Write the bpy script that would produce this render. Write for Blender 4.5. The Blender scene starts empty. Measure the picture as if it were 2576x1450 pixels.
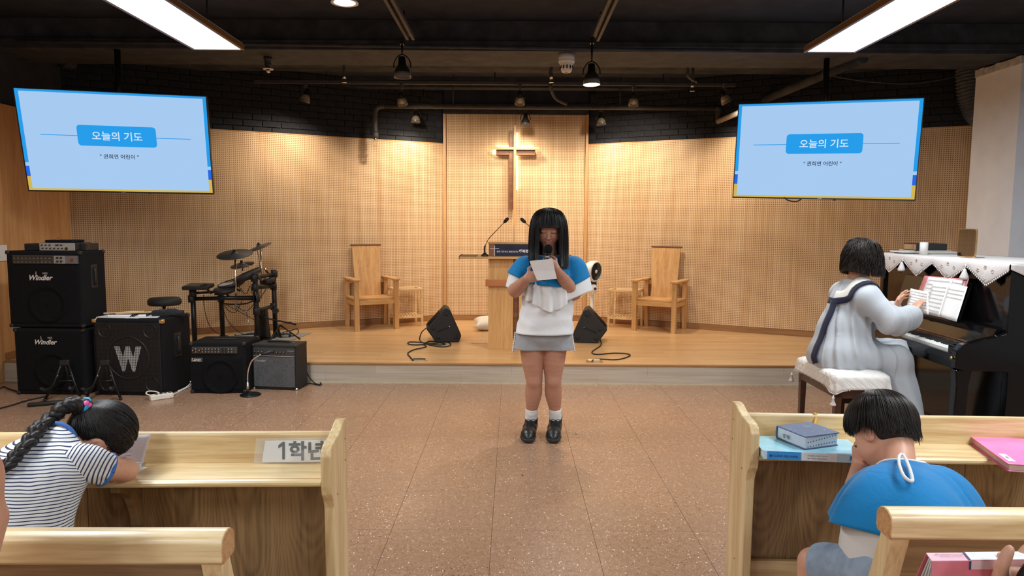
import bpy, bmesh, math, random
import numpy as np
from mathutils import Vector, Matrix, Euler
from mathutils import noise as mnoise
SC = bpy.context.scene
COL = SC.collection
random.seed(7)
RNG = np.random.default_rng(7)
PI = math.pi

# ------------------------------------------------------------------ camera
FPX = 1717.0
TH = math.atan(158 / FPX)
ROLL = 0.0065
CAM = np.array([0, 0, 1.40])
cF = np.array([0, math.cos(TH), -math.sin(TH)])
cU0 = np.array([0, math.sin(TH), math.cos(TH)])
cR0 = np.array([1.0, 0, 0])
cR = cR0 * math.cos(ROLL) + cU0 * math.sin(ROLL)
cU = cU0 * math.cos(ROLL) - cR0 * math.sin(ROLL)
cd = bpy.data.cameras.new('camera')
cam = bpy.data.objects.new('camera', cd)
COL.objects.link(cam)
cd.sensor_width = 36
cd.lens = 36 * FPX / 2576
cd.clip_start = 0.05
cam.matrix_world = Matrix(((cR[0], cU[0], -cF[0], CAM[0]), (cR[1], cU[1], -cF[1], CAM[1]), (cR[2], cU[2], -cF[2], CAM[2]), (0, 0, 0, 1)))
SC.camera = cam

def ray(px, py):
    return cF + cR * (px - 1288) / FPX + cU * (725 - py) / FPX
def aty(px, py, y):
    d = ray(px, py); return Vector(CAM + d * y / d[1])
def atz(px, py, z):
    d = ray(px, py); return Vector(CAM + d * (z - 1.4) / d[2])
def atx(px, py, x):
    d = ray(px, py); return Vector(CAM + d * x / d[0])

# ------------------------------------------------------------------ world, light, exposure
W = bpy.data.worlds.new('world'); SC.world = W; W.use_nodes = True
W.node_tree.nodes['Background'].inputs[0].default_value = (0.75, 0.85, 1.0, 1)
W.node_tree.nodes['Background'].inputs[1].default_value = 0.22
SC.view_settings.view_transform = 'Standard'
SC.view_settings.look = 'None'
SC.view_settings.exposure = 0.0
SC.view_settings.gamma = 1.0
SC.view_settings.use_curve_mapping = False
SC.cycles.use_denoising = True
SC.cycles.max_bounces = 7
SC.cycles.diffuse_bounces = 4
SC.cycles.sample_clamp_indirect = 6
PANEL_W = 42.0      # each ceiling LED panel
SPOT_W = 165.0        # each stage spotlight
PANEL_COL = (0.91, 0.965, 1.0)
SPOT_COL = (1.0, 0.87, 0.70)
LED_SPOTS = []

# ------------------------------------------------------------------ helpers
def link(o, parent=None):
    COL.objects.link(o)
    if parent is not None:
        o.parent = parent
    return o
def tag(o, label=None, cat=None, group=None, kind=None):
    if label: o['label'] = label
    if cat: o['category'] = cat
    if group: o['group'] = group
    if kind: o['kind'] = kind
    return o
def thing(name, label, cat, loc=(0, 0, 0), rz=0.0, group=None):
    o = bpy.data.objects.new(name, None)
    o.empty_display_size = 0.1
    o.location = loc
    o.rotation_euler = (0, 0, rz)
    COL.objects.link(o)
    return tag(o, label, cat, group)
def copy_tree(o, parent=None):
    c = o.copy(); COL.objects.link(c); c.parent = parent
    for ch in list(o.children):
        if ch.type == 'LIGHT':
            d = ch.copy(); COL.objects.link(d); d.parent = c
        else:
            copy_tree(ch, c)
    return c

class MB:
    """collects shapes into one bmesh; several materials allowed"""
    def __init__(s):
        s.bm = bmesh.new(); s.mats = []; s.mi = 0
    def use(s, m):
        if m not in s.mats: s.mats.append(m)
        s.mi = s.mats.index(m); return s
    def _take(s, b, M=None):
        if M is not None: bmesh.ops.transform(b, matrix=M, verts=b.verts)
        vm = {}
        for v in b.verts: vm[v] = s.bm.verts.new(v.co)
        for f in b.faces:
            try:
                nf = s.bm.faces.new([vm[v] for v in f.verts]); nf.material_index = s.mi; nf.smooth = f.smooth
            except ValueError: pass
        b.free()
    def box(s, x0, x1, y0, y1, z0, z1, bev=0.0, seg=2, M=None):
        b = bmesh.new()
        bmesh.ops.create_cube(b, size=1)
        bmesh.ops.transform(b, matrix=Matrix.Translation(((x0 + x1) / 2, (y0 + y1) / 2, (z0 + z1) / 2)) @ Matrix.Diagonal((abs(x1 - x0), abs(y1 - y0), abs(z1 - z0), 1)), verts=b.verts)
        if bev > 0:
            bmesh.ops.bevel(b, geom=list(b.edges), offset=bev, segments=seg, affect='EDGES', profile=0.5)
        s._take(b, M); return s
    def prism(s, poly, a0, a1, axis='x', bev=0.0, M=None):
        """polygon in the two other axes (x: (y,z); y: (x,z); z: (x,y)), extruded a0..a1"""
        b = bmesh.new()
        def P(u, v, a):
            return (a, u, v) if axis == 'x' else (u, a, v) if axis == 'y' else (u, v, a)
        A = [b.verts.new(P(u, v, a0)) for u, v in poly]; B = [b.verts.new(P(u, v, a1)) for u, v in poly]
        n = len(poly)
        b.faces.new(A); b.faces.new(B[::-1])
        for i in range(n): b.faces.new((A[i], B[i], B[(i + 1) % n], A[(i + 1) % n]))
        bmesh.ops.recalc_face_normals(b, faces=b.faces)
        if bev > 0:
            bmesh.ops.bevel(b, geom=[e for e in b.edges], offset=bev, segments=2, affect='EDGES', profile=0.5)
        s._take(b, M); return s
    def tube(s, pts, r, n=8, caps=True, smooth=True, M=None):
        pts = [Vector(p) for p in pts]
        rs = r if isinstance(r, (list, tuple, np.ndarray)) else [r] * len(pts)
        b = bmesh.new(); rings = []
        up = None
        for i, p in enumerate(pts):
            t = (pts[min(i + 1, len(pts) - 1)] - pts[max(i - 1, 0)])
            if t.length < 1e-9: t = Vector((0, 0, 1))
            t.normalize()
            if up is None:
                up = t.orthogonal().normalized()
            up = (up - t * up.dot(t))
            if up.length < 1e-6: up = t.orthogonal()
            up.normalize(); sd = t.cross(up)
            rings.append([b.verts.new(p + (up * math.cos(2 * PI * k / n) + sd * math.sin(2 * PI * k / n)) * rs[i]) for k in range(n)])
        for i in range(len(pts) - 1):
            for k in range(n):
                f = b.faces.new((rings[i][k], rings[i][(k + 1) % n], rings[i + 1][(k + 1) % n], rings[i + 1][k])); f.smooth = smooth
        if caps:
            b.faces.new(rings[0][::-1]); b.faces.new(rings[-1])
        s._take(b, M); return s
    def lathe(s, prof, n=24, M=None, smooth=True):
        """profile [(r,z)...] about z"""
        b = bmesh.new(); rings = []
        for r, z in prof:
            if r < 1e-6: rings.append([b.verts.new((0, 0, z))])
            else: rings.append([b.verts.new((r * math.cos(2 * PI * k / n), r * math.sin(2 * PI * k / n), z)) for k in range(n)])
        for i in range(len(rings) - 1):
            A, B = rings[i], rings[i + 1]
            for k in range(n):
                k2 = (k + 1) % n
                if len(A) == 1 and len(B) == 1: continue
                if len(A) == 1: f = b.faces.new((A[0], B[k2], B[k]))
                elif len(B) == 1: f = b.faces.new((A[k], A[k2], B[0]))
                else: f = b.faces.new((A[k], A[k2], B[k2], B[k]))
                f.smooth = smooth
        bmesh.ops.recalc_face_normals(b, faces=b.faces)
        s._take(b, M); return s
    def grid(s, P, closed_u=False, smooth=True, flip=False):
        """P[i][j] -> quads"""
        n, m = len(P), len(P[0])
        V = [[s.bm.verts.new(P[i][j]) for j in range(m)] for i in range(n)]
        for i in range(n if closed_u else n - 1):
            for j in range(m - 1):
                q = (V[i][j], V[(i + 1) % n][j], V[(i + 1) % n][j + 1], V[i][j + 1])
                f = s.bm.faces.new(q[::-1] if flip else q); f.smooth = smooth; f.material_index = s.mi
        return s
    def mesh(s, me):
        b = bmesh.new(); b.from_mesh(me); s._take(b); return s
    def build(s, name, mat=None, parent=None, loc=None, rot=None, smooth=None, auto=None):
        me = bpy.data.meshes.new(name)
        if smooth is not None:
            for f in s.bm.faces: f.smooth = smooth
        s.bm.to_mesh(me); s.bm.free()
        for m in (s.mats if s.mats else [mat]):
            if m is not None: me.materials.append(m)
        o = bpy.data.objects.new(name, me)
        if loc is not None: o.location = loc
        if rot is not None: o.rotation_euler = rot
        return link(o, parent)

def solidify(o, t, offset=0.0):
    m = o.modifiers.new('thickness', 'SOLIDIFY'); m.thickness = t; m.offset = offset; return o
def subdiv(o, n=1):
    m = o.modifiers.new('subdivision', 'SUBSURF'); m.levels = n; m.render_levels = n; return o
def RX(a): return Matrix.Rotation(a, 4, 'X')
def RY(a): return Matrix.Rotation(a, 4, 'Y')
def RZ(a): return Matrix.Rotation(a, 4, 'Z')
def T(x, y, z): return Matrix.Translation((x, y, z))
def along(a, b):
    """matrix taking z axis onto a->b, origin at a"""
    a = Vector(a); d = (Vector(b) - a).normalized()
    return T(*a) @ d.to_track_quat('Z', 'Y').to_matrix().to_4x4()
def smooth_path(pts, n=6):
    """Catmull-Rom through pts"""
    P = [Vector(p) for p in pts]; out = []
    for i in range(len(P) - 1):
        p0, p1, p2, p3 = P[max(i - 1, 0)], P[i], P[i + 1], P[min(i + 2, len(P) - 1)]
        for k in range(n):
            t = k / n
            out.append(0.5 * ((2 * p1) + (p2 - p0) * t + (2 * p0 - 5 * p1 + 4 * p2 - p3) * t * t + (3 * p1 - p0 - 3 * p2 + p3) * t ** 3))
    out.append(P[-1]); return out
def text_mesh(body, size, width=None, bold=0.0, shear=0.0, extrude=0.0004):
    """flat lettering in the XZ plane facing -Y, centred; size = cap height-ish, width = target width"""
    c = bpy.data.curves.new('lettering', 'FONT'); c.body = body; c.size = size; c.offset = bold * size * 1.5; c.shear = shear
    c.align_x = 'CENTER'; c.align_y = 'CENTER'; c.resolution_u = 3
    o = bpy.data.objects.new('lettering', c); COL.objects.link(o)
    dg = bpy.context.evaluated_depsgraph_get()
    me = bpy.data.meshes.new_from_object(o.evaluated_get(dg))
    bpy.data.objects.remove(o)
    co = np.empty(len(me.vertices) * 3, np.float32); me.vertices.foreach_get('co', co); co = co.reshape(-1, 3)
    if len(co):
        co -= (co.max(0) + co.min(0)) / 2
        if width: co *= width / max(1e-6, np.ptp(co[:, 0]))
        co = np.stack([co[:, 0], -extrude * np.ones(len(co)), co[:, 1]], 1).astype(np.float32)
        me.vertices.foreach_set('co', co.ravel()); me.update()
    return me
def lettering(name, body, size, mat, parent, M, width=None, bold=0.0, shear=0.0):
    me = text_mesh(body, size, width, bold, shear); me.name = name
    me.transform(M); me.materials.append(mat)
    o = bpy.data.objects.new(name, me); return link(o, parent)

# ------------------------------------------------------------------ materials
def nodes(name):
    m = bpy.data.materials.new(name); m.use_nodes = True
    nt = m.node_tree; b = nt.nodes['Principled BSDF']; return m, nt, b
def N(nt, typ, **kw):
    n = nt.nodes.new(typ)
    for k, v in kw.items():
        if k in n.inputs: n.inputs[k].default_value = v
        else: setattr(n, k, v)
    return n
def ramp(nt, fac, stops, interp='LINEAR'):
    r = nt.nodes.new('ShaderNodeValToRGB'); e = r.color_ramp.elements; r.color_ramp.interpolation = interp
    while len(e) < len(stops): e.new(0.5)
    for i, (p, c) in enumerate(stops):
        e[i].position = p; e[i].color = (*c, 1) if len(c) == 3 else c
    nt.links.new(fac, r.inputs[0]); return r
def coords(nt, scale=(1, 1, 1), rot=(0, 0, 0), loc=(0, 0, 0), gen='Object'):
    tc = nt.nodes.new('ShaderNodeTexCoord'); mp = nt.nodes.new('ShaderNodeMapping')
    mp.inputs['Scale'].default_value = scale; mp.inputs['Rotation'].default_value = rot; mp.inputs['Location'].default_value = loc
    nt.links.new(tc.outputs[gen], mp.inputs[0]); return mp.outputs[0]
def srgb(r, g, b):
    f = lambda c: (c / 255 / 12.92 if c / 255 <= 0.04045 else ((c / 255 + 0.055) / 1.055) ** 2.4)
    return (f(r), f(g), f(b))
def mat(name, col, rough=0.5, metal=0.0, var=0.08, scale=30, bump=0.0, spec=0.5, coat=0.0, bscale=None, sheen=0.0):
    m, nt, b = nodes(name); v = coords(nt)
    nz = N(nt, 'ShaderNodeTexNoise', Scale=scale, Detail=3.0); nt.links.new(v, nz.inputs['Vector'])
    lo = tuple(max(0, c * (1 - var)) for c in col); hi = tuple(min(1, c * (1 + var)) for c in col)
    r = ramp(nt, nz.outputs['Fac'], [(0.3, lo), (0.7, hi)]); nt.links.new(r.outputs[0], b.inputs['Base Color'])
    b.inputs['Roughness'].default_value = rough; b.inputs['Metallic'].default_value = metal
    b.inputs['Specular IOR Level'].default_value = spec; b.inputs['Coat Weight'].default_value = coat
    b.inputs['Sheen Weight'].default_value = sheen
    if bump:
        n2 = N(nt, 'ShaderNodeTexNoise', Scale=bscale or scale * 4, Detail=4.0); nt.links.new(v, n2.inputs['Vector'])
        bp = N(nt, 'ShaderNodeBump', Strength=bump, Distance=0.01); nt.links.new(n2.outputs['Fac'], bp.inputs['Height']); nt.links.new(bp.outputs[0], b.inputs['Normal'])
    return m
def emit(name, col, s=1.0):
    m, nt, b = nodes(name); nt.nodes.remove(b)
    v = coords(nt); nz = N(nt, 'ShaderNodeTexNoise', Scale=2.0); nt.links.new(v, nz.inputs['Vector'])
    r = ramp(nt, nz.outputs['Fac'], [(0.0, tuple(c * 0.97 for c in col)), (1.0, col)])
    e = N(nt, 'ShaderNodeEmission', Strength=s); nt.links.new(r.outputs[0], e.inputs[0])
    nt.links.new(e.outputs[0], nt.nodes['Material Output'].inputs[0]); return m
def wood(name, light, dark, axis='x', scale=1.0, rough=0.35, contrast=1.0, coat=0.0, cathedral=False, big=1.0):
    """grain runs along `axis`"""
    m, nt, b = nodes(name)
    st = {'x': (0.55, 9, 9), 'y': (9, 0.55, 9), 'z': (9, 9, 0.55)}[axis]
    v = coords(nt, tuple(s * scale for s in st))
    n1 = N(nt, 'ShaderNodeTexNoise', Scale=3.0 * big, Detail=6.0, Roughness=0.6, Distortion=0.6); nt.links.new(v, n1.inputs['Vector'])
    n2 = N(nt, 'ShaderNodeTexNoise', Scale=14.0, Detail=3.0); nt.links.new(v, n2.inputs['Vector'])
    mx = N(nt, 'ShaderNodeMath', operation='MULTIPLY_ADD'); nt.links.new(n2.outputs['Fac'], mx.inputs[0]); mx.inputs[1].default_value = 0.42
    if cathedral:
        ob = coords(nt, (1, 1, 1))
        sx = N(nt, 'ShaderNodeSeparateXYZ'); nt.links.new(ob, sx.inputs[0])
        # nested parabolas: distance across, squared, plus height
        fr = N(nt, 'ShaderNodeMath', operation='PINGPONG'); fr.inputs[1].default_value = 0.2
        nt.links.new(sx.outputs[0], fr.inputs[0])
        ab = N(nt, 'ShaderNodeMath', operation='SUBTRACT'); nt.links.new(fr.outputs[0], ab.inputs[0]); ab.inputs[1].default_value = 0.1
        sq = N(nt, 'ShaderNodeMath', operation='MULTIPLY'); nt.links.new(ab.outputs[0], sq.inputs[0]); nt.links.new(ab.outputs[0], sq.inputs[1])
        ad = N(nt, 'ShaderNodeMath', operation='MULTIPLY_ADD'); nt.links.new(sq.outputs[0], ad.inputs[0]); ad.inputs[1].default_value = 42.0
        nz = N(nt, 'ShaderNodeTexNoise', Scale=3.0, Detail=2.0); nt.links.new(ob, nz.inputs['Vector'])
        zz = N(nt, 'ShaderNodeMath', operation='MULTIPLY_ADD'); nt.links.new(nz.outputs['Fac'], zz.inputs[0]); zz.inputs[1].default_value = 0.45
        zn = N(nt, 'ShaderNodeMath', operation='MULTIPLY'); nt.links.new(sx.outputs[2], zn.inputs[0]); zn.inputs[1].default_value = -0.75
        nt.links.new(zn.outputs[0], zz.inputs[2]); nt.links.new(zz.outputs[0], ad.inputs[2])
        wv = N(nt, 'ShaderNodeMath', operation='MULTIPLY'); nt.links.new(ad.outputs[0], wv.inputs[0]); wv.inputs[1].default_value = 95.0
        sn = N(nt, 'ShaderNodeMath', operation='SINE'); nt.links.new(wv.outputs[0], sn.inputs[0])
        sc = N(nt, 'ShaderNodeMath', operation='MULTIPLY_ADD'); nt.links.new(sn.outputs[0], sc.inputs[0]); sc.inputs[1].default_value = 0.075
        nt.links.new(n1.outputs['Fac'], sc.inputs[2]); nt.links.new(sc.outputs[0], mx.inputs[2])
    else:
        nt.links.new(n1.outputs['Fac'], mx.inputs[2])
    c = contrast
    mid = tuple((a + d) / 2 for a, d in zip(light, dark))
    lo = tuple(m_ + (d - m_) * c for m_, d in zip(mid, dark)); hi = tuple(m_ + (l - m_) * c for m_, l in zip(mid, light))
    r = ramp(nt, mx.outputs[0], [(0.48, lo), (0.68, mid), (0.86, hi)])
    nt.links.new(r.outputs[0], b.inputs['Base Color'])
    b.inputs['Roughness'].default_value = rough; b.inputs['Coat Weight'].default_value = coat; b.inputs['Coat Roughness'].default_value = 0.2
    bp = N(nt, 'ShaderNodeBump', Strength=0.06, Distance=0.004); nt.links.new(n2.outputs['Fac'], bp.inputs['Height']); nt.links.new(bp.outputs[0], b.inputs['Normal'])
    return m
def perforated(name, light, dark, hole, pitch=0.02, hr=0.23):
    """veneer panel with a grid of small drilled holes; local x across, local z up"""
    m, nt, b = nodes(name)
    tc = nt.nodes.new('ShaderNodeTexCoord'); ob = tc.outputs['Object']
    mp = nt.nodes.new('ShaderNodeMapping'); mp.inputs['Scale'].default_value = (46, 46, 0.9); nt.links.new(ob, mp.inputs[0])
    n1 = N(nt, 'ShaderNodeTexNoise', Scale=1.0, Detail=4.0, Roughness=0.65); nt.links.new(mp.outputs[0], n1.inputs['Vector'])
    mp2 = nt.nodes.new('ShaderNodeMapping'); mp2.inputs['Scale'].default_value = (10, 10, 0.25); nt.links.new(ob, mp2.inputs[0])
    n2 = N(nt, 'ShaderNodeTexNoise', Scale=1.0, Detail=2.0); nt.links.new(mp2.outputs[0], n2.inputs['Vector'])
    ad = N(nt, 'ShaderNodeMath', operation='MULTIPLY_ADD'); nt.links.new(n1.outputs['Fac'], ad.inputs[0]); ad.inputs[1].default_value = 0.75
    hl = N(nt, 'ShaderNodeMath', operation='MULTIPLY'); nt.links.new(n2.outputs['Fac'], hl.inputs[0]); hl.inputs[1].default_value = 0.35
    nt.links.new(hl.outputs[0], ad.inputs[2])
    r = ramp(nt, ad.outputs[0], [(0.38, dark), (0.58, tuple((a + c) / 2 for a, c in zip(light, dark))), (0.74, light)])
    sp = N(nt, 'ShaderNodeSeparateXYZ'); nt.links.new(ob, sp.inputs[0])
    def cell(o):
        d = N(nt, 'ShaderNodeMath', operation='DIVIDE'); nt.links.new(o, d.inputs[0]); d.inputs[1].default_value = pitch
        f = N(nt, 'ShaderNodeMath', operation='FRACT'); nt.links.new(d.outputs[0], f.inputs[0])
        s = N(nt, 'ShaderNodeMath', operation='SUBTRACT'); nt.links.new(f.outputs[0], s.inputs[0]); s.inputs[1].default_value = 0.5
        q = N(nt, 'ShaderNodeMath', operation='POWER'); a = N(nt, 'ShaderNodeMath', operation='ABSOLUTE'); nt.links.new(s.outputs[0], a.inputs[0])
        nt.links.new(a.outputs[0], q.inputs[0]); q.inputs[1].default_value = 2.0; return q.outputs[0]
    su = N(nt, 'ShaderNodeMath', operation='ADD'); nt.links.new(cell(sp.outputs[0]), su.inputs[0]); nt.links.new(cell(sp.outputs[2]), su.inputs[1])
    lt = N(nt, 'ShaderNodeMath', operation='LESS_THAN'); nt.links.new(su.outputs[0], lt.inputs[0]); lt.inputs[1].default_value = hr * hr
    mix = N(nt, 'ShaderNodeMix', data_type='RGBA'); nt.links.new(lt.outputs[0], mix.inputs[0]); nt.links.new(r.outputs[0], mix.inputs[6]); mix.inputs[7].default_value = (*hole, 1)
    nt.links.new(mix.outputs[2], b.inputs['Base Color'])
    bp = N(nt, 'ShaderNodeBump', Strength=0.25, Distance=0.003, invert=True); nt.links.new(lt.outputs[0], bp.inputs['Height']); nt.links.new(bp.outputs[0], b.inputs['Normal'])
    b.inputs['Roughness'].default_value = 0.5; b.inputs['Specular IOR Level'].default_value = 0.3
    return m
def terrazzo(name):
    m, nt, b = nodes(name)
    tc = nt.nodes.new('ShaderNodeTexCoord'); g = nt.nodes.new('ShaderNodeNewGeometry'); ob = g.outputs['Position']
    mp = nt.nodes.new('ShaderNodeMapping'); mp.inputs['Scale'].default_value = (150, 110, 150); nt.links.new(ob, mp.inputs[0])
    nd = N(nt, 'ShaderNodeTexNoise', Scale=40.0, Detail=2.0); nt.links.new(ob, nd.inputs['Vector'])
    vo = N(nt, 'ShaderNodeTexVoronoi', Scale=1.0); nt.links.new(mp.outputs[0], vo.inputs['Vector'])
    chip = ramp(nt, vo.outputs['Color'], [(0.0, srgb(114, 80, 60)), (0.17, srgb(148, 114, 90)), (0.58, srgb(164, 130, 105)), (0.76, srgb(190, 158, 134)), (0.885, srgb(240, 224, 206))], 'CONSTANT')
    dist = ramp(nt, vo.outputs['Distance'], [(0.38, (1, 1, 1)), (0.5, (0, 0, 0))])
    base = ramp(nt, nd.outputs['Fac'], [(0.35, srgb(149, 115, 91)), (0.65, srgb(164, 130, 105))])
    mix = N(nt, 'ShaderNodeMix', data_type='RGBA'); nt.links.new(dist.outputs[0], mix.inputs[0]); nt.links.new(base.outputs[0], mix.inputs[6]); nt.links.new(chip.outputs[0], mix.inputs[7])
    nt.links.new(mix.outputs[2], b.inputs['Base Color'])
    n3 = N(nt, 'ShaderNodeTexNoise', Scale=2.2, Detail=3.0); nt.links.new(ob, n3.inputs['Vector'])
    rr = ramp(nt, n3.outputs['Fac'], [(0.3, (0.2,) * 3), (0.7, (0.36,) * 3)]); nt.links.new(rr.outputs[0], b.inputs['Roughness'])
    n4 = N(nt, 'ShaderNodeTexNoise', Scale=9.0, Detail=2.0); nt.links.new(ob, n4.inputs['Vector'])
    bp = N(nt, 'ShaderNodeBump', Strength=0.12, Distance=0.01); nt.links.new(n4.outputs['Fac'], bp.inputs['Height']); nt.links.new(bp.outputs[0], b.inputs['Normal'])
    b.inputs['Specular IOR Level'].default_value = 0.45
    return m
def laminate(name, light, dark, plank=0.095, length=0.9, rough=0.28, joint=0.55, ax=(0, 1)):
    """wood strip flooring; strips run along axis ax[0], stack along ax[1]"""
    m, nt, b = nodes(name)
    tc = nt.nodes.new('ShaderNodeTexCoord'); sp = N(nt, 'ShaderNodeSeparateXYZ'); nt.links.new(tc.outputs['Object'], sp.inputs[0])
    cb = N(nt, 'ShaderNodeCombineXYZ'); nt.links.new(sp.outputs[ax[0]], cb.inputs[0]); nt.links.new(sp.outputs[ax[1]], cb.inputs[1])
    bk = N(nt, 'ShaderNodeTexBrick', Scale=1.0); bk.offset = 0.37; bk.offset_frequency = 2
    bk.inputs['Brick Width'].default_value = length; bk.inputs['Row Height'].default_value = plank; bk.inputs['Mortar Size'].default_value = 0.0012
    bk.inputs['Color1'].default_value = (*light, 1); bk.inputs['Color2'].default_value = (*dark, 1); bk.inputs['Mortar'].default_value = (*[c * joint for c in dark], 1); bk.inputs['Bias'].default_value = -0.1
    nt.links.new(cb.outputs[0], bk.inputs['Vector'])
    mp = nt.nodes.new('ShaderNodeMapping'); mp.inputs['Scale'].default_value = (1.6, 34, 1); nt.links.new(cb.outputs[0], mp.inputs[0])
    nz = N(nt, 'ShaderNodeTexNoise', Scale=1.0, Detail=5.0, Distortion=0.5); nt.links.new(mp.outputs[0], nz.inputs['Vector'])
    gr = ramp(nt, nz.outputs['Fac'], [(0.3, (0.82, 0.8, 0.78)), (0.6, (1, 1, 1))])
    mx = N(nt, 'ShaderNodeMix', data_type='RGBA', blend_type='MULTIPLY'); mx.inputs[0].default_value = 1.0
    nt.links.new(bk.outputs[0], mx.inputs[6]); nt.links.new(gr.outputs[0], mx.inputs[7]); nt.links.new(mx.outputs[2], b.inputs['Base Color'])
    b.inputs['Roughness'].default_value = rough
    return m
def skin_mat(name, base):
    m, nt, b = nodes(name); v = coords(nt)
    n1 = N(nt, 'ShaderNodeTexNoise', Scale=14.0, Detail=4.0); nt.links.new(v, n1.inputs['Vector'])
    r = ramp(nt, n1.outputs['Fac'], [(0.3, (base[0] * 0.93, base[1] * 0.86, base[2] * 0.84)), (0.65, base)])
    nt.links.new(r.outputs[0], b.inputs['Base Color']); b.inputs['Roughness'].default_value = 0.48
    b.inputs['Subsurface Weight'].default_value = 0.12; b.inputs['Subsurface Radius'].default_value = (0.012, 0.005, 0.003); b.inputs['Subsurface Scale'].default_value = 0.5
    n2 = N(nt, 'ShaderNodeTexNoise', Scale=420.0, Detail=2.0); nt.links.new(v, n2.inputs['Vector'])
    bp = N(nt, 'ShaderNodeBump', Strength=0.06, Distance=0.002); nt.links.new(n2.outputs['Fac'], bp.inputs['Height']); nt.links.new(bp.outputs[0], b.inputs['Normal'])
    return m
def cloth_mat(name, col, rough=0.8, weave=900, fold=0.0, fscale=9, var=0.05, sheen=0.15):
    m, nt, b = nodes(name); v = coords(nt)
    n1 = N(nt, 'ShaderNodeTexNoise', Scale=weave, Detail=1.0); nt.links.new(v, n1.inputs['Vector'])
    r = ramp(nt, n1.outputs['Fac'], [(0.3, tuple(c * (1 - var) for c in col)), (0.7, tuple(min(1, c * (1 + var)) for c in col))])
    nt.links.new(r.outputs[0], b.inputs['Base Color']); b.inputs['Roughness'].default_value = rough; b.inputs['Sheen Weight'].default_value = sheen
    b.inputs['Specular IOR Level'].default_value = 0.25
    if fold:
        n2 = N(nt, 'ShaderNodeTexNoise', Scale=fscale, Detail=3.0, Distortion=0.8); nt.links.new(v, n2.inputs['Vector'])
        bp = N(nt, 'ShaderNodeBump', Strength=fold, Distance=0.03); nt.links.new(n2.outputs['Fac'], bp.inputs['Height']); nt.links.new(bp.outputs[0], b.inputs['Normal'])
    return m
def stripe_mat(name, c1, c2, axis, period, duty=0.3, wob=0.004):
    m, nt, b = nodes(name); v = coords(nt)
    dp = N(nt, 'ShaderNodeVectorMath', operation='DOT_PRODUCT'); nt.links.new(v, dp.inputs[0]); dp.inputs[1].default_value = axis
    nz = N(nt, 'ShaderNodeTexNoise', Scale=9.0, Detail=2.0); nt.links.new(v, nz.inputs['Vector'])
    ad = N(nt, 'ShaderNodeMath', operation='MULTIPLY_ADD'); nt.links.new(nz.outputs['Fac'], ad.inputs[0]); ad.inputs[1].default_value = wob * 4; nt.links.new(dp.outputs['Value'], ad.inputs[2])
    dv = N(nt, 'ShaderNodeMath', operation='DIVIDE'); nt.links.new(ad.outputs[0], dv.inputs[0]); dv.inputs[1].default_value = period
    fr = N(nt, 'ShaderNodeMath', operation='FRACT'); nt.links.new(dv.outputs[0], fr.inputs[0])
    r = ramp(nt, fr.outputs[0], [(0.0, c1), (1 - duty - 0.06, c1), (1 - duty, c2), (0.96, c2), (1.0, c1)])
    nt.links.new(r.outputs[0], b.inputs['Base Color']); b.inputs['Roughness'].default_value = 0.85; b.inputs['Specular IOR Level'].default_value = 0.2
    n2 = N(nt, 'ShaderNodeTexNoise', Scale=11.0, Detail=3.0, Distortion=0.6); nt.links.new(v, n2.inputs['Vector'])
    bp = N(nt, 'ShaderNodeBump', Strength=0.35, Distance=0.02); nt.links.new(n2.outputs['Fac'], bp.inputs['Height']); nt.links.new(bp.outputs[0], b.inputs['Normal'])
    return m
def hair_mat(name, col=(0.012, 0.0095, 0.009), rough=0.46):
    m, nt, b = nodes(name); v = coords(nt, (60, 60, 6))
    n1 = N(nt, 'ShaderNodeTexNoise', Scale=4.0, Detail=3.0); nt.links.new(v, n1.inputs['Vector'])
    r = ramp(nt, n1.outputs['Fac'], [(0.35, tuple(c * 0.6 for c in col)), (0.75, tuple(c * 2.2 for c in col))])
    nt.links.new(r.outputs[0], b.inputs['Base Color']); b.inputs['Roughness'].default_value = rough; b.inputs['Specular IOR Level'].default_value = 0.32
    return m

M = {}
M['pine_x'] = wood('pine along', srgb(229, 204, 156), srgb(203, 169, 117), 'x', coat=0.22, rough=0.36, contrast=1.35)
M['pine_z'] = wood('pine upright', srgb(225, 198, 150), srgb(197, 162, 112), 'z', coat=0.22, rough=0.36, contrast=1.3)
M['pine_y'] = wood('pine across', srgb(222, 188, 134), srgb(190, 150, 96), 'y', coat=0.35, rough=0.3)
M['end_grain'] = wood('end grain', srgb(206, 160, 110), srgb(170, 120, 74), 'x', scale=2.0)
M['pew_panel'] = wood('stained pew panel', srgb(160, 128, 86), srgb(112, 85, 53), 'z', coat=0.2, cathedral=True, scale=0.9)
M['pew_panel_x'] = wood('stained bench panel', srgb(156, 124, 82), srgb(112, 84, 52), 'x', coat=0.2, scale=0.8)
M['oak_z'] = wood('oak upright', srgb(216, 170, 112), srgb(186, 136, 80), 'z', rough=0.4)
M['oak_x'] = wood('oak along', srgb(216, 170, 112), srgb(186, 136, 80), 'x', rough=0.4)
M['oak_dark'] = wood('dark edge wood', srgb(132, 84, 52), srgb(92, 56, 34), 'x', rough=0.45)
M['orange_wood'] = wood('orange wood', srgb(190, 122, 76), srgb(160, 96, 56), 'x', rough=0.4)
M['birch'] = wood('pale beech', srgb(232, 200, 150), srgb(210, 172, 120), 'x', rough=0.45)
M['trim_wood'] = wood('trim wood', srgb(206, 158, 100), srgb(180, 128, 76), 'z', rough=0.4)
M['perf'] = perforated('perforated veneer', srgb(232, 206, 168), srgb(206, 168, 124), srgb(146, 98, 56), hr=0.27)
M['side_veneer'] = wood('side wall veneer', srgb(214, 164, 110), srgb(188, 134, 82), 'z', scale=0.6, rough=0.45)
M['base_wood'] = wood('baseboard wood', srgb(164, 120, 76), srgb(134, 92, 54), 'x', rough=0.4)
M['terrazzo'] = terrazzo('chip vinyl tile')
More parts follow.
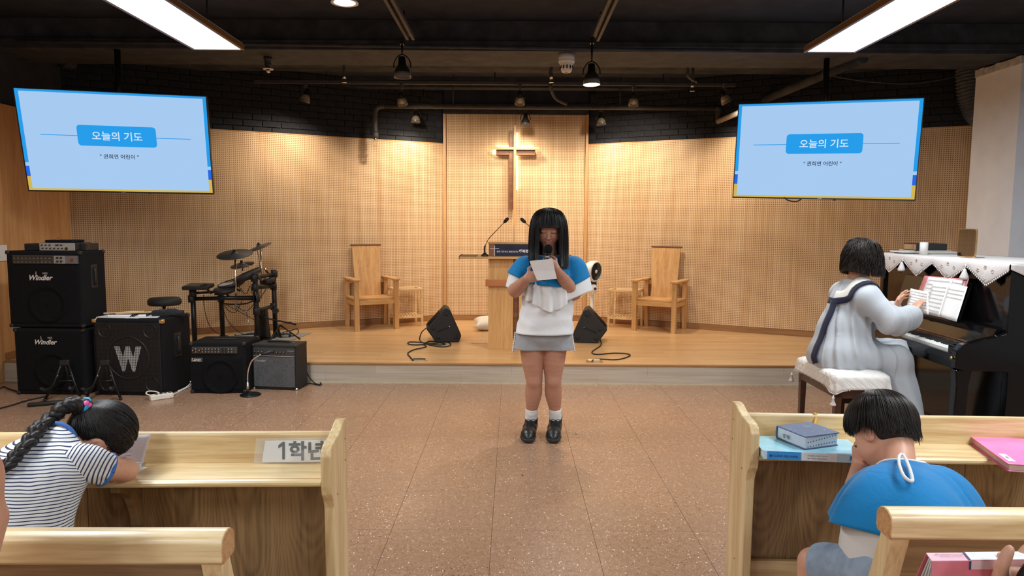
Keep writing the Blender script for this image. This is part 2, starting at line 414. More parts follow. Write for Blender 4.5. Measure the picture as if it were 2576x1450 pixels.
M['joint'] = mat('tile joint', srgb(108, 78, 58), 0.8)
M['stage'] = laminate('stage laminate', srgb(222, 180, 130), srgb(208, 162, 110))
M['riser'] = laminate('riser laminate', srgb(190, 178, 162), srgb(178, 166, 150), plank=0.09, length=1.2, rough=0.4, joint=0.75, ax=(0, 2))
M['black_paint'] = mat('black ceiling paint', (0.030, 0.034, 0.045), 0.8, var=0.25, scale=5, bump=0.3, spec=0.25)
M['black_beam'] = mat('black beam paint', (0.040, 0.044, 0.053), 0.75, var=0.35, scale=7, bump=0.4, spec=0.3)
M['brick'] = mat('black painted brick', (0.024, 0.0245, 0.028), 0.8, var=0.2, scale=20, bump=0.5, spec=0.25)
M['grey_pipe'] = mat('dusty grey pipe', (0.055, 0.05, 0.047), 0.6, var=0.2, scale=18)
M['pipe_tan'] = mat('tan pipe', (0.36, 0.3, 0.24), 0.5, var=0.15)
M['column'] = mat('white column plaster', (0.83, 0.85, 0.90), 0.75, var=0.04, scale=6, bump=0.15, bscale=90)
M['white_plastic'] = mat('white plastic', (0.78, 0.76, 0.72), 0.4, var=0.03)
M['cream_plastic'] = mat('cream plastic', (0.74, 0.68, 0.58), 0.5, var=0.05)
M['black_plastic'] = mat('black plastic', (0.012, 0.012, 0.013), 0.45, var=0.2)
M['black_carpet'] = mat('black carpet covering', (0.011, 0.0105, 0.0115), 0.95, var=0.35, scale=160, bump=0.6, bscale=420, spec=0.15)
M['black_tolex'] = mat('black grained vinyl', (0.012, 0.012, 0.013), 0.6, var=0.2, scale=120, bump=0.35, bscale=260)
M['black_metal'] = mat('black steel', (0.012, 0.012, 0.012), 0.38, 0.4, var=0.15)
M['grille'] = mat('black speaker mesh', (0.006, 0.006, 0.007), 0.85, var=0.4, scale=320, bump=0.5, bscale=500, spec=0.15)
M['rubber'] = mat('black rubber', (0.01, 0.01, 0.01), 0.6, var=0.2)
M['chrome'] = mat('chrome', (0.75, 0.75, 0.75), 0.16, 1.0, var=0.03)
M['steel'] = mat('brushed steel', (0.5, 0.5, 0.5), 0.3, 1.0, var=0.06)
M['silver'] = mat('silver panel', (0.42, 0.42, 0.41), 0.4, 0.4, var=0.06)
M['brass'] = mat('brass', (0.7, 0.52, 0.28), 0.3, 1.0, var=0.08)
M['piano'] = mat('polished black lacquer', (0.004, 0.004, 0.0045), 0.11, var=0.1, spec=0.4)
M['ivory'] = mat('white key', (0.82, 0.82, 0.80), 0.25, var=0.02)
M['paper'] = mat('white paper', (0.80, 0.78, 0.77), 0.85, var=0.02)
M['paper_pink'] = mat('pinkish paper', (0.72, 0.63, 0.64), 0.85, var=0.03)
M['ink'] = mat('printed ink', (0.03, 0.03, 0.04), 0.8)
M['ink_grey'] = mat('grey print', (0.30, 0.29, 0.29), 0.8)
M['glass'] = None
# ================================================================== STRUCTURE
def struct(name, mb, m=None, parent=None, **kw):
    o = mb.build(name, m, parent, **kw)
    if parent is None: o['kind'] = 'structure'
    return o
STZ = 0.178          # stage height
RISER_Y = 5.926
# main floor: vinyl tiles with visible joints
fl = struct('floor', MB().box(-5.2, 5.2, -3.5, 7.2, -0.1, -0.0015), M['joint'])
TS = 0.462
tile_me = None
xs0 = -0.085
for j in range(11):
    for i in range(-12, 12):
        x = xs0 + i * TS
        y = 1.18 + j * TS + (0.0)
        if x + TS < -4.5 or x > 4.8 or y + TS < 1.2: continue
        if y > RISER_Y: continue
        if tile_me is None:
            t = MB().box(0.001, TS - 0.001, 0.0006, TS - 0.0007, -0.004, 0).build('tile', M['terrazzo'], fl)
            tile_me = t.data
        else:
            t = link(bpy.data.objects.new('tile', tile_me), fl)
        t.location = (x, y, 0)
MB().box(-5.2, 5.2, -3.5, 1.178, -0.004, 0).build('floor_sheet', M['terrazzo'], fl)
# a few dark marks on the aisle floor
# stage
st = struct('floor_stage', MB().box(-4.6, 4.9, RISER_Y + 0.012, 9.3, 0.0, STZ), M['stage'])
rz_ = MB().box(-4.6, 4.9, RISER_Y, RISER_Y + 0.012, 0.0, STZ - 0.012).build('riser_board', M['riser'], st)
MB().box(-4.6, 4.9, RISER_Y - 0.006, RISER_Y + 0.03, STZ - 0.012, STZ + 0.003, 0.002).build('nosing', M['base_wood'], st)
MB().box(-4.6, 4.9, RISER_Y - 0.004, RISER_Y, 0.0, 0.012).build('seal_strip', mat('seal', srgb(190, 176, 150), 0.5), st)

# back walls: centre, two wings, sides
CY = 8.70; CX0, CX1 = -0.875, 0.945
WT = 2.408
wc = struct('wall_back', MB().box(CX0, CX1, CY + 0.02, CY + 0.2, STZ, 3.1), M['black_paint'])
MB().box(-5.2, 5.2, 9.25, 9.35, 0, 3.3).build('leak_seal', M['black_paint'], wc)  # unseen wall added to stop world light leaking through the wing gaps
def panels(parent, x0, x1, z0, z1, nx, zs, y, M4=None):
    """perforated boards side by side with fine seams; local coords of parent"""
    w = (x1 - x0) / nx
    zz = [z0] + zs + [z1]
    for i in range(nx):
        for k in range(len(zz) - 1):
            o = MB().box(x0 + i * w + 0.0006, x0 + (i + 1) * w - 0.0006, y, y + 0.02, zz[k] + 0.0006, zz[k + 1] - 0.0006).build('panel', M['perf'], parent)
panels(wc, CX0 + 0.035, CX1 - 0.035, STZ + 0.07, 2.78, 2, [1.1, 2.33], CY)
for x in (CX0, CX1 - 0.035):
    MB().box(x, x + 0.035, CY - 0.03, CY + 0.02, STZ, 2.78, 0.002).build('edge_trim', M['trim_wood'], wc)
MB().box(CX0 + 0.035, CX1 - 0.035, CY - 0.008, CY + 0.02, STZ, STZ + 0.068).build('skirting', M['base_wood'], wc)
MB().box(CX0, CX1, CY - 0.02, CY + 0.03, 2.781, 2.9).build('head_board', M['black_beam'], wc)
WANG = math.atan(0.49)
WLEN = 4.35
def wing(name, side):
    ox = CX0 if side < 0 else CX1
    # local x runs outwards from the centre; rotate about z
    ang = (PI + WANG) if side < 0 else -WANG
    w = bpy.data.objects.new(name, None); COL.objects.link(w); w['kind'] = 'structure'
    w.location = (ox, CY - 0.01, 0); w.rotation_euler = (0, 0, -WANG if side > 0 else WANG)
    s = side
    X = lambda a: s * a
    lo, hi = sorted((X(0.0), X(WLEN)))
    MB().box(lo, hi, 0.025, 0.2, STZ, 3.12).build('wall_core', M['black_paint'], w)
    n = 4; pw = WLEN / n
    for i in range(n):
        a, b_ = sorted((X(i * pw), X((i + 1) * pw)))
        MB().box(a + 0.0006, b_ - 0.0006, 0.0, 0.024, STZ + 0.07, WT).build('panel', M['perf'], w)
    MB().box(lo, hi, -0.008, 0.024, STZ, STZ + 0.068).build('skirting', M['base_wood'], w)
    MB().box(lo, hi, -0.004, 0.028, WT, WT + 0.012).build('cap_trim', M['trim_wood'], w)
    # painted brickwork over the panels
    bw, bh = 0.196, 0.064; me = None
    for r in range(11):
        z = WT + 0.0 + r * (bh + 0.007)
        nb = int(WLEN / (bw + 0.008))
        for c in range(nb):
            a = 0.004 + c * (bw + 0.008) + (0.1 if r % 2 else 0.0)
            if a + bw > WLEN: continue
            if me is None:
                o = MB().box(-bw / 2, bw / 2, 0, 0.03, 0, bh, 0.004, 1).build('brick', M['brick'], w); me = o.data
            else:
                o = link(bpy.data.objects.new('brick', me), w)
            o.location = (X(a + bw / 2), 0.008 + RNG.uniform(-0.002, 0.003), z)
    return w
wing('wall_back_left', -1); wing('wall_back_right', 1)
# left wall (plain veneer), starts where the wing ends
LX = -4.47
wl = struct('wall_left', MB().box(LX - 0.15, LX, -3.5, 7.2, 0.0, 2.43), M['side_veneer'])
MB().box(LX - 0.15, LX - 0.02, -3.5, 7.2, 2.43, 3.12).build('upper_wall', M['black_paint'], wl)
MB().box(LX, LX + 0.012, RISER_Y + 0.02, 6.95, STZ, STZ + 0.07).build('skirting', M['base_wood'], wl)
MB().box(LX - 0.05, LX + 0.025, 5.55, 5.66, 0.0, 2.43, 0.003).build('edge_trim', M['orange_wood'], wl)
wr = struct('wall_right', MB().box(4.86, 5.0, -3.5, 7.2, 0.0, 3.12), mat('right wall paint', (0.5, 0.5, 0.53), 0.8))
struct('wall_front', MB().box(-5.2, 5.2, -3.6, -3.5, 0, 3.12), mat('rear wall paint', (0.42, 0.41, 0.4), 0.8))
# light switch plate on the left wall
t = thing('light_switch', 'white light switch plate on the orange left wall beside the amplifiers', 'light switch', (LX, 6.15, 1.235))
p = aty(5, 638, 6.0)
MB().box(0.0, 0.012, -0.13, 0.13, -0.07, 0.07, 0.003).build('plate', M['white_plastic'], t)
MB().box(0.012, 0.018, -0.05, 0.05, -0.035, 0.035, 0.002).build('rocker', M['white_plastic'], t)
t.location = (LX, aty(0, 638, 5.9)[1], aty(4, 638, 5.9)[2])

# ceiling: slab, transverse beams, back slab
ce = struct('ceiling', MB().box(-5.2, 5.2, -3.6, 9.3, 3.12, 3.3), M['black_paint'])
b_ = MB().box(-5.0, 5.0, 5.93, 6.5, 2.868, 3.12, 0.006)
b_.build('beam', M['black_beam'], ce)
MB().box(-5.0, 5.0, 5.90, 5.93, 2.90, 2.94).build('ledge', M['black_beam'], ce)
MB().box(-5.0, 4.2, 6.62, 6.72, 2.98, 3.12).build('beam', M['black_beam'], ce)
MB().box(-5.0, 5.0, 7.15, 7.5, 3.03, 3.12).build('beam', M['black_beam'], ce)
MB().box(-5.0, 5.0, 8.15, 8.3, 3.0, 3.12).build('beam', M['black_beam'], ce)
for y in (2.4, 4.35):
    MB().box(-5.0, 5.0, y, y + 0.25, 3.0, 3.12).build('beam', M['black_paint'], ce)
# patch of bare conduit scars on the back slab: thin pale battens
# white column on the right
co = struct('column', MB().box(4.3, 4.86, 5.92, 6.5, 0.0, 2.80), M['column'])
jag = MB()
for i in range(9):
    a = 5.92 + i * 0.0645
    jag.box(4.292 - RNG.uniform(0, 0.012), 4.87, a, a + 0.0645, 2.79, 2.86 + RNG.uniform(-0.012, 0.006), 0.004, 1)
for i in range(5):
    a = 4.30 + i * 0.112
    jag.box(a, a + 0.112, 5.912 - RNG.uniform(0, 0.01), 6.0, 2.79, 2.86 + RNG.uniform(-0.012, 0.006), 0.004, 1)
jag.build('broken_plaster_edge', mat('rough plaster', (0.5, 0.48, 0.45), 0.9, var=0.25, scale=22, bump=0.7, bscale=60), co)

# ------------------------------------------------------------------ ceiling LED panels
led_m = emit('led diffuser', (1.0, 1.0, 1.0), 6.0)
frame_m = wood('lamp frame wood', srgb(132, 98, 64), srgb(104, 74, 46), 'y')
def led_panel(x, y0, label):
    t = thing('ceiling_light', label, 'ceiling light', (x, y0 - 0.6, 2.6), group='long LED panels under the black ceiling')
    W2, L2 = 0.178, 0.62
    f = MB()
    f.box(-W2, -W2 + 0.02, -L2, L2, -0.006, 0.034, 0.003).box(W2 - 0.02, W2, -L2, L2, -0.006, 0.034, 0.003)
    f.box(-W2 + 0.026, W2 - 0.026, -L2, -L2 + 0.02, -0.006, 0.034, 0.003).box(-W2 + 0.026, W2 - 0.026, L2 - 0.02, L2, -0.006, 0.034, 0.003)
    f.build('frame', frame_m, t)
    MB().box(-W2 + 0.02, W2 - 0.02, -L2 + 0.02, L2 - 0.02, -0.003, 0.010).build('diffuser', led_m, t)
    MB().box(-W2 + 0.01, W2 - 0.01, -L2 + 0.01, L2 - 0.01, 0.012, 0.042).build('back_tray', M['white_plastic'], t)
    for yy in (-0.45, 0.45): MB().tube([(0, yy, 0.04), (0, yy, 0.52)], 0.006, 6).build('suspension_rod', M['black_metal'], t)
    ld = bpy.data.lights.new('panel_light', 'AREA'); ld.shape = 'RECTANGLE'; ld.size = 2 * W2 - 0.06; ld.size_y = 2 * L2 - 0.06
    ld.energy = PANEL_W; ld.color = PANEL_COL
    lo = bpy.data.objects.new('panel_light', ld); COL.objects.link(lo); lo.parent = t; lo.location = (0, 0, -0.008)
led_panel(-2.04, 4.84, 'bright white LED ceiling panel in wooden frame at the left, above the left screen')
led_panel(2.17, 4.80, 'bright white LED ceiling panel in wooden frame at the right, above the right screen')
for y, w_ in ((2.6, 'second'), (0.4, 'third'), (-1.8, 'fourth')):
    for x, s in ((-2.04, 'left'), (2.17, 'right')):
        led_panel(x, y, 'LED ceiling panel in wooden frame, %s from the stage in the %s row' % (w_, s))

# ------------------------------------------------------------------ pipes, duct, conduits
t = MB(); Yp, zp = 8.0, 2.765
a = aty(962, 270, Yp); b2 = aty(1800, 270, Yp); zp = (a[2] + b2[2]) / 2
path = smooth_path([(a[0] - 0.085, Yp, zp - 0.30), (a[0] - 0.085, Yp, zp - 0.08), (a[0] - 0.05, Yp, zp - 0.012), (a[0] + 0.02, Yp, zp)], 5)
pt = thing('ceiling_pipe', 'long grey pipe crossing above the cross, bent down at its left end', 'pipe', (0, Yp, zp))
def off(ps, o): return [Vector(p) - Vector(o) for p in ps]
o0 = (0, Yp, zp)
MB().tube(off(path, o0), 0.028, 12).build('bend', M['grey_pipe'], pt)
MB().tube(off([(a[0] + 0.02, Yp, zp), (b2[0], Yp, zp)], o0), 0.027, 12).build('straight_run', M['grey_pipe'], pt)
bx, bz = a[0] - 0.085, zp - 0.30
MB().tube(off([(bx, Yp, bz + 0.005), (bx, Yp, bz - 0.06)], o0), 0.035, 12).build('collar', M['grey_pipe'], pt)
hd = MB().box(-0.03, 0.03, -0.03, 0.03, -0.1, -0.085).box(-0.03, -0.022, -0.01, 0.01, -0.145, -0.1).box(0.022, 0.03, -0.01, 0.01, -0.145, -0.1).box(-0.03, 0.03, -0.02, 0.02, -0.15, -0.143).tube([(0, 0, -0.085), (0, 0, -0.06)], 0.02, 8)
hd.build('sprinkler_head', M['brass'], pt, loc=(bx, 0, bz - zp + 0.0))
e0 = Vector((b2[0], Yp, zp)); e1 = aty(1806, 306, Yp); e2 = aty(1862, 282, 7.55)
MB().tube(off(smooth_path([e0, e0 + Vector((0.04, 0, -0.01)), (e1[0], Yp, zp - 0.06), e1], 5), o0), 0.03, 12).build('elbow', M['grey_pipe'], pt)
MB().tube(off([e1, e1 * 0.45 + e2 * 0.55, e2], o0), 0.03, 12).build('branch', M['pipe_tan'], pt, smooth=True)['label'] = 'pale tan branch pipe rising towards the right screen'
for k, (px, dz) in enumerate(((1140, 0.36), (1560, 0.36))):
    h = aty(px, 268, Yp); MB().tube(off([(h[0], Yp, zp), (h[0], Yp, 3.11)], o0), 0.006, 6).build('hanger', M['grey_pipe'], pt)
# diagonal drain pipes running away from the viewer
def straight_pipe(label, p, q, r, m, cat='pipe', rings=()):
    t = thing('ceiling_pipe', label, cat, tuple(p))
    p = Vector(p); q = Vector(q)
    MB().tube([(0, 0, 0), q - p], r, 14).build('pipe_run', m, t)
    for f in rings:
        c = (q - p) * f; d = (q - p).normalized() * 0.03
        MB().tube([c - d, c + d], r * 1.22, 14).build('coupling', m, t)
    return t
p, q = aty(2165, 140, 6.55), aty(1895, 262, 7.93); p[2] = q[2] = 2.83
p = atz(2150, 146, 2.86); q = atz(1890, 262, 2.80)
p = aty(2085, 183, 6.6); q = aty(1898, 262, 8.05)
straight_pipe('thick black drain pipe running back beside the right screen', p + (p - q) * 0.35, q + (q - p) * 0.02, 0.045, M['black_beam'], rings=(0.26,))
p = aty(60, 108, 6.55); q = aty(255, 198, 7.3)
straight_pipe('thick black pipe slanting under the ceiling above the left screen', p, q, 0.05, M['black_beam'], rings=(0.5,))
p = aty(40, 103, 5.82); q = aty(1860, 128, 5.82)
straight_pipe('thin black conduit running along the front of the ceiling beam', p, q, 0.014, M['black_beam'])
p = aty(560, 152, 6.56); q = aty(1900, 168, 6.56)
straight_pipe('thin conduit along the back edge of the ceiling beam', p, q, 0.012, M['black_beam'])
# little bent flexible conduits
def cable_thing(name, label, cat, pts, r, m, n=6, k=8):
    P = smooth_path(pts, k); c = Vector(P[0])
    t = MB().tube([p - c for p in P], r, n).build(name, m, None, loc=c)
    return tag(t, label, cat)
cable_thing('flexible_conduit', 'short bent conduit hanging in the middle below the smoke detector', 'conduit', [Vector((aty(1385, 205, 7.3)[0], 7.3, 3.03)), aty(1385, 205, 7.3), aty(1386, 222, 7.3), aty(1398, 248, 7.4), aty(1425, 262, 7.5)], 0.018, M['grey_pipe'])
cable_thing('flexible_conduit', 'short bent conduit below the ceiling left of the right screen', 'conduit', [Vector((aty(1730, 178, 6.75)[0], 6.75, 3.118)), aty(1730, 178, 6.75), aty(1731, 190, 6.75), aty(1738, 199, 6.8), aty(1752, 206, 6.9)], 0.013, M['grey_pipe'])
def sprinkler(px, py, Y, label):
    c = aty(px, py, Y); t = thing('fire_sprinkler', label, 'sprinkler', tuple(c), group=None)
    MB().tube([(0, 0, 0.02), (0, 0, 3.11 - c[2])], 0.014, 8).build('drop_pipe', M['black_beam'], t)
    MB().tube([(0, 0, 0.03), (0, 0, -0.01)], 0.018, 8).build('socket', M['chrome'], t)
    MB().box(-0.022, -0.016, -0.005, 0.005, -0.045, -0.008).box(0.016, 0.022, -0.005, 0.005, -0.045, -0.008).build('yoke', M['chrome'], t)
    MB().lathe([(0, -0.045), (0.026, -0.046), (0.026, -0.05), (0, -0.05)], 12).build('deflector', M['chrome'], t)
sprinkler(866, 196, 7.0, 'small chrome sprinkler under the ceiling left of the cross, above the track')
sprinkler(1387, 196, 7.0, 'small chrome sprinkler just left below the smoke detector')
sprinkler(1742, 218, 7.2, 'small chrome sprinkler near the left edge of the right screen')
# smoke detector
c = aty(1425, 170, 6.05)
sd = thing('smoke_detector', 'cream smoke detector with slotted cone under the ceiling beam', 'smoke detector', (c[0], 6.05, 2.868))
MB().lathe([(0, 0), (0.068, 0), (0.068, -0.045), (0.062, -0.05)], 24).build('base', M['white_plastic'], sd)
MB().lathe([(0.07, -0.05), (0.07, -0.066), (0.062, -0.07), (0.03, -0.07)], 24).build('rim', M['white_plastic'], sd)
MB().lathe([(0.062, -0.07), (0.046, -0.135), (0.036, -0.148), (0.0, -0.148)], 24).build('cone', M['white_plastic'], sd)
sl = MB()
for k in range(12):
    th_ = 2 * PI * k / 12
    sl.box(-0.005, 0.005, 0.0, 0.004, -0.125, -0.082, M=RZ(th_) @ T(0, -0.0545, 0) @ T(0, 0, -0.1) @ RX(-0.24) @ T(0, -0.003, 0.1))
o = sl.build('slot', M['black_plastic'], sd)
MB().lathe([(0.022, -0.1482), (0.022, -0.15), (0, -0.15)], 16).build('sensor_eye', mat('brown sensor', srgb(150, 118, 90), 0.5), sd)
# spiral duct on the right
P = smooth_path([(4.42, 6.70, 3.118), (4.42, 6.70, 2.9), (4.44, 6.70, 2.7), (4.50, 6.70, 2.56), (4.57, 6.70, 2.50), (4.63, 6.69, 2.48)], 14)
rad = [0.152 + 0.012 * (1 if k % 2 else -1) for k in range(len(P))]
d0 = P[0]
t = MB().tube([p - d0 for p in P], rad, 28, smooth=False).build('flexible_duct', mat('grey aluminium duct', (0.2, 0.21, 0.23), 0.4, 0.6, var=0.2), None, loc=d0)
tag(t, 'dark corrugated flexible air duct bending down behind the white column', 'duct')
cable_thing('sagging_cable', 'thin black cable sagging under the ceiling above the right screen', 'cable', [aty(2090, 190, 6.6), aty(2180, 205, 6.65), aty(2300, 210, 6.7), aty(2420, 190, 6.7)], 0.006, M['grey_pipe'])

# ------------------------------------------------------------------ tracks and spotlights
def track(label, p, q, w=0.034):
    p = Vector(p); q = Vector(q); L = (q - p).length
    t = thing('lighting_track', label, 'lighting track', tuple(p))
    t.rotation_euler = (q - p).to_track_quat('Y', 'Z').to_euler()
    MB().box(-w, -w * 0.35, 0, L, 0, 0.03).build('rail', M['grey_pipe'], t)
    MB().box(w * 0.35, w, 0, L, 0, 0.03).build('rail', M['grey_pipe'], t)
    MB().box(-w * 0.9, w * 0.9, 0, L, 0.03, 0.036).build('rail_back', M['black_metal'], t)
    for f in (0.15, 0.5, 0.85): MB().tube([(0, L * f, 0.03), (0, L * f, (2.998 if p[1] < 5 else 3.02) - p[2])], 0.006, 6).build('hanger', M['black_metal'], t)
zt = 2.87
track('lighting track running away from the viewer left of centre', (-0.825, 3.4, zt), (-0.825, 5.62, zt))
track('lighting track running away from the viewer right of centre', (0.65, 3.4, zt), (0.65, 5.62, zt))
a = aty(640, 209, 7.45); b2 = aty(1850, 218, 7.45)
track('long lighting track across the ceiling in front of the pipe', (a[0], 7.45, (a[2] + b2[2]) / 2), (b2[0], 7.45, (a[2] + b2[2]) / 2), 0.022)
ZTM = (a[2] + b2[2]) / 2
track('lighting track hidden behind the long pipe, above the cross', (-1.5, 8.28, 2.80), (1.4, 8.28, 2.80), 0.022)
bulb_on = emit('warm lamp face', (1.0, 0.82, 0.55), 14.0)
bulb_off = mat('frosted lamp face', (0.35, 0.3, 0.22), 0.4)
refl = mat('gold reflector', (0.55, 0.46, 0.3), 0.3, 0.6)
smoke_glass = mat('smoked shade', (0.09, 0.085, 0.08), 0.3)
def spot(label, px, py, Y, aim, lit=True, s=1.0, dark=False, group=None, ztop=None, power=1.0, glow=False, cone=75, col=None):
    """spot head centred at the pixel (depth Y); hangs from ztop; aims at a point"""
    c = aty(px, py, Y); t = thing('track_spotlight', label, 'spotlight', tuple(c), group=group)
    zt_ = (ztop if ztop else c[2] + 0.17) - c[2]
    MB().box(-0.016, 0.016, -0.03, 0.03, zt_ - 0.045, zt_, 0.003).build('adapter', M['black_metal'] if dark else M['grey_pipe'], t)
    MB().tube([(0, 0, zt_ - 0.045), (0, 0, 0.085 * s)], 0.008, 8).build('stem', M['black_metal'] if dark else M['grey_pipe'], t)
    y = MB()
    y.tube(smooth_path([(-0.058 * s, 0, 0.0), (-0.052 * s, 0, 0.045 * s), (-0.02 * s, 0, 0.085 * s), (0.02 * s, 0, 0.085 * s), (0.052 * s, 0, 0.045 * s), (0.058 * s, 0, 0)], 4), 0.005, 6)
    y.build('yoke', M['black_metal'], t)
    d = (Vector(aim) - c).normalized()
    q = (-d).to_track_quat('Z', 'Y').to_matrix().to_4x4()      # local -z looks at the aim
    sm = smoke_glass
    MB().lathe([(0, 0.075 * s), (0.022 * s, 0.075 * s), (0.026 * s, 0.03 * s), (0.03 * s, 0.02 * s)], 16, M=q).build('lamp_holder', M['black_metal'], t)
    MB().lathe([(0.026 * s, 0.022 * s), (0.044 * s, 0.0), (0.053 * s, -0.028 * s), (0.055 * s, -0.036 * s)], 20, M=q).build('reflector', M['black_tolex'] if dark else refl, t)
    MB().lathe([(0.0545 * s, -0.03 * s), (0.059 * s, -0.062 * s), (0.056 * s, -0.062 * s), (0.0515 * s, -0.03 * s)], 20, M=q).build('shade_ring', sm, t)
    MB().lathe([(0, -0.068 * s), (0.03 * s, -0.066 * s), (0.055 * s, -0.061 * s)] if glow else [(0, -0.034 * s), (0.03 * s, -0.037 * s), (0.052 * s, -0.034 * s)], 20, M=q).build('lamp_face', bulb_on if glow else bulb_off, t)
    if lit:
        ld = bpy.data.lights.new('spot_beam', 'SPOT'); ld.energy = SPOT_W * power; ld.color = col or SPOT_COL
        ld.spot_size = math.radians(cone + 35); ld.spot_blend = 1.0; ld.shadow_soft_size = 0.045
        lo = bpy.data.objects.new('spot_beam', ld); COL.objects.link(lo); lo.parent = t
        lo.matrix_local = q @ T(0, 0, -0.072 * s)
SPG = 'gold reflector spotlights on the long track'
spot('black track spotlight, unlit, at the end of the left long track', 1012, 172, 5.58, (-0.8, 5.6, 0), lit=False, dark=True, s=1.18, ztop=zt)
spot('black track spotlight with glowing lamp at the end of the right long track', 1488, 190, 5.52, (0.66, 5.45, 0.5), dark=True, s=1.18, ztop=zt, power=1.0, glow=True, cone=95)
spot('leftmost spotlight on the long ceiling track', 769, 243, 7.45, (-2.9, 7.7, 0.5), ztop=ZTM, group=SPG, power=0.36, cone=110)
spot('spotlight with glowing face tilted right, second from the left on the long track', 1010, 250, 7.45, (-1.0, 8.4, 1.5), ztop=ZTM, group=SPG, glow=True, power=0.75, cone=95)
spot('spotlight at the middle of the long track, above the cross', 1308, 248, 7.45, (0.05, 8.7, 1.2), ztop=ZTM, group=SPG, power=0.55)
spot('spotlight tilted left, fourth from the left on the long track', 1594, 251, 7.45, (1.4, 8.4, 1.4), ztop=ZTM, group=SPG, power=0.6, cone=95)
spot('rightmost spotlight on the long track, beside the right screen', 1823, 245, 7.3, (3.2, 7.6, 1.0), ztop=ZTM, group=SPG, power=0.45, cone=100)
SPB = 'small spotlights behind the pipe'
spot('small spotlight behind the pipe, left of the cross panel', 1046, 296, 8.28, (-1.3, 8.4, 0.4), ztop=2.8, group=SPB, power=0.16, cone=120)
spot('small dark spotlight hanging straight above the cross', 1322, 302, 8.28, (0.1, 8.62, 0.3), ztop=2.8, dark=True, group=SPB, power=0.2, cone=120)
spot('small spotlight behind the pipe, right of the cross panel', 1512, 302, 8.28, (1.3, 8.4, 0.4), ztop=2.8, group=SPB, power=0.16, cone=120)
# downlight near the top edge and the small hanging lamp on the left
c = atz(867, 8, 2.80)
dl = thing('downlight', 'round glowing downlight near the top edge, left of centre', 'downlight', (c[0], c[1], 2.80))
MB().lathe([(0.0, 0.3), (0.05, 0.3), (0.055, 0.06), (0.07, 0.03), (0.085, 0.006), (0.087, 0.0), (0.068, 0.002)], 28).build('housing', M['white_plastic'], dl)
MB().lathe([(0.068, 0.006), (0.05, -0.004), (0.0, -0.008)], 24).build('lens', emit('downlight lens', (1.0, 0.93, 0.82), 9.0), dl)
ld = bpy.data.lights.new('beam', 'SPOT'); ld.energy = 40; ld.color = (1, 0.85, 0.65); ld.spot_size = 1.9; ld.spot_blend = 0.8; ld.shadow_soft_size = 0.07
lo = bpy.data.objects.new('beam', ld); COL.objects.link(lo); lo.parent = dl; lo.location = (0, 0, -0.02)
c = aty(674, 155, 6.2)
hl = thing('hanging_lamp', 'small black lamp holder with white ring hanging at the left beam', 'lamp', (c[0], 6.2, 2.868))
MB().lathe([(0, 0), (0.036, 0), (0.036, -0.02), (0.026, -0.03), (0.03, -0.06), (0.022, -0.1), (0.0, -0.1)], 16).build('holder', M['black_plastic'], hl)
MB().lathe([(0.02, -0.098), (0.045, -0.1), (0.045, -0.106), (0.02, -0.108)], 20).build('ring', M['white_plastic'], hl)
MB().lathe([(0.0, -0.106), (0.016, -0.108), (0.02, -0.13), (0.0, -0.14)], 12).build('tip', M['chrome'], hl)

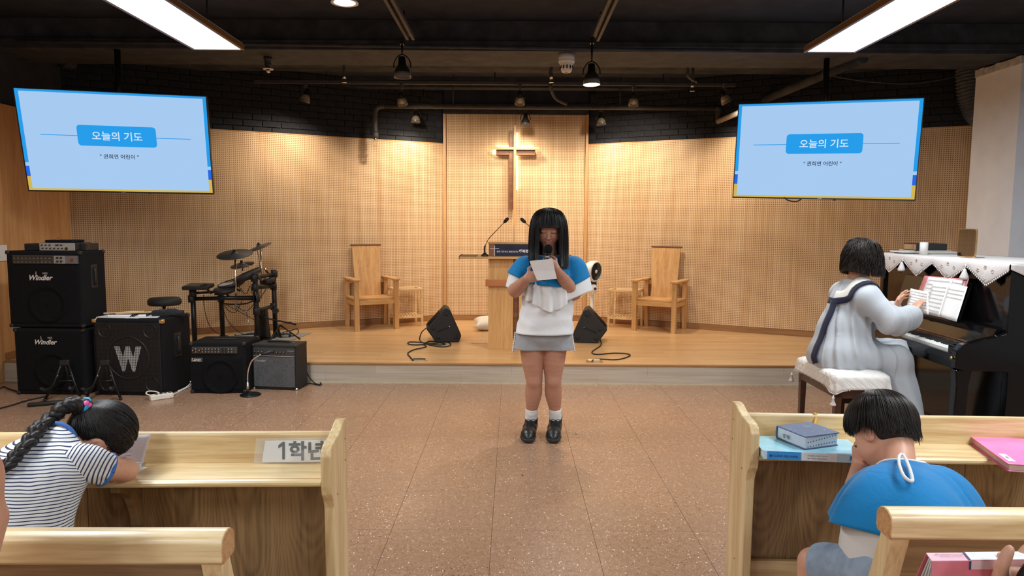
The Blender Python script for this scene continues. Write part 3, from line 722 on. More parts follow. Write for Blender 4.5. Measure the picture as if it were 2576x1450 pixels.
# ------------------------------------------------------------------ screens
def E255(r, g, b): return srgb(r, g, b)
scr = {k: emit('screen ' + k, E255(*v), 1.0) for k, v in dict(pale=(168, 204, 242), sky=(40, 158, 236), royal=(40, 106, 226), gold=(214, 182, 84), notch=(196, 222, 244), white=(206, 230, 250), navy=(24, 36, 64)).items()}
def screen(label, loc, rot, cab):
    t = thing('flat_screen', label, 'screen', loc); t.rotation_euler = rot
    w, h = 1.45, 1.45 * 9 / 16 + 0.012
    x, z = w / 2, h / 2
    MB().box(-x - 0.008, x + 0.008, 0.0, 0.045, -z - 0.012, z + 0.006, 0.004).build('cabinet', M['black_plastic'], t)
    MB().box(-x - 0.008, x + 0.008, -0.006, 0.002, -z - 0.012, -z).box(-x - 0.008, x + 0.008, -0.004, 0.002, z, z + 0.006).box(-x - 0.008, -x, -0.004, 0.002, -z, z).box(x, x + 0.008, -0.004, 0.002, -z, z).build('bezel', M['black_plastic'], t)
    s = MB().box(-x, x, -0.001, 0.001, -z, z).build('screen_panel', scr['pale'], t)
    X = lambda f: -x + f * w
    Z = lambda f: z - f * h
    def q(name, m, x0, x1, f0, f1, d=0.0012):
        MB().box(X(x0), X(x1), -d, -0.0005, Z(f1), Z(f0)).build(name, m, s)
    bw = 0.019
    q('slide_border', scr['sky'], 0, 1, 0, 0.022); q('slide_border', scr['sky'], 0, bw, 0, 0.72); q('slide_border', scr['sky'], 1 - bw, 1, 0, 0.72)
    q('slide_border', scr['royal'], 0, bw, 0.755, 0.86); q('slide_border', scr['royal'], 1 - bw, 1, 0.755, 0.86)
    q('slide_border', scr['gold'], 0, bw, 0.86, 1); q('slide_border', scr['gold'], 1 - bw, 1, 0.86, 1); q('slide_border', scr['gold'], 0, 1, 0.98, 1)
    q('slide_rule', scr['sky'], 0.10, 0.9, 0.435, 0.442)
    MB().box(X(0.29), X(0.71), -0.0018, -0.0006, Z(0.537), Z(0.33)).build('title_box', scr['sky'], s)
    # rounded title box corners come from a bevelled prism
    bpy.data.objects.remove(s.children[-1])
    pr = []
    cx, cz, hw, hh, r = 0, (Z(0.33) + Z(0.537)) / 2, 0.21 * w, 0.1035 * h, 0.026
    for k, (sx, sz) in enumerate(((1, 1), (-1, 1), (-1, -1), (1, -1))):
        for j in range(5):
            a = PI / 2 * (k + j / 4); pr.append((cx + sx * (hw - r) + r * math.cos(a), cz + sz * (hh - r) + r * math.sin(a)))
    MB().prism(pr, -0.0018, -0.0006, 'y').build('title_box', scr['sky'], s)
    lettering('title_text', '오늘의 기도', 0.1, scr['white'], s, T(0, -0.002, Z(0.433)), width=0.268 * w, bold=0.010)
    lettering('subtitle_text', '" 권희연 어린이 "', 0.05, scr['navy'], s, T(0, -0.0012, Z(0.64)), width=0.208 * w, bold=0.008)
    MB().box(-0.2, 0.2, 0.045, 0.09, -0.15, 0.2, 0.006).build('wall_bracket', M['black_metal'], t)
    MB().lathe([(0, 0), (0.012, 0), (0.012, 0.012), (0, 0.012)], 10, M=T(cab, 0.03, -z - 0.02)).build('sensor', M['black_plastic'], t)
    MB().box(-0.018, 0.018, -0.0066, -0.006, -z - 0.008, -z - 0.004).build('maker_mark', M['silver'], t)
    return t
sl_ = screen('large flat screen at the left showing a pale blue slide, tilted down', (-3.362, 5.898, 2.076), tuple(math.radians(a) for a in (12.03, 0.11, 12.58)), 0.2)
sr_ = screen('large flat screen at the right showing a pale blue slide, beside the white column', (2.705, 6.035, 2.07), tuple(math.radians(a) for a in (0.59, 1.56, -23.26)), 0.12)
for s_, px, Yb in ((sl_, 312, 5.99), (sr_, 2090, 6.12)):
    # drop pole from ceiling to bracket (local space of the screen)
    bpy.context.view_layer.update()
    inv = s_.matrix_world.inverted()
    b0 = s_.matrix_world @ Vector((0, 0.075, 0.1)); b1 = Vector((b0[0], b0[1] + 0.02, 2.867))
    MB().tube([inv @ b0, inv @ b1], 0.025, 12).build('drop_pole', M['black_metal'], s_)
cp = cable_thing('screen_cable', 'short black cable looping below the right screen', 'cable', [aty(1972, 497, 6.15), aty(1985, 505, 6.14), aty(2005, 507, 6.13), aty(2020, 497, 6.12)], 0.006, M['rubber'])
# ================================================================== STAGE FURNITURE
# cross on the centre panel
cr = thing('wall_cross', 'light wooden cross with dark rear cross and glowing strips on the centre panel', 'cross', (0.026, 8.70, 1.40))
MB().box(-0.016, 0.016, -0.16, -0.12, -0.02, 1.225, 0.002).build('upright', M['oak_z'], cr)
MB().box(-0.30, -0.0162, -0.16, -0.12, 0.93, 0.962, 0.002).box(0.0162, 0.30, -0.16, -0.12, 0.93, 0.962, 0.002).build('crossbar', M['oak_x'], cr)
MB().box(-0.073, -0.017, -0.12, -0.025, 0.20, 1.165, 0.002).build('rear_upright', M['oak_dark'], cr)['label'] = 'dark stained rear upright'
MB().box(-0.232, -0.0735, -0.12, -0.025, 0.868, 0.93, 0.002).box(-0.0165, 0.25, -0.12, -0.025, 0.868, 0.93, 0.002).build('rear_crossbar', M['oak_dark'], cr)['label'] = 'dark stained rear crossbar'
led_w = emit('warm light strip', (1.0, 0.88, 0.62), 11.0)
MB().box(0.019, 0.029, -0.03, -0.012, 0.45, 0.90).build('light_strip', led_w, cr); MB().box(0.019, 0.029, -0.03, -0.012, 0.985, 1.15).build('light_strip', led_w, cr)
MB().box(-0.23, -0.08, -0.03, -0.012, 0.984, 0.994).build('light_strip', led_w, cr); MB().box(0.03, 0.22, -0.03, -0.012, 0.984, 0.994).build('light_strip', led_w, cr)
MB().box(-0.275, -0.238, -0.11, -0.04, 0.885, 0.925, 0.006).build('lamp_end', led_w, cr)

# pulpit
PX, PYf = 0.040, 6.665
pu = thing('pulpit', 'oak pulpit with wide top board standing on the stage behind the girl', 'pulpit', (PX, PYf, STZ))
bw = 0.272
bm_ = MB().box(-bw, -0.028, 0, 0.36, 0, 0.89, 0.003).box(0.028, bw, 0, 0.36, 0, 0.89, 0.003); bm_.build('body', M['oak_z'], pu)
MB().box(-0.028, 0.028, 0.03, 0.33, 0, 0.89).build('centre_groove', M['oak_dark'], pu)
MB().box(-bw - 0.028, bw + 0.028, -0.03, 0.02, 0.625, 0.69, 0.003).build('cross_band', M['orange_wood'], pu)
MB().box(-0.55, 0.55, -0.07, 0.42, 0.895, 0.918, 0.003).build('top_board', M['oak_x'], pu)
MB().box(-0.556, -0.55, -0.07, 0.42, 0.89, 0.925, 0.001).box(0.55, 0.556, -0.07, 0.42, 0.89, 0.925, 0.001).build('edge_strip', M['oak_dark'], pu)
hb = MB().box(-0.272, 0.272, 0.085, 0.30, 0.918, 1.036, 0.003).build('lectern_box', M['oak_x'], pu)
MB().box(-0.28, 0.28, 0.07, 0.32, 1.036, 1.054, 0.003).build('lectern_top', M['oak_x'], pu)
navy = mat('navy sign', srgb(30, 34, 62), 0.5)
sg = MB().box(-0.27, 0.27, 0.074, 0.085, 0.92, 1.034).build('sign_board', navy, pu)
MB().box(-0.27, -0.212, 0.072, 0.075, 0.92, 1.034).build('sign_end', mat('brown sign end', srgb(150, 98, 72), 0.5), sg)
wt = mat('white print', (0.85, 0.85, 0.85), 0.6)
MB().box(-0.262, -0.170, 0.0705, 0.0725, 0.988, 0.993).box(-0.217, -0.211, 0.0705, 0.0725, 0.92, 1.02).build('sign_cross_mark', wt, sg)
lettering('sign_text', '함께 기도하고 함께 섬기는', 0.03, wt, sg, T(-0.085, 0.0735, 0.962), width=0.215, bold=0.006)
lettering('sign_script', '행복한', 0.05, wt, sg, T(0.075, 0.0735, 0.968), width=0.095, bold=0.022, shear=0.15)
lettering('sign_script', '공동체', 0.05, wt, sg, T(0.19, 0.0735, 0.965), width=0.1, bold=0.02, shear=0.15)
# grey tray at the left end of the pulpit
tr = thing('grey_tray', 'flat grey folder lying at the left end of the pulpit top', 'folder', (PX - 0.46, PYf + 0.06, STZ + 0.918))
MB().box(-0.08, 0.075, -0.1, 0.12, 0.0005, 0.008, 0.002).build('cover', mat('taupe folder', srgb(120, 100, 84), 0.6), tr)
MB().box(-0.085, -0.078, -0.1, 0.12, 0.0005, 0.014, 0.002).build('spine', M['black_plastic'], tr)
def gooseneck(label, bx, tipx, tipz, tipy, side):
    base = Vector((bx, PYf - 0.01, STZ + 0.918)); t = thing('gooseneck_microphone', label, 'microphone', tuple(base))
    MB().lathe([(0, 0.0005), (0.036, 0.0005), (0.036, 0.012), (0.02, 0.026), (0.014, 0.034), (0, 0.034)], 18).build('base', M['black_plastic'], t)
    bend = Vector((side * 0.022, 0, 0.155)); tip = Vector((tipx, tipy, tipz)) - base
    P = smooth_path([(0, 0, 0.03), (0, 0, 0.09), bend * 0.85, bend + (tip - bend) * 0.12, bend + (tip - bend) * 0.5, tip], 6)
    MB().tube(P[:9], 0.0085, 8).build('lower_stem', M['black_plastic'], t)
    MB().tube(P[8:], 0.0035, 6).build('stem', M['black_metal'], t)
    d = (tip - bend).normalized()
    MB().tube([tip - d * 0.01, tip, tip + d * 0.012, tip + d * 0.048, tip + d * 0.06], [0.008, 0.014, 0.0165, 0.0165, 0.009], 12).build('foam_head', M['rubber'], t)
gooseneck('gooseneck microphone at the left of the pulpit top', -0.268, -0.075, 1.430, 6.5, 1)
gooseneck('gooseneck microphone on the pulpit, stem vanishing behind the girl', 0.345, 0.118, 1.430, 6.5, -1)

# armchairs
def armchair(label, loc, rz):
    t = thing('oak_armchair', label, 'armchair', loc, rz, 'oak armchairs on the stage')
    o = M['oak_z']; ox = M['oak_x']; w = 0.235
    for s in (-1, 1):
        MB().prism([(s * w - 0.0255, 0.0), (s * w + 0.0255, 0.0), (s * w + 0.0255, 0.575), (s * w - 0.0255, 0.575)], -0.03, 0.024, 'y', 0.002).build('leg', o, t)
        MB().prism([(0.45, 0), (0.405, 0), (0.385, 0.33), (0.385, 0.575), (0.43, 0.575), (0.432, 0.34)], s * w - 0.024, s * w + 0.024, 'x', 0.002).build('leg', o, t)
        MB().box(s * w - 0.042, s * w + 0.042, -0.05, 0.44, 0.575, 0.597, 0.003).build('armrest', ox, t)
        MB().box(s * w - 0.016, s * w + 0.016, 0.02, 0.42, 0.29, 0.345, 0.002).build('side_rail', ox, t)
    MB().box(-w + 0.022, w - 0.022, -0.012, 0.014, 0.30, 0.35, 0.002).build('front_rail', ox, t)
    MB().box(-w - 0.02, w + 0.02, 0.02, 0.42, 0.35, 0.374, 0.004).build('seat', ox, t)
    MB().box(-w, w, 0.405, 0.43, 0.52, 0.57, 0.002).build('back_rail', ox, t)
    Mx = T(0, 0.328, 0.372) @ RX(-0.12)
    MB().prism([(-0.15, 0), (0.15, 0), (0.172, 0.60), (-0.172, 0.60)], 0, 0.022, 'y', 0.002, M=Mx).build('backrest', o, t)
    MB().box(-0.186, 0.186, -0.006, 0.03, 0.60, 0.618, 0.002, M=Mx).build('top_cap', M['oak_dark'], t)
    return t
armchair('oak armchair with tall plain back on the stage, left of the pulpit', (-1.565, 7.845, STZ), math.radians(28))
armchair('oak armchair with tall plain back on the stage, right of the pulpit', (1.645, 7.835, STZ), math.radians(-30))
def side_table(label, loc, rz):
    t = thing('side_table', label, 'table', loc, rz, 'small open side tables')
    bi = M['birch']; w, d = 0.17, 0.135
    for sx in (-1, 1):
        for sy in (-1, 1):
            MB().box(sx * w - 0.013, sx * w + 0.013, sy * d - 0.013, sy * d + 0.013, 0, 0.442, 0.002).build('leg', bi, t)
    f = MB()
    for sy in (-1, 1): f.box(-w - 0.013, w + 0.013, sy * d - 0.014, sy * d + 0.014, 0.432, 0.456, 0.003)
    for sx in (-1, 1): f.box(sx * w - 0.013, sx * w + 0.013, -d, d, 0.434, 0.458, 0.002)
    f.build('top_frame', bi, t)
    g = MB().box(-w + 0.012, w - 0.012, -d + 0.012, d - 0.012, 0.438, 0.442).build('glass_top', M['clear'], t)
    r = MB()
    for sy in (-1, 1): r.box(-w, w, sy * d - 0.009, sy * d + 0.009, 0.10, 0.125, 0.002)
    r.build('shelf_rail', bi, t)
    me = None
    for k in range(9):
        x = -w + 0.03 + k * (2 * w - 0.06) / 8
        if me is None:
            o = MB().box(-0.011, 0.011, -d, d, 0.122, 0.134, 0.002).build('slat', bi, t); me = o.data
        else: o = link(bpy.data.objects.new('slat', me), t)
        o.location = (x, 0, 0)
    return t
m, nt, b = nodes('clear plastic'); b.inputs['Transmission Weight'].default_value = 0.0; b.inputs['Roughness'].default_value = 0.08
b.inputs['Alpha'].default_value = 0.16; b.inputs['Base Color'].default_value = (0.85, 0.9, 0.92, 1)
_v = coords(nt); _n = N(nt, 'ShaderNodeTexNoise', Scale=8.0); nt.links.new(_v, _n.inputs['Vector']); _r = ramp(nt, _n.outputs['Fac'], [(0, (0.06,) * 3), (1, (0.14,) * 3)]); nt.links.new(_r.outputs[0], b.inputs['Roughness'])
M['clear'] = m
side_table('small pale slatted side table beside the left armchair', (-1.30, 8.265, STZ), math.radians(24))
side_table('small pale slatted side table beside the right armchair', (1.385, 8.265, STZ), math.radians(-24))

# floor monitors
def monitor(label, loc, rz, s):
    t = thing('floor_monitor', label, 'loudspeaker', loc, rz)
    prof = [(-0.205, 0.10), (-0.265, 0.155), (-0.055, 0.365), (0.0, 0.355), (0.02, 0.335), (0.118, 0.065), (0.10, 0.0), (-0.155, 0.0)]
    prof = [(-0.262, 0.145), (-0.06, 0.362), (-0.012, 0.338), (0.105, 0.068), (0.08, 0.0), (-0.16, 0.0)]
    P = [(s * x, z) for x, z in prof]
    if s < 0: P = P[::-1]
    MB().prism(P, 0, 0.34, 'y', 0.012).build('cabinet', M['black_tolex'], t)
    g = MB()
    # grille on the lifted face
    a = Vector((s * -0.055, 0, 0.352)); b_ = Vector((s * -0.25, 0, 0.15)); 
    nrm = Vector((s * -0.72, 0, 0.69)) * 0.006
    u = (b_ - a)
    for (f0, f1, y0, y1) in ((0.06, 0.94, 0.03, 0.31),):
        p0 = a + u * f0 + nrm; p1 = a + u * f1 + nrm
        g.grid([[p0 + Vector((0, y0, 0)), p0 + Vector((0, y1, 0))], [p1 + Vector((0, y0, 0)), p1 + Vector((0, y1, 0))]], flip=s < 0)
    solidify(g.build('grille', M['grille'], t), 0.006)
    h = MB(); p0 = a + u * 0.12 + nrm * 1.6; p1 = a + u * 0.6 + nrm * 1.6
    h.grid([[p0 + Vector((0, 0.06, 0)), p0 + Vector((0, 0.13, 0))], [p1 + Vector((0, 0.06, 0)), p1 + Vector((0, 0.13, 0))]], flip=s < 0)
    solidify(h.build('handle_recess', mat('deep black', (0.003, 0.003, 0.003), 0.9), t), 0.004)
    f = None
    for (x, z) in ((-0.185, 0.15), (-0.05, 0.30), (-0.14, 0.055), (0.045, 0.055)):
        MB().lathe([(0.018, 0), (0.018, 0.008), (0.01, 0.01), (0, 0.007)], 14, M=T(s * x, 0.0, z) @ RX(PI / 2)).build('foot', M['rubber'], t)
    MB().tube([(s * -0.15, -0.006, 0.115), (s * -0.02, -0.006, 0.165)], 0.004, 6).build('rail_groove', M['rubber'], t)
    MB().lathe([(0.008, 0), (0.008, 0.004), (0, 0.005)], 10, M=T(s * -0.022, -0.002, 0.165) @ RX(PI / 2)).build('screw', M['steel'], t)
    return t
monitor('black wedge stage monitor on the stage left of the pulpit', (-0.628, 7.04, STZ), math.radians(8), 1)
monitor('black wedge stage monitor on the stage right of the girl', (0.735, 7.05, STZ), math.radians(-8), -1)
# stage sockets
def socket(label, px, py):
    c = atz(px, py, STZ); t = thing('floor_socket', label, 'floor socket', (c[0], c[1], STZ))
    MB().box(-0.075, 0.075, -0.045, 0.045, 0.0, 0.004, 0.001).build('plate', M['brass'], t)
    MB().box(-0.05, 0.05, -0.022, 0.026, 0.004, 0.006).build('well', mat('socket well', (0.3, 0.29, 0.27), 0.4), t)
    MB().box(-0.055, 0.055, 0.026, 0.032, 0.004, 0.06, 0.002).build('lid', M['brass'], t).rotation_euler = (-0.9, 0, 0)
socket('brass floor socket at the stage edge below the left stage monitor', 1053, 909)
socket('brass floor socket at the stage edge below the right stage monitor', 1496, 911)
c = atz(1205, 863, STZ); t = thing('floor_hatch', 'closed wooden floor hatch in the stage left of the pulpit foot', 'floor hatch', (c[0], c[1], STZ))
MB().box(-0.075, 0.075, -0.05, 0.05, 0, 0.0015).build('rim', M['base_wood'], t); MB().box(-0.07, 0.07, -0.045, 0.045, 0.0012, 0.002).build('lid', M['stage'], t)
R_ = STZ + 0.006
def gp(px, py, z=None): return atz(px, py, z or R_)
cable_thing('black_cable', 'coiled black cable in front of the left stage monitor', 'cable',
    [aty(1072, 826, 7.06), aty(1060, 838, 7.05), gp(1057, 858), gp(1080, 868), gp(1110, 873), gp(1132, 870), gp(1128, 862), gp(1095, 864), gp(1050, 868), gp(1028, 866), gp(1030, 861), gp(1060, 862), gp(1100, 868), gp(1120, 866), gp(1085, 859), gp(1066, 866), gp(1072, 873), gp(1042, 880), gp(1026, 889), gp(1032, 899), gp(1040, 907, R_ + 0.004)], 0.006, M['rubber'])
cable_thing('black_cable', 'black cable snaking from the right stage monitor to its floor socket', 'cable',
    [aty(1500, 833, 7.3), gp(1508, 850), gp(1512, 868), gp(1490, 885), gp(1500, 892), gp(1545, 889), gp(1580, 891), gp(1582, 897), gp(1552, 905), gp(1500, 904), gp(1489, 910, R_ + 0.004)], 0.006, M['rubber'])

# white cushion on the stage
c = atz(1212, 833, STZ)
def pillow(name, label, loc, rz, w, d, h, m, tilt=0):
    P = []; n = 22
    for i in range(n + 1):
        row = []
        for j in range(n + 1):
            u, v = 2 * i / n - 1, 2 * j / n - 1
            e = (1 - u ** 4) * (1 - v ** 4)
            pin = 1 - 0.12 * (abs(u) * (1 - abs(v)) ** 0.5 * 0 + (1 - abs(u)) * abs(v) ** 3)
            row.append(Vector((u * w / 2 * (1 - 0.1 * (1 - v * v)), v * d / 2 * (1 - 0.1 * (1 - u * u)), e ** 0.55 * h / 2)))
        P.append(row)
    b_ = MB(); b_.grid(P); b_.grid([[Vector((p[0], p[1], -p[2])) for p in r] for r in P], flip=True)
    bmesh.ops.remove_doubles(b_.bm, verts=b_.bm.verts, dist=1e-4)
    o = b_.build(name, m, None, loc=loc, rot=(tilt, 0, rz)); return tag(o, label, 'cushion')
pillow('cushion', 'white cushion lying flat on the stage behind the pulpit', (c[0] + 0.16, c[1] + 0.16, STZ + 0.07), 0.1, 0.52, 0.42, 0.145, cloth_mat('cushion cotton', (0.74, 0.68, 0.58), fold=0.2), 0.08)

# air circulator fan
c = Vector((0.955, 8.10, STZ))
fn = thing('stand_fan', 'white stand fan with round head on the stage behind the right monitor', 'fan', tuple(c))
MB().lathe([(0, 0), (0.13, 0), (0.135, 0.012), (0.12, 0.03), (0.04, 0.045), (0.024, 0.06), (0, 0.06)], 28).build('base', M['white_plastic'], fn)
MB().lathe([(0.135, 0.0), (0.137, 0.006), (0.134, 0.012)], 28).build('foot_ring', M['black_plastic'], fn)
MB().tube([(0, 0, 0.05), (0, 0, 0.42)], 0.019, 14).build('pole', M['white_plastic'], fn)
MB().lathe([(0.02, 0.40), (0.05, 0.43), (0.06, 0.455), (0.055, 0.52), (0.03, 0.53), (0, 0.53)], 20).build('control_body', M['white_plastic'], fn)
MB().lathe([(0, 0), (0.016, 0), (0.016, 0.008), (0, 0.008)], 12, M=T(0.03, -0.052, 0.48) @ RX(PI / 2)).build('dial', M['black_plastic'], fn)
MB().prism([(-0.1, 0.52), (-0.06, 0.50), (0.05, 0.5), (0.05, 0.56), (-0.06, 0.58), (-0.1, 0.68), (-0.125, 0.68)], -0.03, 0.03, 'y', 0.006).build('yoke', M['black_plastic'], fn)
q = T(0, 0, 0.685) @ RZ(math.radians(48)) @ RX(math.radians(-86))
MB().lathe([(0.02, -0.09), (0.09, -0.08), (0.118, -0.03), (0.126, 0.03), (0.124, 0.055), (0.11, 0.062), (0.105, 0.05)], 32, M=q @ RX(PI)).build('head_shell', M['white_plastic'], fn)
g = MB()
for r in np.linspace(0.03, 0.106, 8): g.tube([Vector((r * math.cos(a), r * math.sin(a), -0.055)) for a in np.linspace(0, 2 * PI, 25)], 0.0016, 4, caps=False)
for k in range(24): a = 2 * PI * k / 24; g.tube([(0.02 * math.cos(a), 0.02 * math.sin(a), -0.055), (0.108 * math.cos(a), 0.108 * math.sin(a), -0.055)], 0.0014, 4, caps=False)
o = g.build('front_grille', M['black_plastic'], fn); o.data.transform(q)
bl = MB()
for k in range(5):
    a = 2 * PI * k / 5
    bl.grid([[Vector((r * math.cos(a + t_), r * math.sin(a + t_), -0.03 + 0.03 * t_)) for r in (0.02, 0.06, 0.1)] for t_ in (0, 0.35, 0.7)])
o = bl.build('blade', M['black_plastic'], fn); o.data.transform(q)
MB().lathe([(0, -0.06), (0.022, -0.058), (0.024, -0.05), (0, -0.05)], 16, M=q).build('hub_badge', M['white_plastic'], fn)
MB().lathe([(0.104, 0.0), (0.1, 0.03), (0.0, 0.04)], 24, M=q).build('dark_well', M['black_plastic'], fn)
MB().lathe([(0, 0), (0.02, 0), (0.02, 0.01), (0, 0.014)], 14, M=T(-0.105, -0.03, 0.675) @ RX(PI / 2)).build('pivot_cap', M['white_plastic'], fn)
cable_thing('fan_cord', 'thin pale cord rising from behind the girl to the fan', 'cord', [aty(1440, 764, 8.2), aty(1455, 752, 8.2), aty(1470, 742, 8.15), aty(1480, 732, 8.1)], 0.004, M['cream_plastic'])

# ================================================================== PEWS
def lerp(a, b, t): return a + (b - a) * t
def desk(label, loc, rz, s, L):
    """book rest of the front row. local +x runs away from the aisle times s; y=0 is the shelf's near edge, +y the stage side"""
    t = thing('pew_book_rest', label, 'pew', loc, rz)
    prof = [(0.222, 0), (0.222, 0.782), (0.20, 0.785), (0.172, 0.782), (0.135, 0.770), (0.10, 0.762), (0.06, 0.760), (0.028, 0.757), (0.008, 0.747), (0, 0.73), (0, 0.64), (0.006, 0.615), (0.022, 0.592), (0.034, 0.565), (0.037, 0.52), (0.037, 0)]
    a, b_ = sorted((0.0, s * 0.031))
    MB().prism(prof, a, b_, 'x', 0.004).build('end_panel', M['pine_z'], t)
    for (y, z) in ((0.19, 0.725), (0.19, 0.655), (0.075, 0.59), (0.12, 0.25)):
        MB().lathe([(0, 0), (0.003, 0), (0.003, 0.002), (0, 0.002)], 8, M=T(-s * 0.0005, y, z) @ RY(-s * PI / 2)).build('plug', M['end_grain'], t)
    X = lambda q0, q1: sorted((s * q0, s * q1))
    x0, x1 = X(0.031, L)
    # shelf with a rounded front edge
    sp = [(0.17, 0.642), (0.17, 0.66), (0.02, 0.66), (0.008, 0.6585), (0.001, 0.654), (0, 0.648), (0.003, 0.642), (0.012, 0.639)]
    MB().prism(sp, x0, x1, 'x').build('shelf', M['pine_x'], t)
    MB().box(x0, x1, 0.018, 0.022, 0.6595, 0.6606).build('shelf_groove', M['pine_x'], t)
    bp = [(0.152, 0.655), (0.164, 0.745), (0.167, 0.752), (0.185, 0.752), (0.188, 0.748), (0.185, 0.64), (0.152, 0.64)]
    MB().prism(bp, x0, x1, 'x', 0.002).build('top_board', M['pine_x'], t)
    n = 3; w = (L - 0.031) / n
    for k in range(n):
        a, b_ = X(0.031 + k * w + 0.001, 0.031 + (k + 1) * w - 0.001)
        o = MB().box(a, b_, 0.158, 0.176, 0.06, 0.641).build('modesty_panel', M['pew_panel'], t)
    a, b_ = X(0.031, L)
    MB().box(a, b_, 0.135, 0.156, 0.05, 0.235, 0.003).build('bottom_rail', M['pine_x'], t)
    if s > 0:
        sc = MB()
        for q in ((0.300, 0.69, 0.306, 0.74), (0.306, 0.688, 0.311, 0.722), (0.292, 0.70, 0.302, 0.705), (0.312, 0.69, 0.318, 0.712)): sc.tube([(q[0], 0.1555 + 0.16 * (q[1] - 0.68), q[1]), (q[2], 0.1555 + 0.16 * (q[3] - 0.68), q[3])], 0.0009, 5)
        sc.build('scribble', M['ink'], t)
    bk = [(0.158, 0.36), (0.158, 0.64), (0.03, 0.64), (0.03, 0.615), (0.06, 0.605), (0.10, 0.57), (0.125, 0.51), (0.135, 0.42)]
    for q0 in (0.62, 1.35):
        if q0 < L: 
            a, b_ = X(q0, q0 + 0.026); MB().prism(bk, a, b_, 'x', 0.003).build('bracket', M['pew_panel_x'], t)
    return t
desk('left pale wooden pew book rest with curved end panel, sheet reading 1학년 on it', (-0.519, 1.915, 0), math.radians(2.0), -1, 2.3)
desk('right pale wooden pew book rest with curved end panel, blue and pink files on it', (0.776, 2.16, 0), math.radians(-2.0), 1, 2.3)
def bench(label, loc, rz, s, L):
    """front pew seat seen from behind; y=0 is the rear face of the top rail, +y towards the stage, back leans"""
    t = thing('pew_bench', label, 'pew', loc, rz)
    X = lambda q0, q1: sorted((s * q0, s * q1))
    lean = -0.0
    cap = []
    for k in range(13):
        a = PI * k / 12
        cap.append((0.03 + 0.032 * -math.cos(a) , 0.728 + 0.026 * math.sin(a)))
    cap = [(-0.002, 0.695)] + cap + [(0.062, 0.70), (0.055, 0.69), (0.004, 0.688)]
    a, b_ = X(0, L)
    MB().prism(cap[::-1], a, b_, 'x', 0.002).build('top_rail', M['pine_x'], t)
    a, b_ = X(-0.0012, 0.0012)
    MB().prism([(y * 0.97 + 0.001, (z - 0.71) * 0.96 + 0.71) for y, z in cap[::-1]], a, b_, 'x').build('end_cap', M['end_grain'], t)
    # leaning end stile
    st_ = [(0.004, 0.69), (0.052, 0.69), (0.165, 0.36), (0.165, 0.0), (0.10, 0.0), (0.11, 0.33)]
    a, b_ = X(0.006, 0.048)
    MB().prism(st_, a, b_, 'x', 0.003).build('end_stile', M['pine_z'], t)
    pn = [(0.018, 0.69), (0.036, 0.69), (0.145, 0.36), (0.127, 0.36)]
    a, b_ = X(0.048, L); MB().prism(pn, a, b_, 'x').build('back_panel', M['pew_panel_x'], t)
    a, b_ = X(0.0, L); MB().prism([(0.12, 0.345), (0.45, 0.36), (0.465, 0.372), (0.45, 0.385), (0.13, 0.372)], a, b_, 'x', 0.003).build('seat', M['pine_x'], t)
    a, b_ = X(0.01, 0.045); MB().box(a, b_, 0.38, 0.44, 0, 0.36, 0.003).build('leg', M['pine_z'], t)
    return t
bench('left pew bench backrest with rounded top rail at the bottom edge of the view', (-0.60, 1.365, 0), math.radians(0.8), -1, 2.2)
bench('right pew bench backrest with rounded top rail, behind the boy in blue cape', (0.868, 1.50, 0), math.radians(-0.3), 1, 2.2)
# ================================================================== BAND GEAR
knob_m = M['black_plastic']; chrome = M['chrome']
def knob(mb, x, y, z, r=0.008, d=0.012, n=10):
    mb.lathe([(0, d), (r * 0.8, d), (r, 0.002), (r, 0)], n, M=T(x, y, z) @ RX(PI / 2))
def amp_box(name, label, x0, x1, yf, depth, z0, z1, yaw=0.0, cover=None, cat='amplifier', group=None, bev=0.018, lean=0.0):
    """cabinet; local x across centred, y: front face at -depth/2, z from 0"""
    cx = (x0 + x1) / 2; w = x1 - x0; h = z1 - z0
    c = Vector((cx, yf, z0)) + RZ(yaw).to_3x3() @ Vector((0, depth / 2, 0))
    t = thing(name, label, cat, tuple(c), yaw, group)
    MB().box(-w / 2, w / 2, -depth / 2 + 0.006, depth / 2, 0.0, h, bev, 3).build('cabinet', cover or M['black_carpet'], t)
    return t, w, h, -depth / 2
def ring(mb, x, y, z, r, t=0.004, n=40):
    mb.tube([(x + r * math.cos(a), y, z + r * math.sin(a)) for a in np.linspace(0, 2 * PI, n + 1)], t, 6, caps=False)
def cone_disc(name, t, x, y, z, r, m, dome=True):
    prof = [(r, 0.004), (r * 0.93, 0.012), (r * 0.85, 0.004), (r * 0.32, -0.012), (r * 0.28, -0.004), (0, 0.004)] if dome else [(r, 0.003), (r * 0.9, 0.003), (r * 0.88, -0.01), (0, -0.01)]
    return MB().lathe(prof, 36, M=T(x, y, z) @ RX(PI / 2)).build(name, m, t)
cone_m = mat('speaker cone behind mesh', (0.006, 0.006, 0.007), 0.85, var=0.3, scale=60, spec=0.1)
silver_logo = mat('silver badge', (0.72, 0.70, 0.66), 0.35, 0.2)
def handle_side(t, x, y, z, h=0.2, w=0.085):
    MB().box(x, x + 0.004, y - w / 2, y + w / 2, z - h / 2, z + h / 2, 0.002).build('handle_plate', M['black_plastic'], t)
    MB().box(x + 0.002, x + 0.0055, y - w * 0.32, y + w * 0.32, z - h * 0.4, z + h * 0.4, 0.001).build('handle_recess', mat('handle hollow', (0.002, 0.002, 0.002), 0.9), t)
    MB().tube([(x + 0.004, y, z - h * 0.36), (x + 0.012, y, z - h * 0.2), (x + 0.012, y, z + h * 0.2), (x + 0.004, y, z + h * 0.36)], 0.01, 8).build('handle_bar', M['rubber'], t)
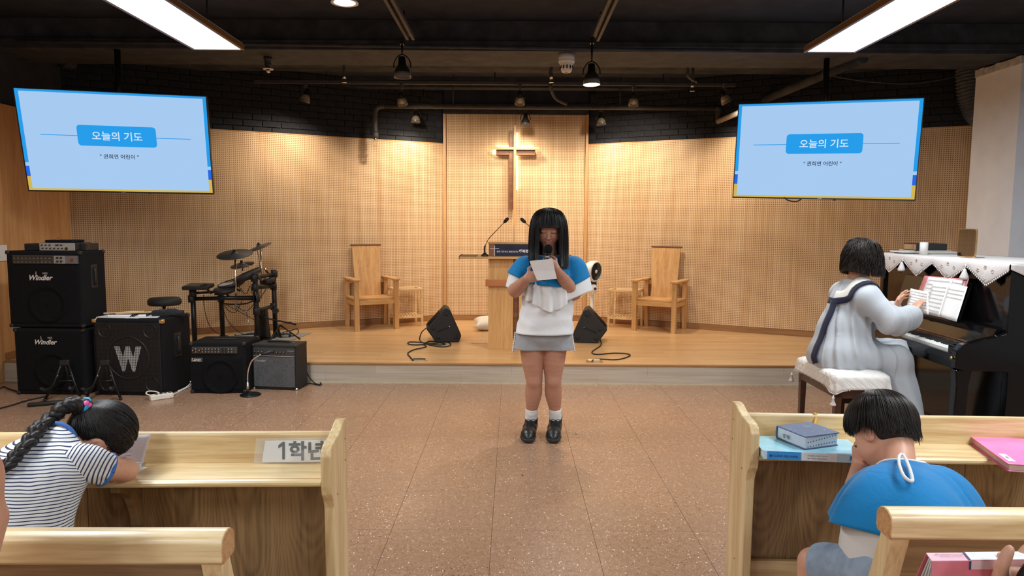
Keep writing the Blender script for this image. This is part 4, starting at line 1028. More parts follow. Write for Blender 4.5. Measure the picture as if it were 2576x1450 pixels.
def corners(t, w, d, h, names=((-1, -1, 1), (1, -1, 1), (-1, -1, 0), (1, -1, 0), (1, 1, 1), (1, 1, 0)), m=None, s=0.03):
    for sx, sy, sz in names:
        x, y, z = sx * w / 2, sy * d / 2, sz * h
        b_ = MB()
        xa, xb = sorted((x + sx * 0.003, x - sx * s)); ya, yb = sorted((y + sy * 0.003, y - sy * s)); za, zb = sorted((z + (0.003 if sz else -0.0), z - (s if sz else -s)))
        b_.box(xa, xb, ya, yb, za, zb, 0.011, 3).build('corner_guard', m or M['black_plastic'], t)
YS = 5.45
zl = aty(120, 825, YS)[2]; zu = aty(120, 632, YS)[2]
def stack_cab(name, label, x0, x1, z0, z1, logo_f, head):
    t, w, h, yf = amp_box(name, label, x0, x1, YS, 0.32, z0, z1, math.radians(-1), cat='amplifier')
    MB().box(-w / 2 + 0.03, w / 2 - 0.03, yf - 0.001, yf + 0.02, 0.035, h * (0.80 if head else 0.96), 0.006).build('grille', M['grille'], t)
    cone_disc('speaker', t, 0.02, yf - 0.0015, h * (0.31 if head else 0.38), w * 0.25, cone_m)
    zc = h * logo_f
    lettering('logo', 'Windler', 0.07, silver_logo, t, T(-0.02, yf - 0.004, zc), width=w * 0.31, bold=0.016, shear=0.35)
    lettering('logo_small', 'MBR', 0.03, M['silver'], t, T(0.015, yf - 0.004, zc + 0.035), width=w * 0.07, bold=0.01)
    lettering('logo_small', '♟', 0.03, M['silver'], t, T(-0.06, yf - 0.004, zc + 0.037), width=w * 0.025)
    handle_side(t, w / 2 - 0.001, 0.0, h * 0.66, 0.19, 0.08)
    corners(t, w, 0.32, h)
    return t, w, h, yf
t, w, h, yf = stack_cab('bass_cabinet', 'black carpeted bass cabinet at the bottom of the left stack, silver script badge', -4.03, -3.45, 0.0, zl - 0.008, 0.80, False)
t, w, h, yf = stack_cab('bass_combo_amplifier', 'black combo amplifier with knob panel on top of the left stack', -4.055, -3.445, zl, zu, 0.655, True)
pm = mat('dark amp panel', (0.06, 0.058, 0.056), 0.4, 0.3); pl = mat('light amp panel', (0.30, 0.29, 0.27), 0.45, 0.2)
z1, z0_ = h * 0.945, h * 0.835
MB().box(-w * 0.40, w * 0.47, yf - 0.004, yf + 0.01, z0_, z1, 0.002).build('control_panel', pm, t)
MB().box(w * 0.15, w * 0.30, yf - 0.0048, yf, z0_ + 0.003, z1 - 0.003).build('panel_block', pl, t)
MB().box(w * 0.30, w * 0.465, yf - 0.0048, yf, z0_ + 0.003, z1 - 0.003).build('panel_block', mat('grey amp panel', (0.13, 0.125, 0.12), 0.5), t)
kb = MB()
for k in range(10):
    for zz in (0.3, 0.74):
        if k in (7, 8) and zz < 0.5: continue
        knob(kb, -w * 0.36 + k * w * 0.052, yf - 0.004, lerp(z0_, z1, zz), 0.007, 0.010, 8)
for k in range(2):
    for zz in (0.3, 0.72): knob(kb, w * 0.2 + k * w * 0.05, yf - 0.004, lerp(z0_, z1, zz), 0.009, 0.011, 8)
kb.build('knobs', knob_m, t)['kind'] = 'stuff'
cb = MB()
for k in range(10):
    for zz in (0.18, 0.62): cb.box(-w * 0.372 + k * w * 0.052, -w * 0.352 + k * w * 0.052, yf - 0.0146, yf - 0.0142, lerp(z0_, z1, zz), lerp(z0_, z1, zz) + 0.004)
cb.build('knob_marks', M['chrome'], t)['kind'] = 'stuff'
MB().box(w * 0.375, w * 0.405, yf - 0.012, yf - 0.004, lerp(z0_, z1, 0.35), lerp(z0_, z1, 0.65), 0.001).build('power_switch', mat('red switch', (0.25, 0.02, 0.02), 0.4), t)
ztop = zu
# preamp on the stack
a = aty(100, 630, YS + 0.05); b2 = aty(191, 611, YS + 0.05)
t = thing('preamp', 'silver faced preamp with black knobs on top of the amplifier stack', 'amplifier', ((a[0] + b2[0]) / 2, YS + 0.14, ztop), math.radians(-3))
w = b2[0] - a[0]; h = 0.066
MB().box(-w / 2, w / 2 + 0.0, -0.09, 0.11, 0.0005, h, 0.004).build('case', M['black_plastic'], t)
MB().box(-w / 2, w / 2, -0.094, -0.088, 0.002, h - 0.002, 0.002).build('face_plate', M['silver'], t)
kb = MB()
for k in range(6):
    for zz in (0.3, 0.7):
        if k == 3 and zz > 0.5: continue
        knob(kb, -w * 0.42 + k * w * 0.11 + (0.005 if zz < 0.5 else 0), -0.094, h * zz, 0.0065, 0.008, 8)
knob(kb, w * 0.27, -0.094, h * 0.3, 0.011, 0.009, 10)
kb.build('knobs', knob_m, t)['kind'] = 'stuff'
lettering('logo', 'aguilar', 0.02, M['ink'], t, T(w * 0.02, -0.0945, h * 0.72), width=w * 0.16, bold=0.01, shear=0.3)
a = aty(60, 630, YS + 0.1); b2 = aty(100, 615, YS + 0.1)
t = thing('effects_case', 'small black case left of the silver preamp on the amplifier stack', 'case', ((a[0] + b2[0]) / 2, YS + 0.2, ztop), 0)
MB().box(-0.07, 0.055, -0.09, 0.08, 0.0005, 0.055, 0.006).build('body', M['black_tolex'], t); MB().box(-0.065, 0.05, -0.092, -0.088, 0.028, 0.032).build('lid_seam', M['black_metal'], t)
t = thing('black_pouch', 'black pouch lying on top of the silver preamp', 'pouch', (aty(160, 608, YS + 0.15)[0], YS + 0.16, ztop + 0.0665), 0)
MB().box(-0.11, 0.12, -0.08, 0.08, 0.0, 0.02, 0.009, 3).build('body', M['black_carpet'], t); MB().tube([(-0.11, -0.078, 0.011), (0.12, -0.078, 0.011)], 0.002, 6).build('zip', M['black_metal'], t)
MB().tube(smooth_path([(-0.07, 0.02, 0.02), (-0.06, 0.02, 0.035), (-0.03, 0.0, 0.03), (-0.05, -0.02, 0.02)], 5), 0.002, 5).build('loop', M['brass'], t)
t = thing('black_adapter', 'small dark box right of the silver preamp at the stack edge', 'box', (aty(204, 622, YS + 0.15)[0] + 0.02, YS + 0.2, ztop), -0.05)
MB().box(-0.05, 0.045, -0.08, 0.08, 0.0005, 0.06, 0.005).build('body', mat('dark brown case', (0.022, 0.016, 0.014), 0.6), t)
MB().tube(smooth_path([(0.04, -0.07, 0.06), (0.06, -0.08, 0.055), (0.075, -0.085, 0.035), (0.05, -0.085, 0.0)], 5), 0.0016, 5).build('lead', mat('red lead', (0.2, 0.06, 0.05), 0.5), t)

# big subwoofer with W
zs = aty(335, 803, 5.46)[2]
t, w, h, yf = amp_box('bass_speaker', 'black bass speaker with a large W on its mesh front, papers on top', -3.39, -2.80, 5.44, 0.42, 0.0, zs, math.radians(-3), cat='loudspeaker')
hexm = perforated('perforated black steel', (0.016, 0.016, 0.018), (0.012, 0.012, 0.013), (0.002, 0.002, 0.002), pitch=0.011, hr=0.36)
MB().box(-w / 2 + 0.025, w / 2 - 0.025, yf - 0.002, yf + 0.02, 0.03, h - 0.03, 0.006).build('grille', hexm, t)
for sx in (-1, 1):
    for zz in (0.15, 0.85):
        r_ = MB(); ring(r_, sx * w * 0.32, yf - 0.004, h * zz, 0.055, 0.003); r_.build('port_ring', M['black_metal'], t)
        cone_disc('port', t, sx * w * 0.32, yf - 0.003, h * zz, 0.054, M['black_plastic'], False)
r2 = MB(); ring(r2, 0.0, yf - 0.004, h * 0.5, w * 0.29, 0.005); r2.build('speaker_ring', M['black_plastic'], t)
wm = perforated('perforated silver steel', (0.42, 0.42, 0.40), (0.34, 0.34, 0.33), (0.01, 0.01, 0.01), pitch=0.0135, hr=0.34)
lettering('logo', 'W', 0.3, wm, t, T(0.0, yf - 0.006, h * 0.485) @ Matrix.Diagonal((1, 1, 1.35, 1)), width=w * 0.385, bold=0.05)
corners(t, w, 0.42, h, names=((-1, -1, 1), (1, -1, 1)), m=M['brass'], s=0.035)
corners(t, w, 0.42, h, names=((1, -1, 0), (1, 1, 1), (-1, -1, 0)), s=0.035)
handle_side(t, w / 2 - 0.001, 0.0, h * 0.62, 0.2, 0.1)
# things on the bass speaker
def flat(name, label, cat, loc, rz, w, d, h, m, edge=None, tilt=0.0):
    t = thing(name, label, cat, loc, rz); t.rotation_euler[0] = tilt
    MB().box(-w / 2, w / 2, -d / 2, d / 2, 0.0006, h, min(0.001, h / 3)).build('cover' if edge else 'sheet', m, t)
    if edge: MB().box(-w / 2 + 0.003, w / 2 - 0.003, -d / 2 - 0.0006, d / 2 - 0.004, 0.0012, h - 0.001).build('pages', edge, t)
    return t
flat('score_sheets', 'loose white sheets on the bass speaker, under the black book', 'paper', (-3.20, 5.62, zs), -0.1, 0.36, 0.24, 0.006, M['paper'])
flat('score_sheets', 'white sheets at the middle of the bass speaker top, poking out right', 'paper', (-3.03, 5.60, zs + 0.001), 0.2, 0.24, 0.2, 0.004, M['paper'])
flat('black_book', 'black covered book lying on the white sheets on the bass speaker', 'book', (-3.17, 5.65, zs + 0.0065), 0.15, 0.30, 0.21, 0.018, mat('dark book', (0.03, 0.028, 0.03), 0.5), M['paper'])
t = thing('drumsticks', 'wooden drumstick on the black book, the one pointing right', 'drumstick', (-3.07, 5.62, zs + 0.032), 0.5)
MB().tube([(-0.19, 0, 0), (0.12, 0, 0), (0.17, 0, 0), (0.182, 0, 0), (0.194, 0, 0)], [0.007, 0.007, 0.0035, 0.005, 0.003], 8).build('stick', M['birch'], t)
t = thing('drumsticks', 'wooden drumstick on the bass speaker, at the left of the black book', 'drumstick', (-3.26, 5.60, zs + 0.032), 0.55)
MB().tube([(-0.10, 0, 0), (0.12, 0, 0), (0.17, 0, 0), (0.182, 0, 0), (0.194, 0, 0)], [0.007, 0.007, 0.0035, 0.005, 0.003], 8).build('stick', M['birch'], t)
t = thing('folded_umbrella', 'folded black umbrella lying at the right of the bass speaker top', 'umbrella', (-2.92, 5.62, zs + 0.026), 0.35)
fm_ = cloth_mat('black umbrella cloth', (0.014, 0.014, 0.018), 0.7, fold=0.6, fscale=40)
u = MB(); P = []
for i in range(13):
    x = -0.06 + i * 0.02; r = 0.026 + 0.018 * math.sin(PI * i / 12) + 0.004 * math.sin(i * 2.3)
    P.append([Vector((x, r * (1 + 0.12 * math.sin(3 * a + i * 0.4)) * math.cos(a), max(-0.0255, 0.85 * r * math.sin(a)) + 0.004 * math.sin(i))) for a in np.linspace(0, 2 * PI, 19)])
u.grid(P).build('canopy', fm_, t)
MB().tube([(-0.2, 0, -0.006), (-0.06, 0, 0)], [0.008, 0.008], 8).build('handle', M['black_plastic'], t)
MB().tube([(-0.205, 0, -0.006), (-0.185, 0, -0.006)], 0.013, 8).build('grip_end', M['black_plastic'], t)
MB().tube([(-0.03, 0.035 * math.cos(a), 0.035 * math.sin(a) * 0.7) for a in np.linspace(0, 2 * PI, 13)] if False else [(-0.2, 0, 0), (-0.22, -0.02, -0.02), (-0.19, -0.04, -0.024), (-0.16, -0.02, -0.022)], 0.003, 5).build('wrist_strap', M['black_carpet'], t)

# Laney-like combo
zt1 = aty(550, 862, 5.54)[2]
t, w, h, yf = amp_box('keyboard_amplifier', 'black carpeted amplifier with row of silver knobs, left of the grey fronted one', -2.645, -2.19, 5.53, 0.34, 0.0, zt1, math.radians(2), cat='amplifier')
MB().box(-w / 2 + 0.02, w / 2 - 0.03, yf - 0.002, yf + 0.02, 0.03, h * 0.70, 0.006).build('grille', M['grille'], t)
cone_disc('speaker', t, 0.02, yf - 0.003, h * 0.34, w * 0.32, cone_m)
MB().box(-w * 0.45, w * 0.36, yf - 0.003, yf + 0.02, h * 0.785, h * 0.915, 0.003).build('control_panel', pm, t)
kb = MB(); kc = MB()
for k in range(13):
    big = k in (0, 2)
    for zz in ((0.85,) if big else (0.825, 0.88)):
        x = -w * 0.42 + k * w * 0.058
        if k in (9, 10): kb.box(x - 0.008, x + 0.008, yf - 0.005, yf - 0.002, h * 0.80, h * 0.90); break
        knob(kb, x, yf - 0.003, h * zz, 0.012 if big else 0.007, 0.012, 10)
        kc.box(x - 0.005, x + 0.005, yf - 0.0165, yf - 0.0155, h * zz - 0.004, h * zz + 0.005)
kb.build('knobs', knob_m, t)['kind'] = 'stuff'; kc.build('knob_caps', M['chrome'], t)['kind'] = 'stuff'
bd = MB().box(-w * 0.455, -w * 0.265, yf - 0.006, yf - 0.001, h * 0.63, h * 0.70, 0.002).build('badge', M['black_plastic'], t)
fr = MB()
for (x0, x1, z0_, z1) in ((-w * 0.455, -w * 0.265, h * 0.695, h * 0.70), (-w * 0.455, -w * 0.265, h * 0.63, h * 0.635), (-w * 0.455, -w * 0.45, h * 0.63, h * 0.70), (-w * 0.27, -w * 0.265, h * 0.63, h * 0.70)): fr.box(x0, x1, yf - 0.0068, yf - 0.006, z0_, z1)
fr.build('badge_border', M['silver'], bd)
lettering('logo', 'Laney', 0.03, silver_logo, bd, T(-w * 0.36, yf - 0.0068, h * 0.665), width=w * 0.155, bold=0.016)
MB().box(-0.09, 0.09, -0.02, 0.02, h, h + 0.006, 0.002).build('top_strap', M['rubber'], t)
corners(t, w, 0.34, h)
for sx in (-1, 1):
    MB().box(sx * w * 0.36 - 0.02, sx * w * 0.36 + 0.02, yf + 0.03, yf + 0.07, -0.0, 0.004).build('foot', M['rubber'], t)
# Fender-like combo
zt2 = aty(690, 868, 5.66)[2]
t, w, h, yf = amp_box('guitar_amplifier', 'black guitar amplifier with grey cloth front, right of the black one', -2.196, -1.80, 5.665, 0.21, 0.0, zt2, math.radians(-7), M['black_tolex'], cat='amplifier', bev=0.008)
gcl = cloth_mat('silver grey grille cloth', (0.085, 0.085, 0.09), weave=260, var=0.5)
fr = MB().box(-w / 2 + 0.012, w / 2 - 0.012, yf - 0.003, yf + 0.01, 0.02, h * 0.93, 0.003).build('front_frame', M['black_tolex'], t)
MB().box(-w / 2 + 0.018, w / 2 - 0.018, yf - 0.005, yf + 0.01, 0.028, h * 0.725, 0.002).build('grille_cloth', gcl, t)
MB().box(-w / 2 + 0.018, w / 2 - 0.018, yf - 0.005, yf + 0.005, h * 0.75, h * 0.92, 0.002).build('control_panel', pm, t)
MB().box(-w / 2 + 0.016, w / 2 - 0.016, yf - 0.006, yf - 0.003, h * 0.745, h * 0.757).build('silver_edge', M['silver'], t)
kb = MB(); kc = MB()
for k in range(9):
    x = -w * 0.42 + k * w * 0.082
    knob(kb, x, yf - 0.005, h * 0.84, 0.009, 0.012, 10); kc.lathe([(0, 0.0125), (0.004, 0.0125), (0.004, 0.011)], 8, M=T(x, yf - 0.005, h * 0.84) @ RX(PI / 2))
kb.build('knobs', knob_m, t)['kind'] = 'stuff'; kc.build('knob_caps', M['chrome'], t)['kind'] = 'stuff'
lettering('panel_text', 'Champion', 0.02, M['silver'], t, T(w * 0.38, yf - 0.0055, h * 0.87), width=w * 0.15, bold=0.01, shear=0.3)
lettering('logo', 'Fender', 0.05, M['silver'], t, T(-w * 0.30, yf - 0.0065, h * 0.645), width=w * 0.25, bold=0.015, shear=0.35)
corners(t, w, 0.21, h, names=((1, -1, 0), (-1, -1, 0)), m=M['chrome'], s=0.022); corners(t, w, 0.21, h, names=((1, -1, 1), (-1, -1, 1), (1, 1, 1), (1, 1, 0)), s=0.022)
MB().tube(smooth_path([(-0.11, 0, h), (-0.09, 0, h + 0.012), (0.09, 0, h + 0.012), (0.11, 0, h)], 5), 0.009, 8).build('handle', M['rubber'], t)
for sx in (-1, 1): MB().box(sx * 0.115 - 0.015, sx * 0.115 + 0.015, -0.012, 0.012, h, h + 0.008, 0.002).build('handle_mount', M['chrome'], t)

# gooseneck desk mic stand in front of the guitar amp
c = atz(630, 995, 0); t = thing('microphone_stand', 'short silver gooseneck microphone stand with round black base before the grey amplifier', 'microphone stand', tuple(c))
MB().lathe([(0, 0.0005), (0.082, 0.0005), (0.082, 0.008), (0.07, 0.014), (0.02, 0.02), (0.012, 0.03), (0, 0.03)], 28).build('base', M['black_metal'], t)
yb = c[1]
p1 = aty(623, 962, yb) - c; p2 = aty(624, 935, yb) - c; p3 = aty(634, 908, yb - 0.0) - c; p4 = aty(656, 892, yb) - c; p5 = aty(672, 888, yb + 0.01) - c
MB().tube([(p1[0], 0, 0.02), p1], 0.011, 10).build('post', M['steel'], t)
MB().tube(smooth_path([p1, p2, p3, p4], 8), 0.0065, 8).build('gooseneck', M['chrome'], t)
MB().tube([p4, p4 * 0.5 + p5 * 0.5, p5, p5 + (p5 - p4) * 1.2], [0.011, 0.013, 0.016, 0.012], 10).build('clip', M['black_plastic'], t)
# power strip
c = atz(406, 1004, 0); t = thing('power_strip', 'white power strip with cord on the floor before the bass speaker', 'power strip', tuple(c), math.radians(42))
MB().box(-0.085, 0.085, -0.03, 0.03, 0.0005, 0.042, 0.007, 3).build('body', M['cream_plastic'], t)
for k in range(4): MB().box(-0.045 + k * 0.033, -0.025 + k * 0.033, -0.012, 0.012, 0.0418, 0.043, 0.002).build('outlet', mat('outlet hole', (0.03, 0.03, 0.03), 0.6), t)
MB().tube(smooth_path([(-0.06, 0, 0.035), (-0.1, 0.03, 0.05), (-0.08, 0.06, 0.062), (-0.03, 0.05, 0.055), (-0.01, 0.01, 0.045)], 6), 0.0055, 6).build('cord_loop', M['cream_plastic'], t)
def fl(px, py, z=0.006): return atz(px, py, z)
cable_thing('extension_cable', 'white cord running from the power strip towards the amplifiers', 'cord', [fl(428, 997, 0.02), fl(445, 989), fl(462, 980), fl(478, 972), fl(484, 962)], 0.006, M['white_plastic'])
cable_thing('extension_cable', 'second white cord curling up beside the black amplifier', 'cord', [fl(448, 984), fl(466, 976), fl(478, 966, 0.03), fl(479, 960, 0.06)], 0.005, M['white_plastic'])
cable_thing('black_cable', 'black cable hanging down the riser right of the grey amplifier', 'cable', [aty(764, 921, 5.9), aty(772, 938, 5.9), aty(782, 955, 5.88), fl(795, 966), fl(808, 968), fl(803, 960), fl(796, 954, 0.03)], 0.006, M['rubber'])
cable_thing('black_cable', 'black cable lying from the grey amplifier foot to the riser', 'cable', [fl(762, 966), fl(780, 965), fl(800, 969), fl(806, 970)], 0.005, M['rubber'])
cable_thing('black_cable', 'black cable on the floor at the far left, the upper of two', 'cable', [fl(42, 985), fl(20, 978), fl(8, 974), fl(-20, 990)], 0.006, M['rubber'])
cable_thing('black_cable', 'black cable on the floor at the far left, lower, below the stack', 'cable', [fl(115, 998), fl(70, 1008), fl(30, 1020), fl(-15, 1032)], 0.006, M['rubber'])
# guitar stands
def guitar_stand(label, px, py, spread=0.13):
    c = atz(px, py, 0); t = thing('guitar_stand', label, 'guitar stand', tuple(c), math.radians(8))
    H_ = 0.30
    for s in (-1, 1):
        MB().tube([(s * 0.02, 0, H_), (s * spread * 0.55, -0.02, 0.14), (s * spread, -0.06, 0.012)], [0.009, 0.009, 0.011], 8).build('leg', M['black_metal'], t)
        MB().tube([(s * spread * 0.6, -0.02, 0.11), (s * spread * 0.75, -0.12, 0.10), (s * spread * 0.78, -0.16, 0.125)], [0.01, 0.012, 0.012], 8).build('cradle_arm', M['rubber'], t)
        MB().lathe([(0, -0.012), (0.012, -0.006), (0.012, 0.006), (0, 0.012)], 8, M=T(s * spread, -0.06, 0.012)).build('foot', M['rubber'], t)
    MB().tube([(0, 0, H_), (0, 0.10, 0.012)], 0.009, 8).build('rear_leg', M['black_metal'], t)
    MB().box(-0.035, 0.035, -0.015, 0.02, H_ - 0.03, H_ + 0.015, 0.008).build('hinge', M['black_plastic'], t)
    MB().tube([(-spread * 0.6, -0.02, 0.15), (spread * 0.6, -0.02, 0.15)], 0.005, 6).build('brace', M['black_metal'], t)
    for s in (-1, 1): MB().lathe([(0, 0), (0.006, 0), (0.006, 0.003), (0, 0.003)], 8, M=T(s * 0.05, -0.018, 0.19) @ RX(PI / 2)).build('rivet', M['steel'], t)
    return t
guitar_stand('folding black guitar stand before the lower left cabinet', 168, 1004)
guitar_stand('folding black guitar stand before the bass speaker with the W', 268, 1004)
t = thing('foam_rod', 'thick black foam covered rod lying on the floor at the left stack foot', 'rod', tuple(atz(132, 1014, 0.017)), 0.45)
MB().tube([(-0.16, 0, 0), (-0.15, 0, 0), (0.14, 0, 0), (0.15, 0, 0)], [0.010, 0.017, 0.017, 0.01], 10).build('foam_sleeve', M['rubber'], t); MB().tube([(0.14, 0, 0), (0.2, 0, 0.0)], 0.008, 8).build('metal_end', M['black_metal'], t)

# ------------------------------------------------------------------ drums
yt = 6.35
sc_ = aty(414, 758, yt); t = thing('drum_throne', 'round black drum stool behind the bass speaker', 'stool', (sc_[0], yt, STZ))
hz = sc_[2] - STZ
MB().lathe([(0, hz - 0.035), (0.135, hz - 0.035), (0.145, hz - 0.02), (0.145, hz + 0.01), (0.13, hz + 0.03), (0, hz + 0.033)], 32).build('seat', M['black_tolex'], t)
MB().tube([(0, 0, 0.08), (0, 0, hz - 0.03)], 0.014, 10).build('post', M['chrome'], t)
MB().lathe([(0.02, hz - 0.09), (0.035, hz - 0.04), (0.035, hz - 0.034)], 12).build('seat_clamp', M['chrome'], t)
for k in range(3):
    a = 2 * PI * k / 3 + 0.4; MB().tube([(0, 0, 0.25), (0.2 * math.cos(a), 0.2 * math.sin(a), 0.012)], 0.009, 8).build('leg', M['chrome'], t)
rug_m = cloth_mat('grey rug', (0.30, 0.27, 0.23), weave=300, var=0.2)
R1 = [atz(*q, STZ + 0.001) for q in ((585, 846), (785, 838), (700, 872), (490, 876))]
c = sum(R1, Vector()) / 4
b_ = MB(); b_.prism([((p - c)[0], (p - c)[1]) for p in R1], 0, 0.006, 'z', 0.001)
o = b_.build('rug', rug_m, None, loc=(c[0], c[1], STZ + 0.0005)); tag(o, 'thin grey mat under the drum kit on the stage', 'mat')
DK = Vector((-2.9, 7.0, STZ))
dk = thing('electronic_drum_kit', 'black electronic drum kit on a tube rack left on the stage', 'drum kit', tuple(DK))
def D(px, py, Y): return aty(px, py, Y) - DK
bm = M['black_metal']
posts = [(485, 742, 6.75), (556, 738, 7.2), (642, 688, 6.85), (688, 680, 7.3)]
for k, (px, py, Y) in enumerate(posts):
    p = D(px, py, Y); p0 = Vector((p[0] + 0.004, p[1], 0.0))
    MB().tube([p0, p], 0.024, 14).build('rack_post', bm, dk)
    MB().tube([p - Vector((0, 0, 0.02)), p + Vector((0, 0, 0.004))], 0.027, 14).build('post_cap', M['rubber'], dk)
    MB().tube([p0, p0 + Vector((0, 0, 0.03))], 0.034, 12).build('rubber_foot', M['rubber'], dk)
bars = [((482, 752, 6.75), (645, 749, 6.85), 0.02), ((556, 752, 7.2), (645, 752, 6.85), 0.016), ((642, 723, 6.85), (688, 721, 7.3), 0.022), ((645, 782, 6.85), (688, 771, 7.3), 0.02), ((485, 738, 6.75), (548, 734, 7.1), 0.014), ((640, 700, 6.85), (690, 690, 7.3), 0.02)]
for a, b2, r in bars:
    A, B = D(*a), D(*b2); MB().tube([A, B], r, 12).build('rack_bar', bm, dk)
    for q in (A, B): MB().tube([q - Vector((0, 0, 0.035)), q + Vector((0, 0, 0.035))], 0.034, 12).build('clamp', M['rubber'], dk)
pad_m = mat('rubber drum pad', (0.02, 0.02, 0.021), 0.55, var=0.2)
brown_cym = mat('dusty cymbal rubber', (0.06, 0.052, 0.045), 0.5, var=0.3, scale=20)
def cymbal(px, py, Y, r, n, m, foot):
    c = D(px, py, Y); q = T(*c) @ Vector(n).normalized().to_track_quat('Z', 'Y').to_matrix().to_4x4()
    o = MB().lathe([(0, 0.022), (0.02, 0.02), (0.032, 0.008), (0.04, 0.003), (r * 0.96, -0.006), (r, -0.012), (r * 0.97, -0.014), (0.05, -0.008), (0, -0.006)], 40, M=q).build('cymbal_pad', m, dk)
    MB().lathe([(0, 0.042), (0.012, 0.04), (0.014, 0.02), (0, 0.02)], 12, M=q).build('wing_nut', M['rubber'], o)
    MB().lathe([(0, -0.04), (0.016, -0.04), (0.018, -0.008), (0, -0.008)], 12, M=q).build('tilter', M['chrome'], o)
    f = D(*foot); st_ = q @ Vector((0, 0, -0.035))
    MB().tube([st_, f], 0.009, 10).build('cymbal_stand', chrome, dk)
cymbal(590, 638, 6.80, 0.172, (-0.03, -0.28, 1), pad_m, (594, 778, 6.85))
cymbal(653, 620, 7.25, 0.125, (-0.33, -0.25, 1), brown_cym, (658, 752, 7.3))
cymbal(609, 665, 7.15, 0.122, (-0.12, -0.24, 1), brown_cym, (609, 700, 7.15))
def drum_pad(px, py, Y, r, n, m, rim, h=0.05):
    c = D(px, py, Y); q = T(*c) @ Vector(n).normalized().to_track_quat('Z', 'Y').to_matrix().to_4x4()
    o = MB().lathe([(0, -h), (r * 0.6, -h), (r * 0.9, -h * 0.6), (r, -0.012), (r, 0.008), (r * 0.93, 0.012), (r * 0.9, 0.004), (0, 0.004)], 32, M=q).build('drum_pad', m, dk)
    MB().lathe([(r * 0.9, 0.0045), (r * 0.2, 0.0055), (0, 0.0055)], 32, M=q).build('pad_surface', rim, o)
    MB().tube([q @ Vector((0, 0, -h)), q @ Vector((0, 0.06, -h - 0.06))], 0.011, 8).build('pad_arm', bm, o)
pale = mat('pale mesh head', (0.45, 0.43, 0.42), 0.6)
drum_pad(622, 670 + 20, 6.95, 0.15, (-0.42, -0.2, 1), pad_m, pad_m)
drum_pad(582, 712, 7.0, 0.14, (-0.22, -0.2, 1), pad_m, pale)
drum_pad(566, 728, 6.85, 0.11, (-0.03, -0.18, 1), pad_m, pad_m, 0.04)
drum_pad(672, 705, 7.2, 0.08, (-0.3, -0.1, 1), pad_m, pad_m, 0.04)
md = D(499, 722, 6.75)
mo = MB().box(-0.125, 0.125, -0.09, 0.09, -0.016, 0.02, 0.008, M=T(*md) @ RX(0.12)).build('sound_module', pad_m, dk)
MB().box(-0.105, 0.03, -0.07, 0.06, 0.02, 0.0235, 0.001, M=T(*md) @ RX(0.12)).build('module_screen', mat('module top', (0.05, 0.045, 0.04), 0.35), mo)
kb = MB()
for k in range(5): kb.box(0.045 + (k % 3) * 0.022, 0.06 + (k % 3) * 0.022, -0.06 + (k // 3) * 0.05, -0.03 + (k // 3) * 0.05, 0.02, 0.025, 0.001, M=T(*md) @ RX(0.12))
kb.build('module_buttons', M['rubber'], mo)
MB().tube([md + Vector((0.05, 0.05, -0.01)), D(530, 738, 7.0)], 0.012, 8).build('module_arm', bm, dk)
for (a, b2, c3) in (((644, 684, 6.9), (652, 700, 6.85), (660, 708, 6.85)), ((666, 676, 7.2), (676, 690, 7.2), (684, 704, 7.2))):
    MB().tube(smooth_path([D(*a), D(*b2), D(*c3)], 4), 0.012, 8).build('l_rod', M['rubber'], dk)
    MB().tube([D(*a), D(*a) + (D(*b2) - D(*a)) * 0.35], 0.0125, 8).build('rod_end', chrome, dk)
def wire(pts, r=0.0035):
    MB().tube(smooth_path([D(*p) for p in pts], 6), r, 5).build('pad_cable', M['rubber'], dk)
wire([(512, 742, 6.8), (514, 775, 6.85), (525, 815, 6.95), (545, 838, 7.05), (575, 846, 7.1)])
wire([(560, 760, 7.15), (575, 782, 7.15), (592, 786, 7.1), (604, 768, 7.05), (610, 752, 7.0)])
wire([(560, 762, 7.15), (590, 778, 7.1), (625, 797, 7.0), (642, 806, 6.9)], 0.003)
wire([(595, 770, 6.95), (612, 782, 6.95), (628, 778, 6.95), (642, 760, 6.9)])
wire([(560, 775, 7.15), (575, 810, 7.2), (600, 835, 7.25), (612, 840, 7.3)])
wire([(556, 762, 7.18), (580, 766, 7.1), (620, 764, 7.0), (645, 752, 6.88)], 0.007)
wire([(645, 615, 7.25), (650, 645, 7.27), (656, 680, 7.3), (672, 720, 7.3)], 0.003)
wire([(676, 700, 7.3), (668, 730, 7.2), (650, 752, 7.0), (652, 720, 7.0), (668, 700, 7.1)], 0.004)
wire([(600, 720, 7.0), (618, 740, 7.0), (630, 720, 7.0), (636, 740, 7.0), (655, 735, 7.1)], 0.004)
# kick pad tower and pedals
c = aty(660, 850, 7.15); c = Vector((c[0], 7.15, STZ)); t = thing('kick_pad_tower', 'black kick drum tower standing under the drum rack', 'kick pad', tuple(c), -0.25)
MB().prism([(-0.09, 0.02), (0.09, 0.02), (0.055, 0.33), (-0.045, 0.33)], -0.03, 0.03, 'y', 0.012).build('tower', M['black_plastic'], t)
MB().lathe([(0, 0.0), (0.055, 0.0), (0.058, 0.015), (0.05, 0.02), (0, 0.018)], 24, M=T(0.0, -0.035, 0.29) @ RX(PI / 2)).build('kick_pad', pad_m, t)
MB().box(-0.11, 0.11, -0.14, 0.08, 0.0, 0.02, 0.006).build('base_plate', M['black_metal'], t)
MB().lathe([(0, -0.02), (0.018, -0.012), (0.02, 0.012), (0, 0.02)], 12, M=T(-0.13, -0.08, 0.31) @ RY(1.2)).build('beater', pale, t)
MB().tube([(-0.13, -0.08, 0.31), (-0.06, -0.1, 0.06)], 0.004, 6).build('beater_rod', chrome, t)
MB().box(-0.2, -0.02, -0.17, -0.10, 0.03, 0.04, 0.003, M=RX(0.0)).build('pedal_plate', M['silver'], t)
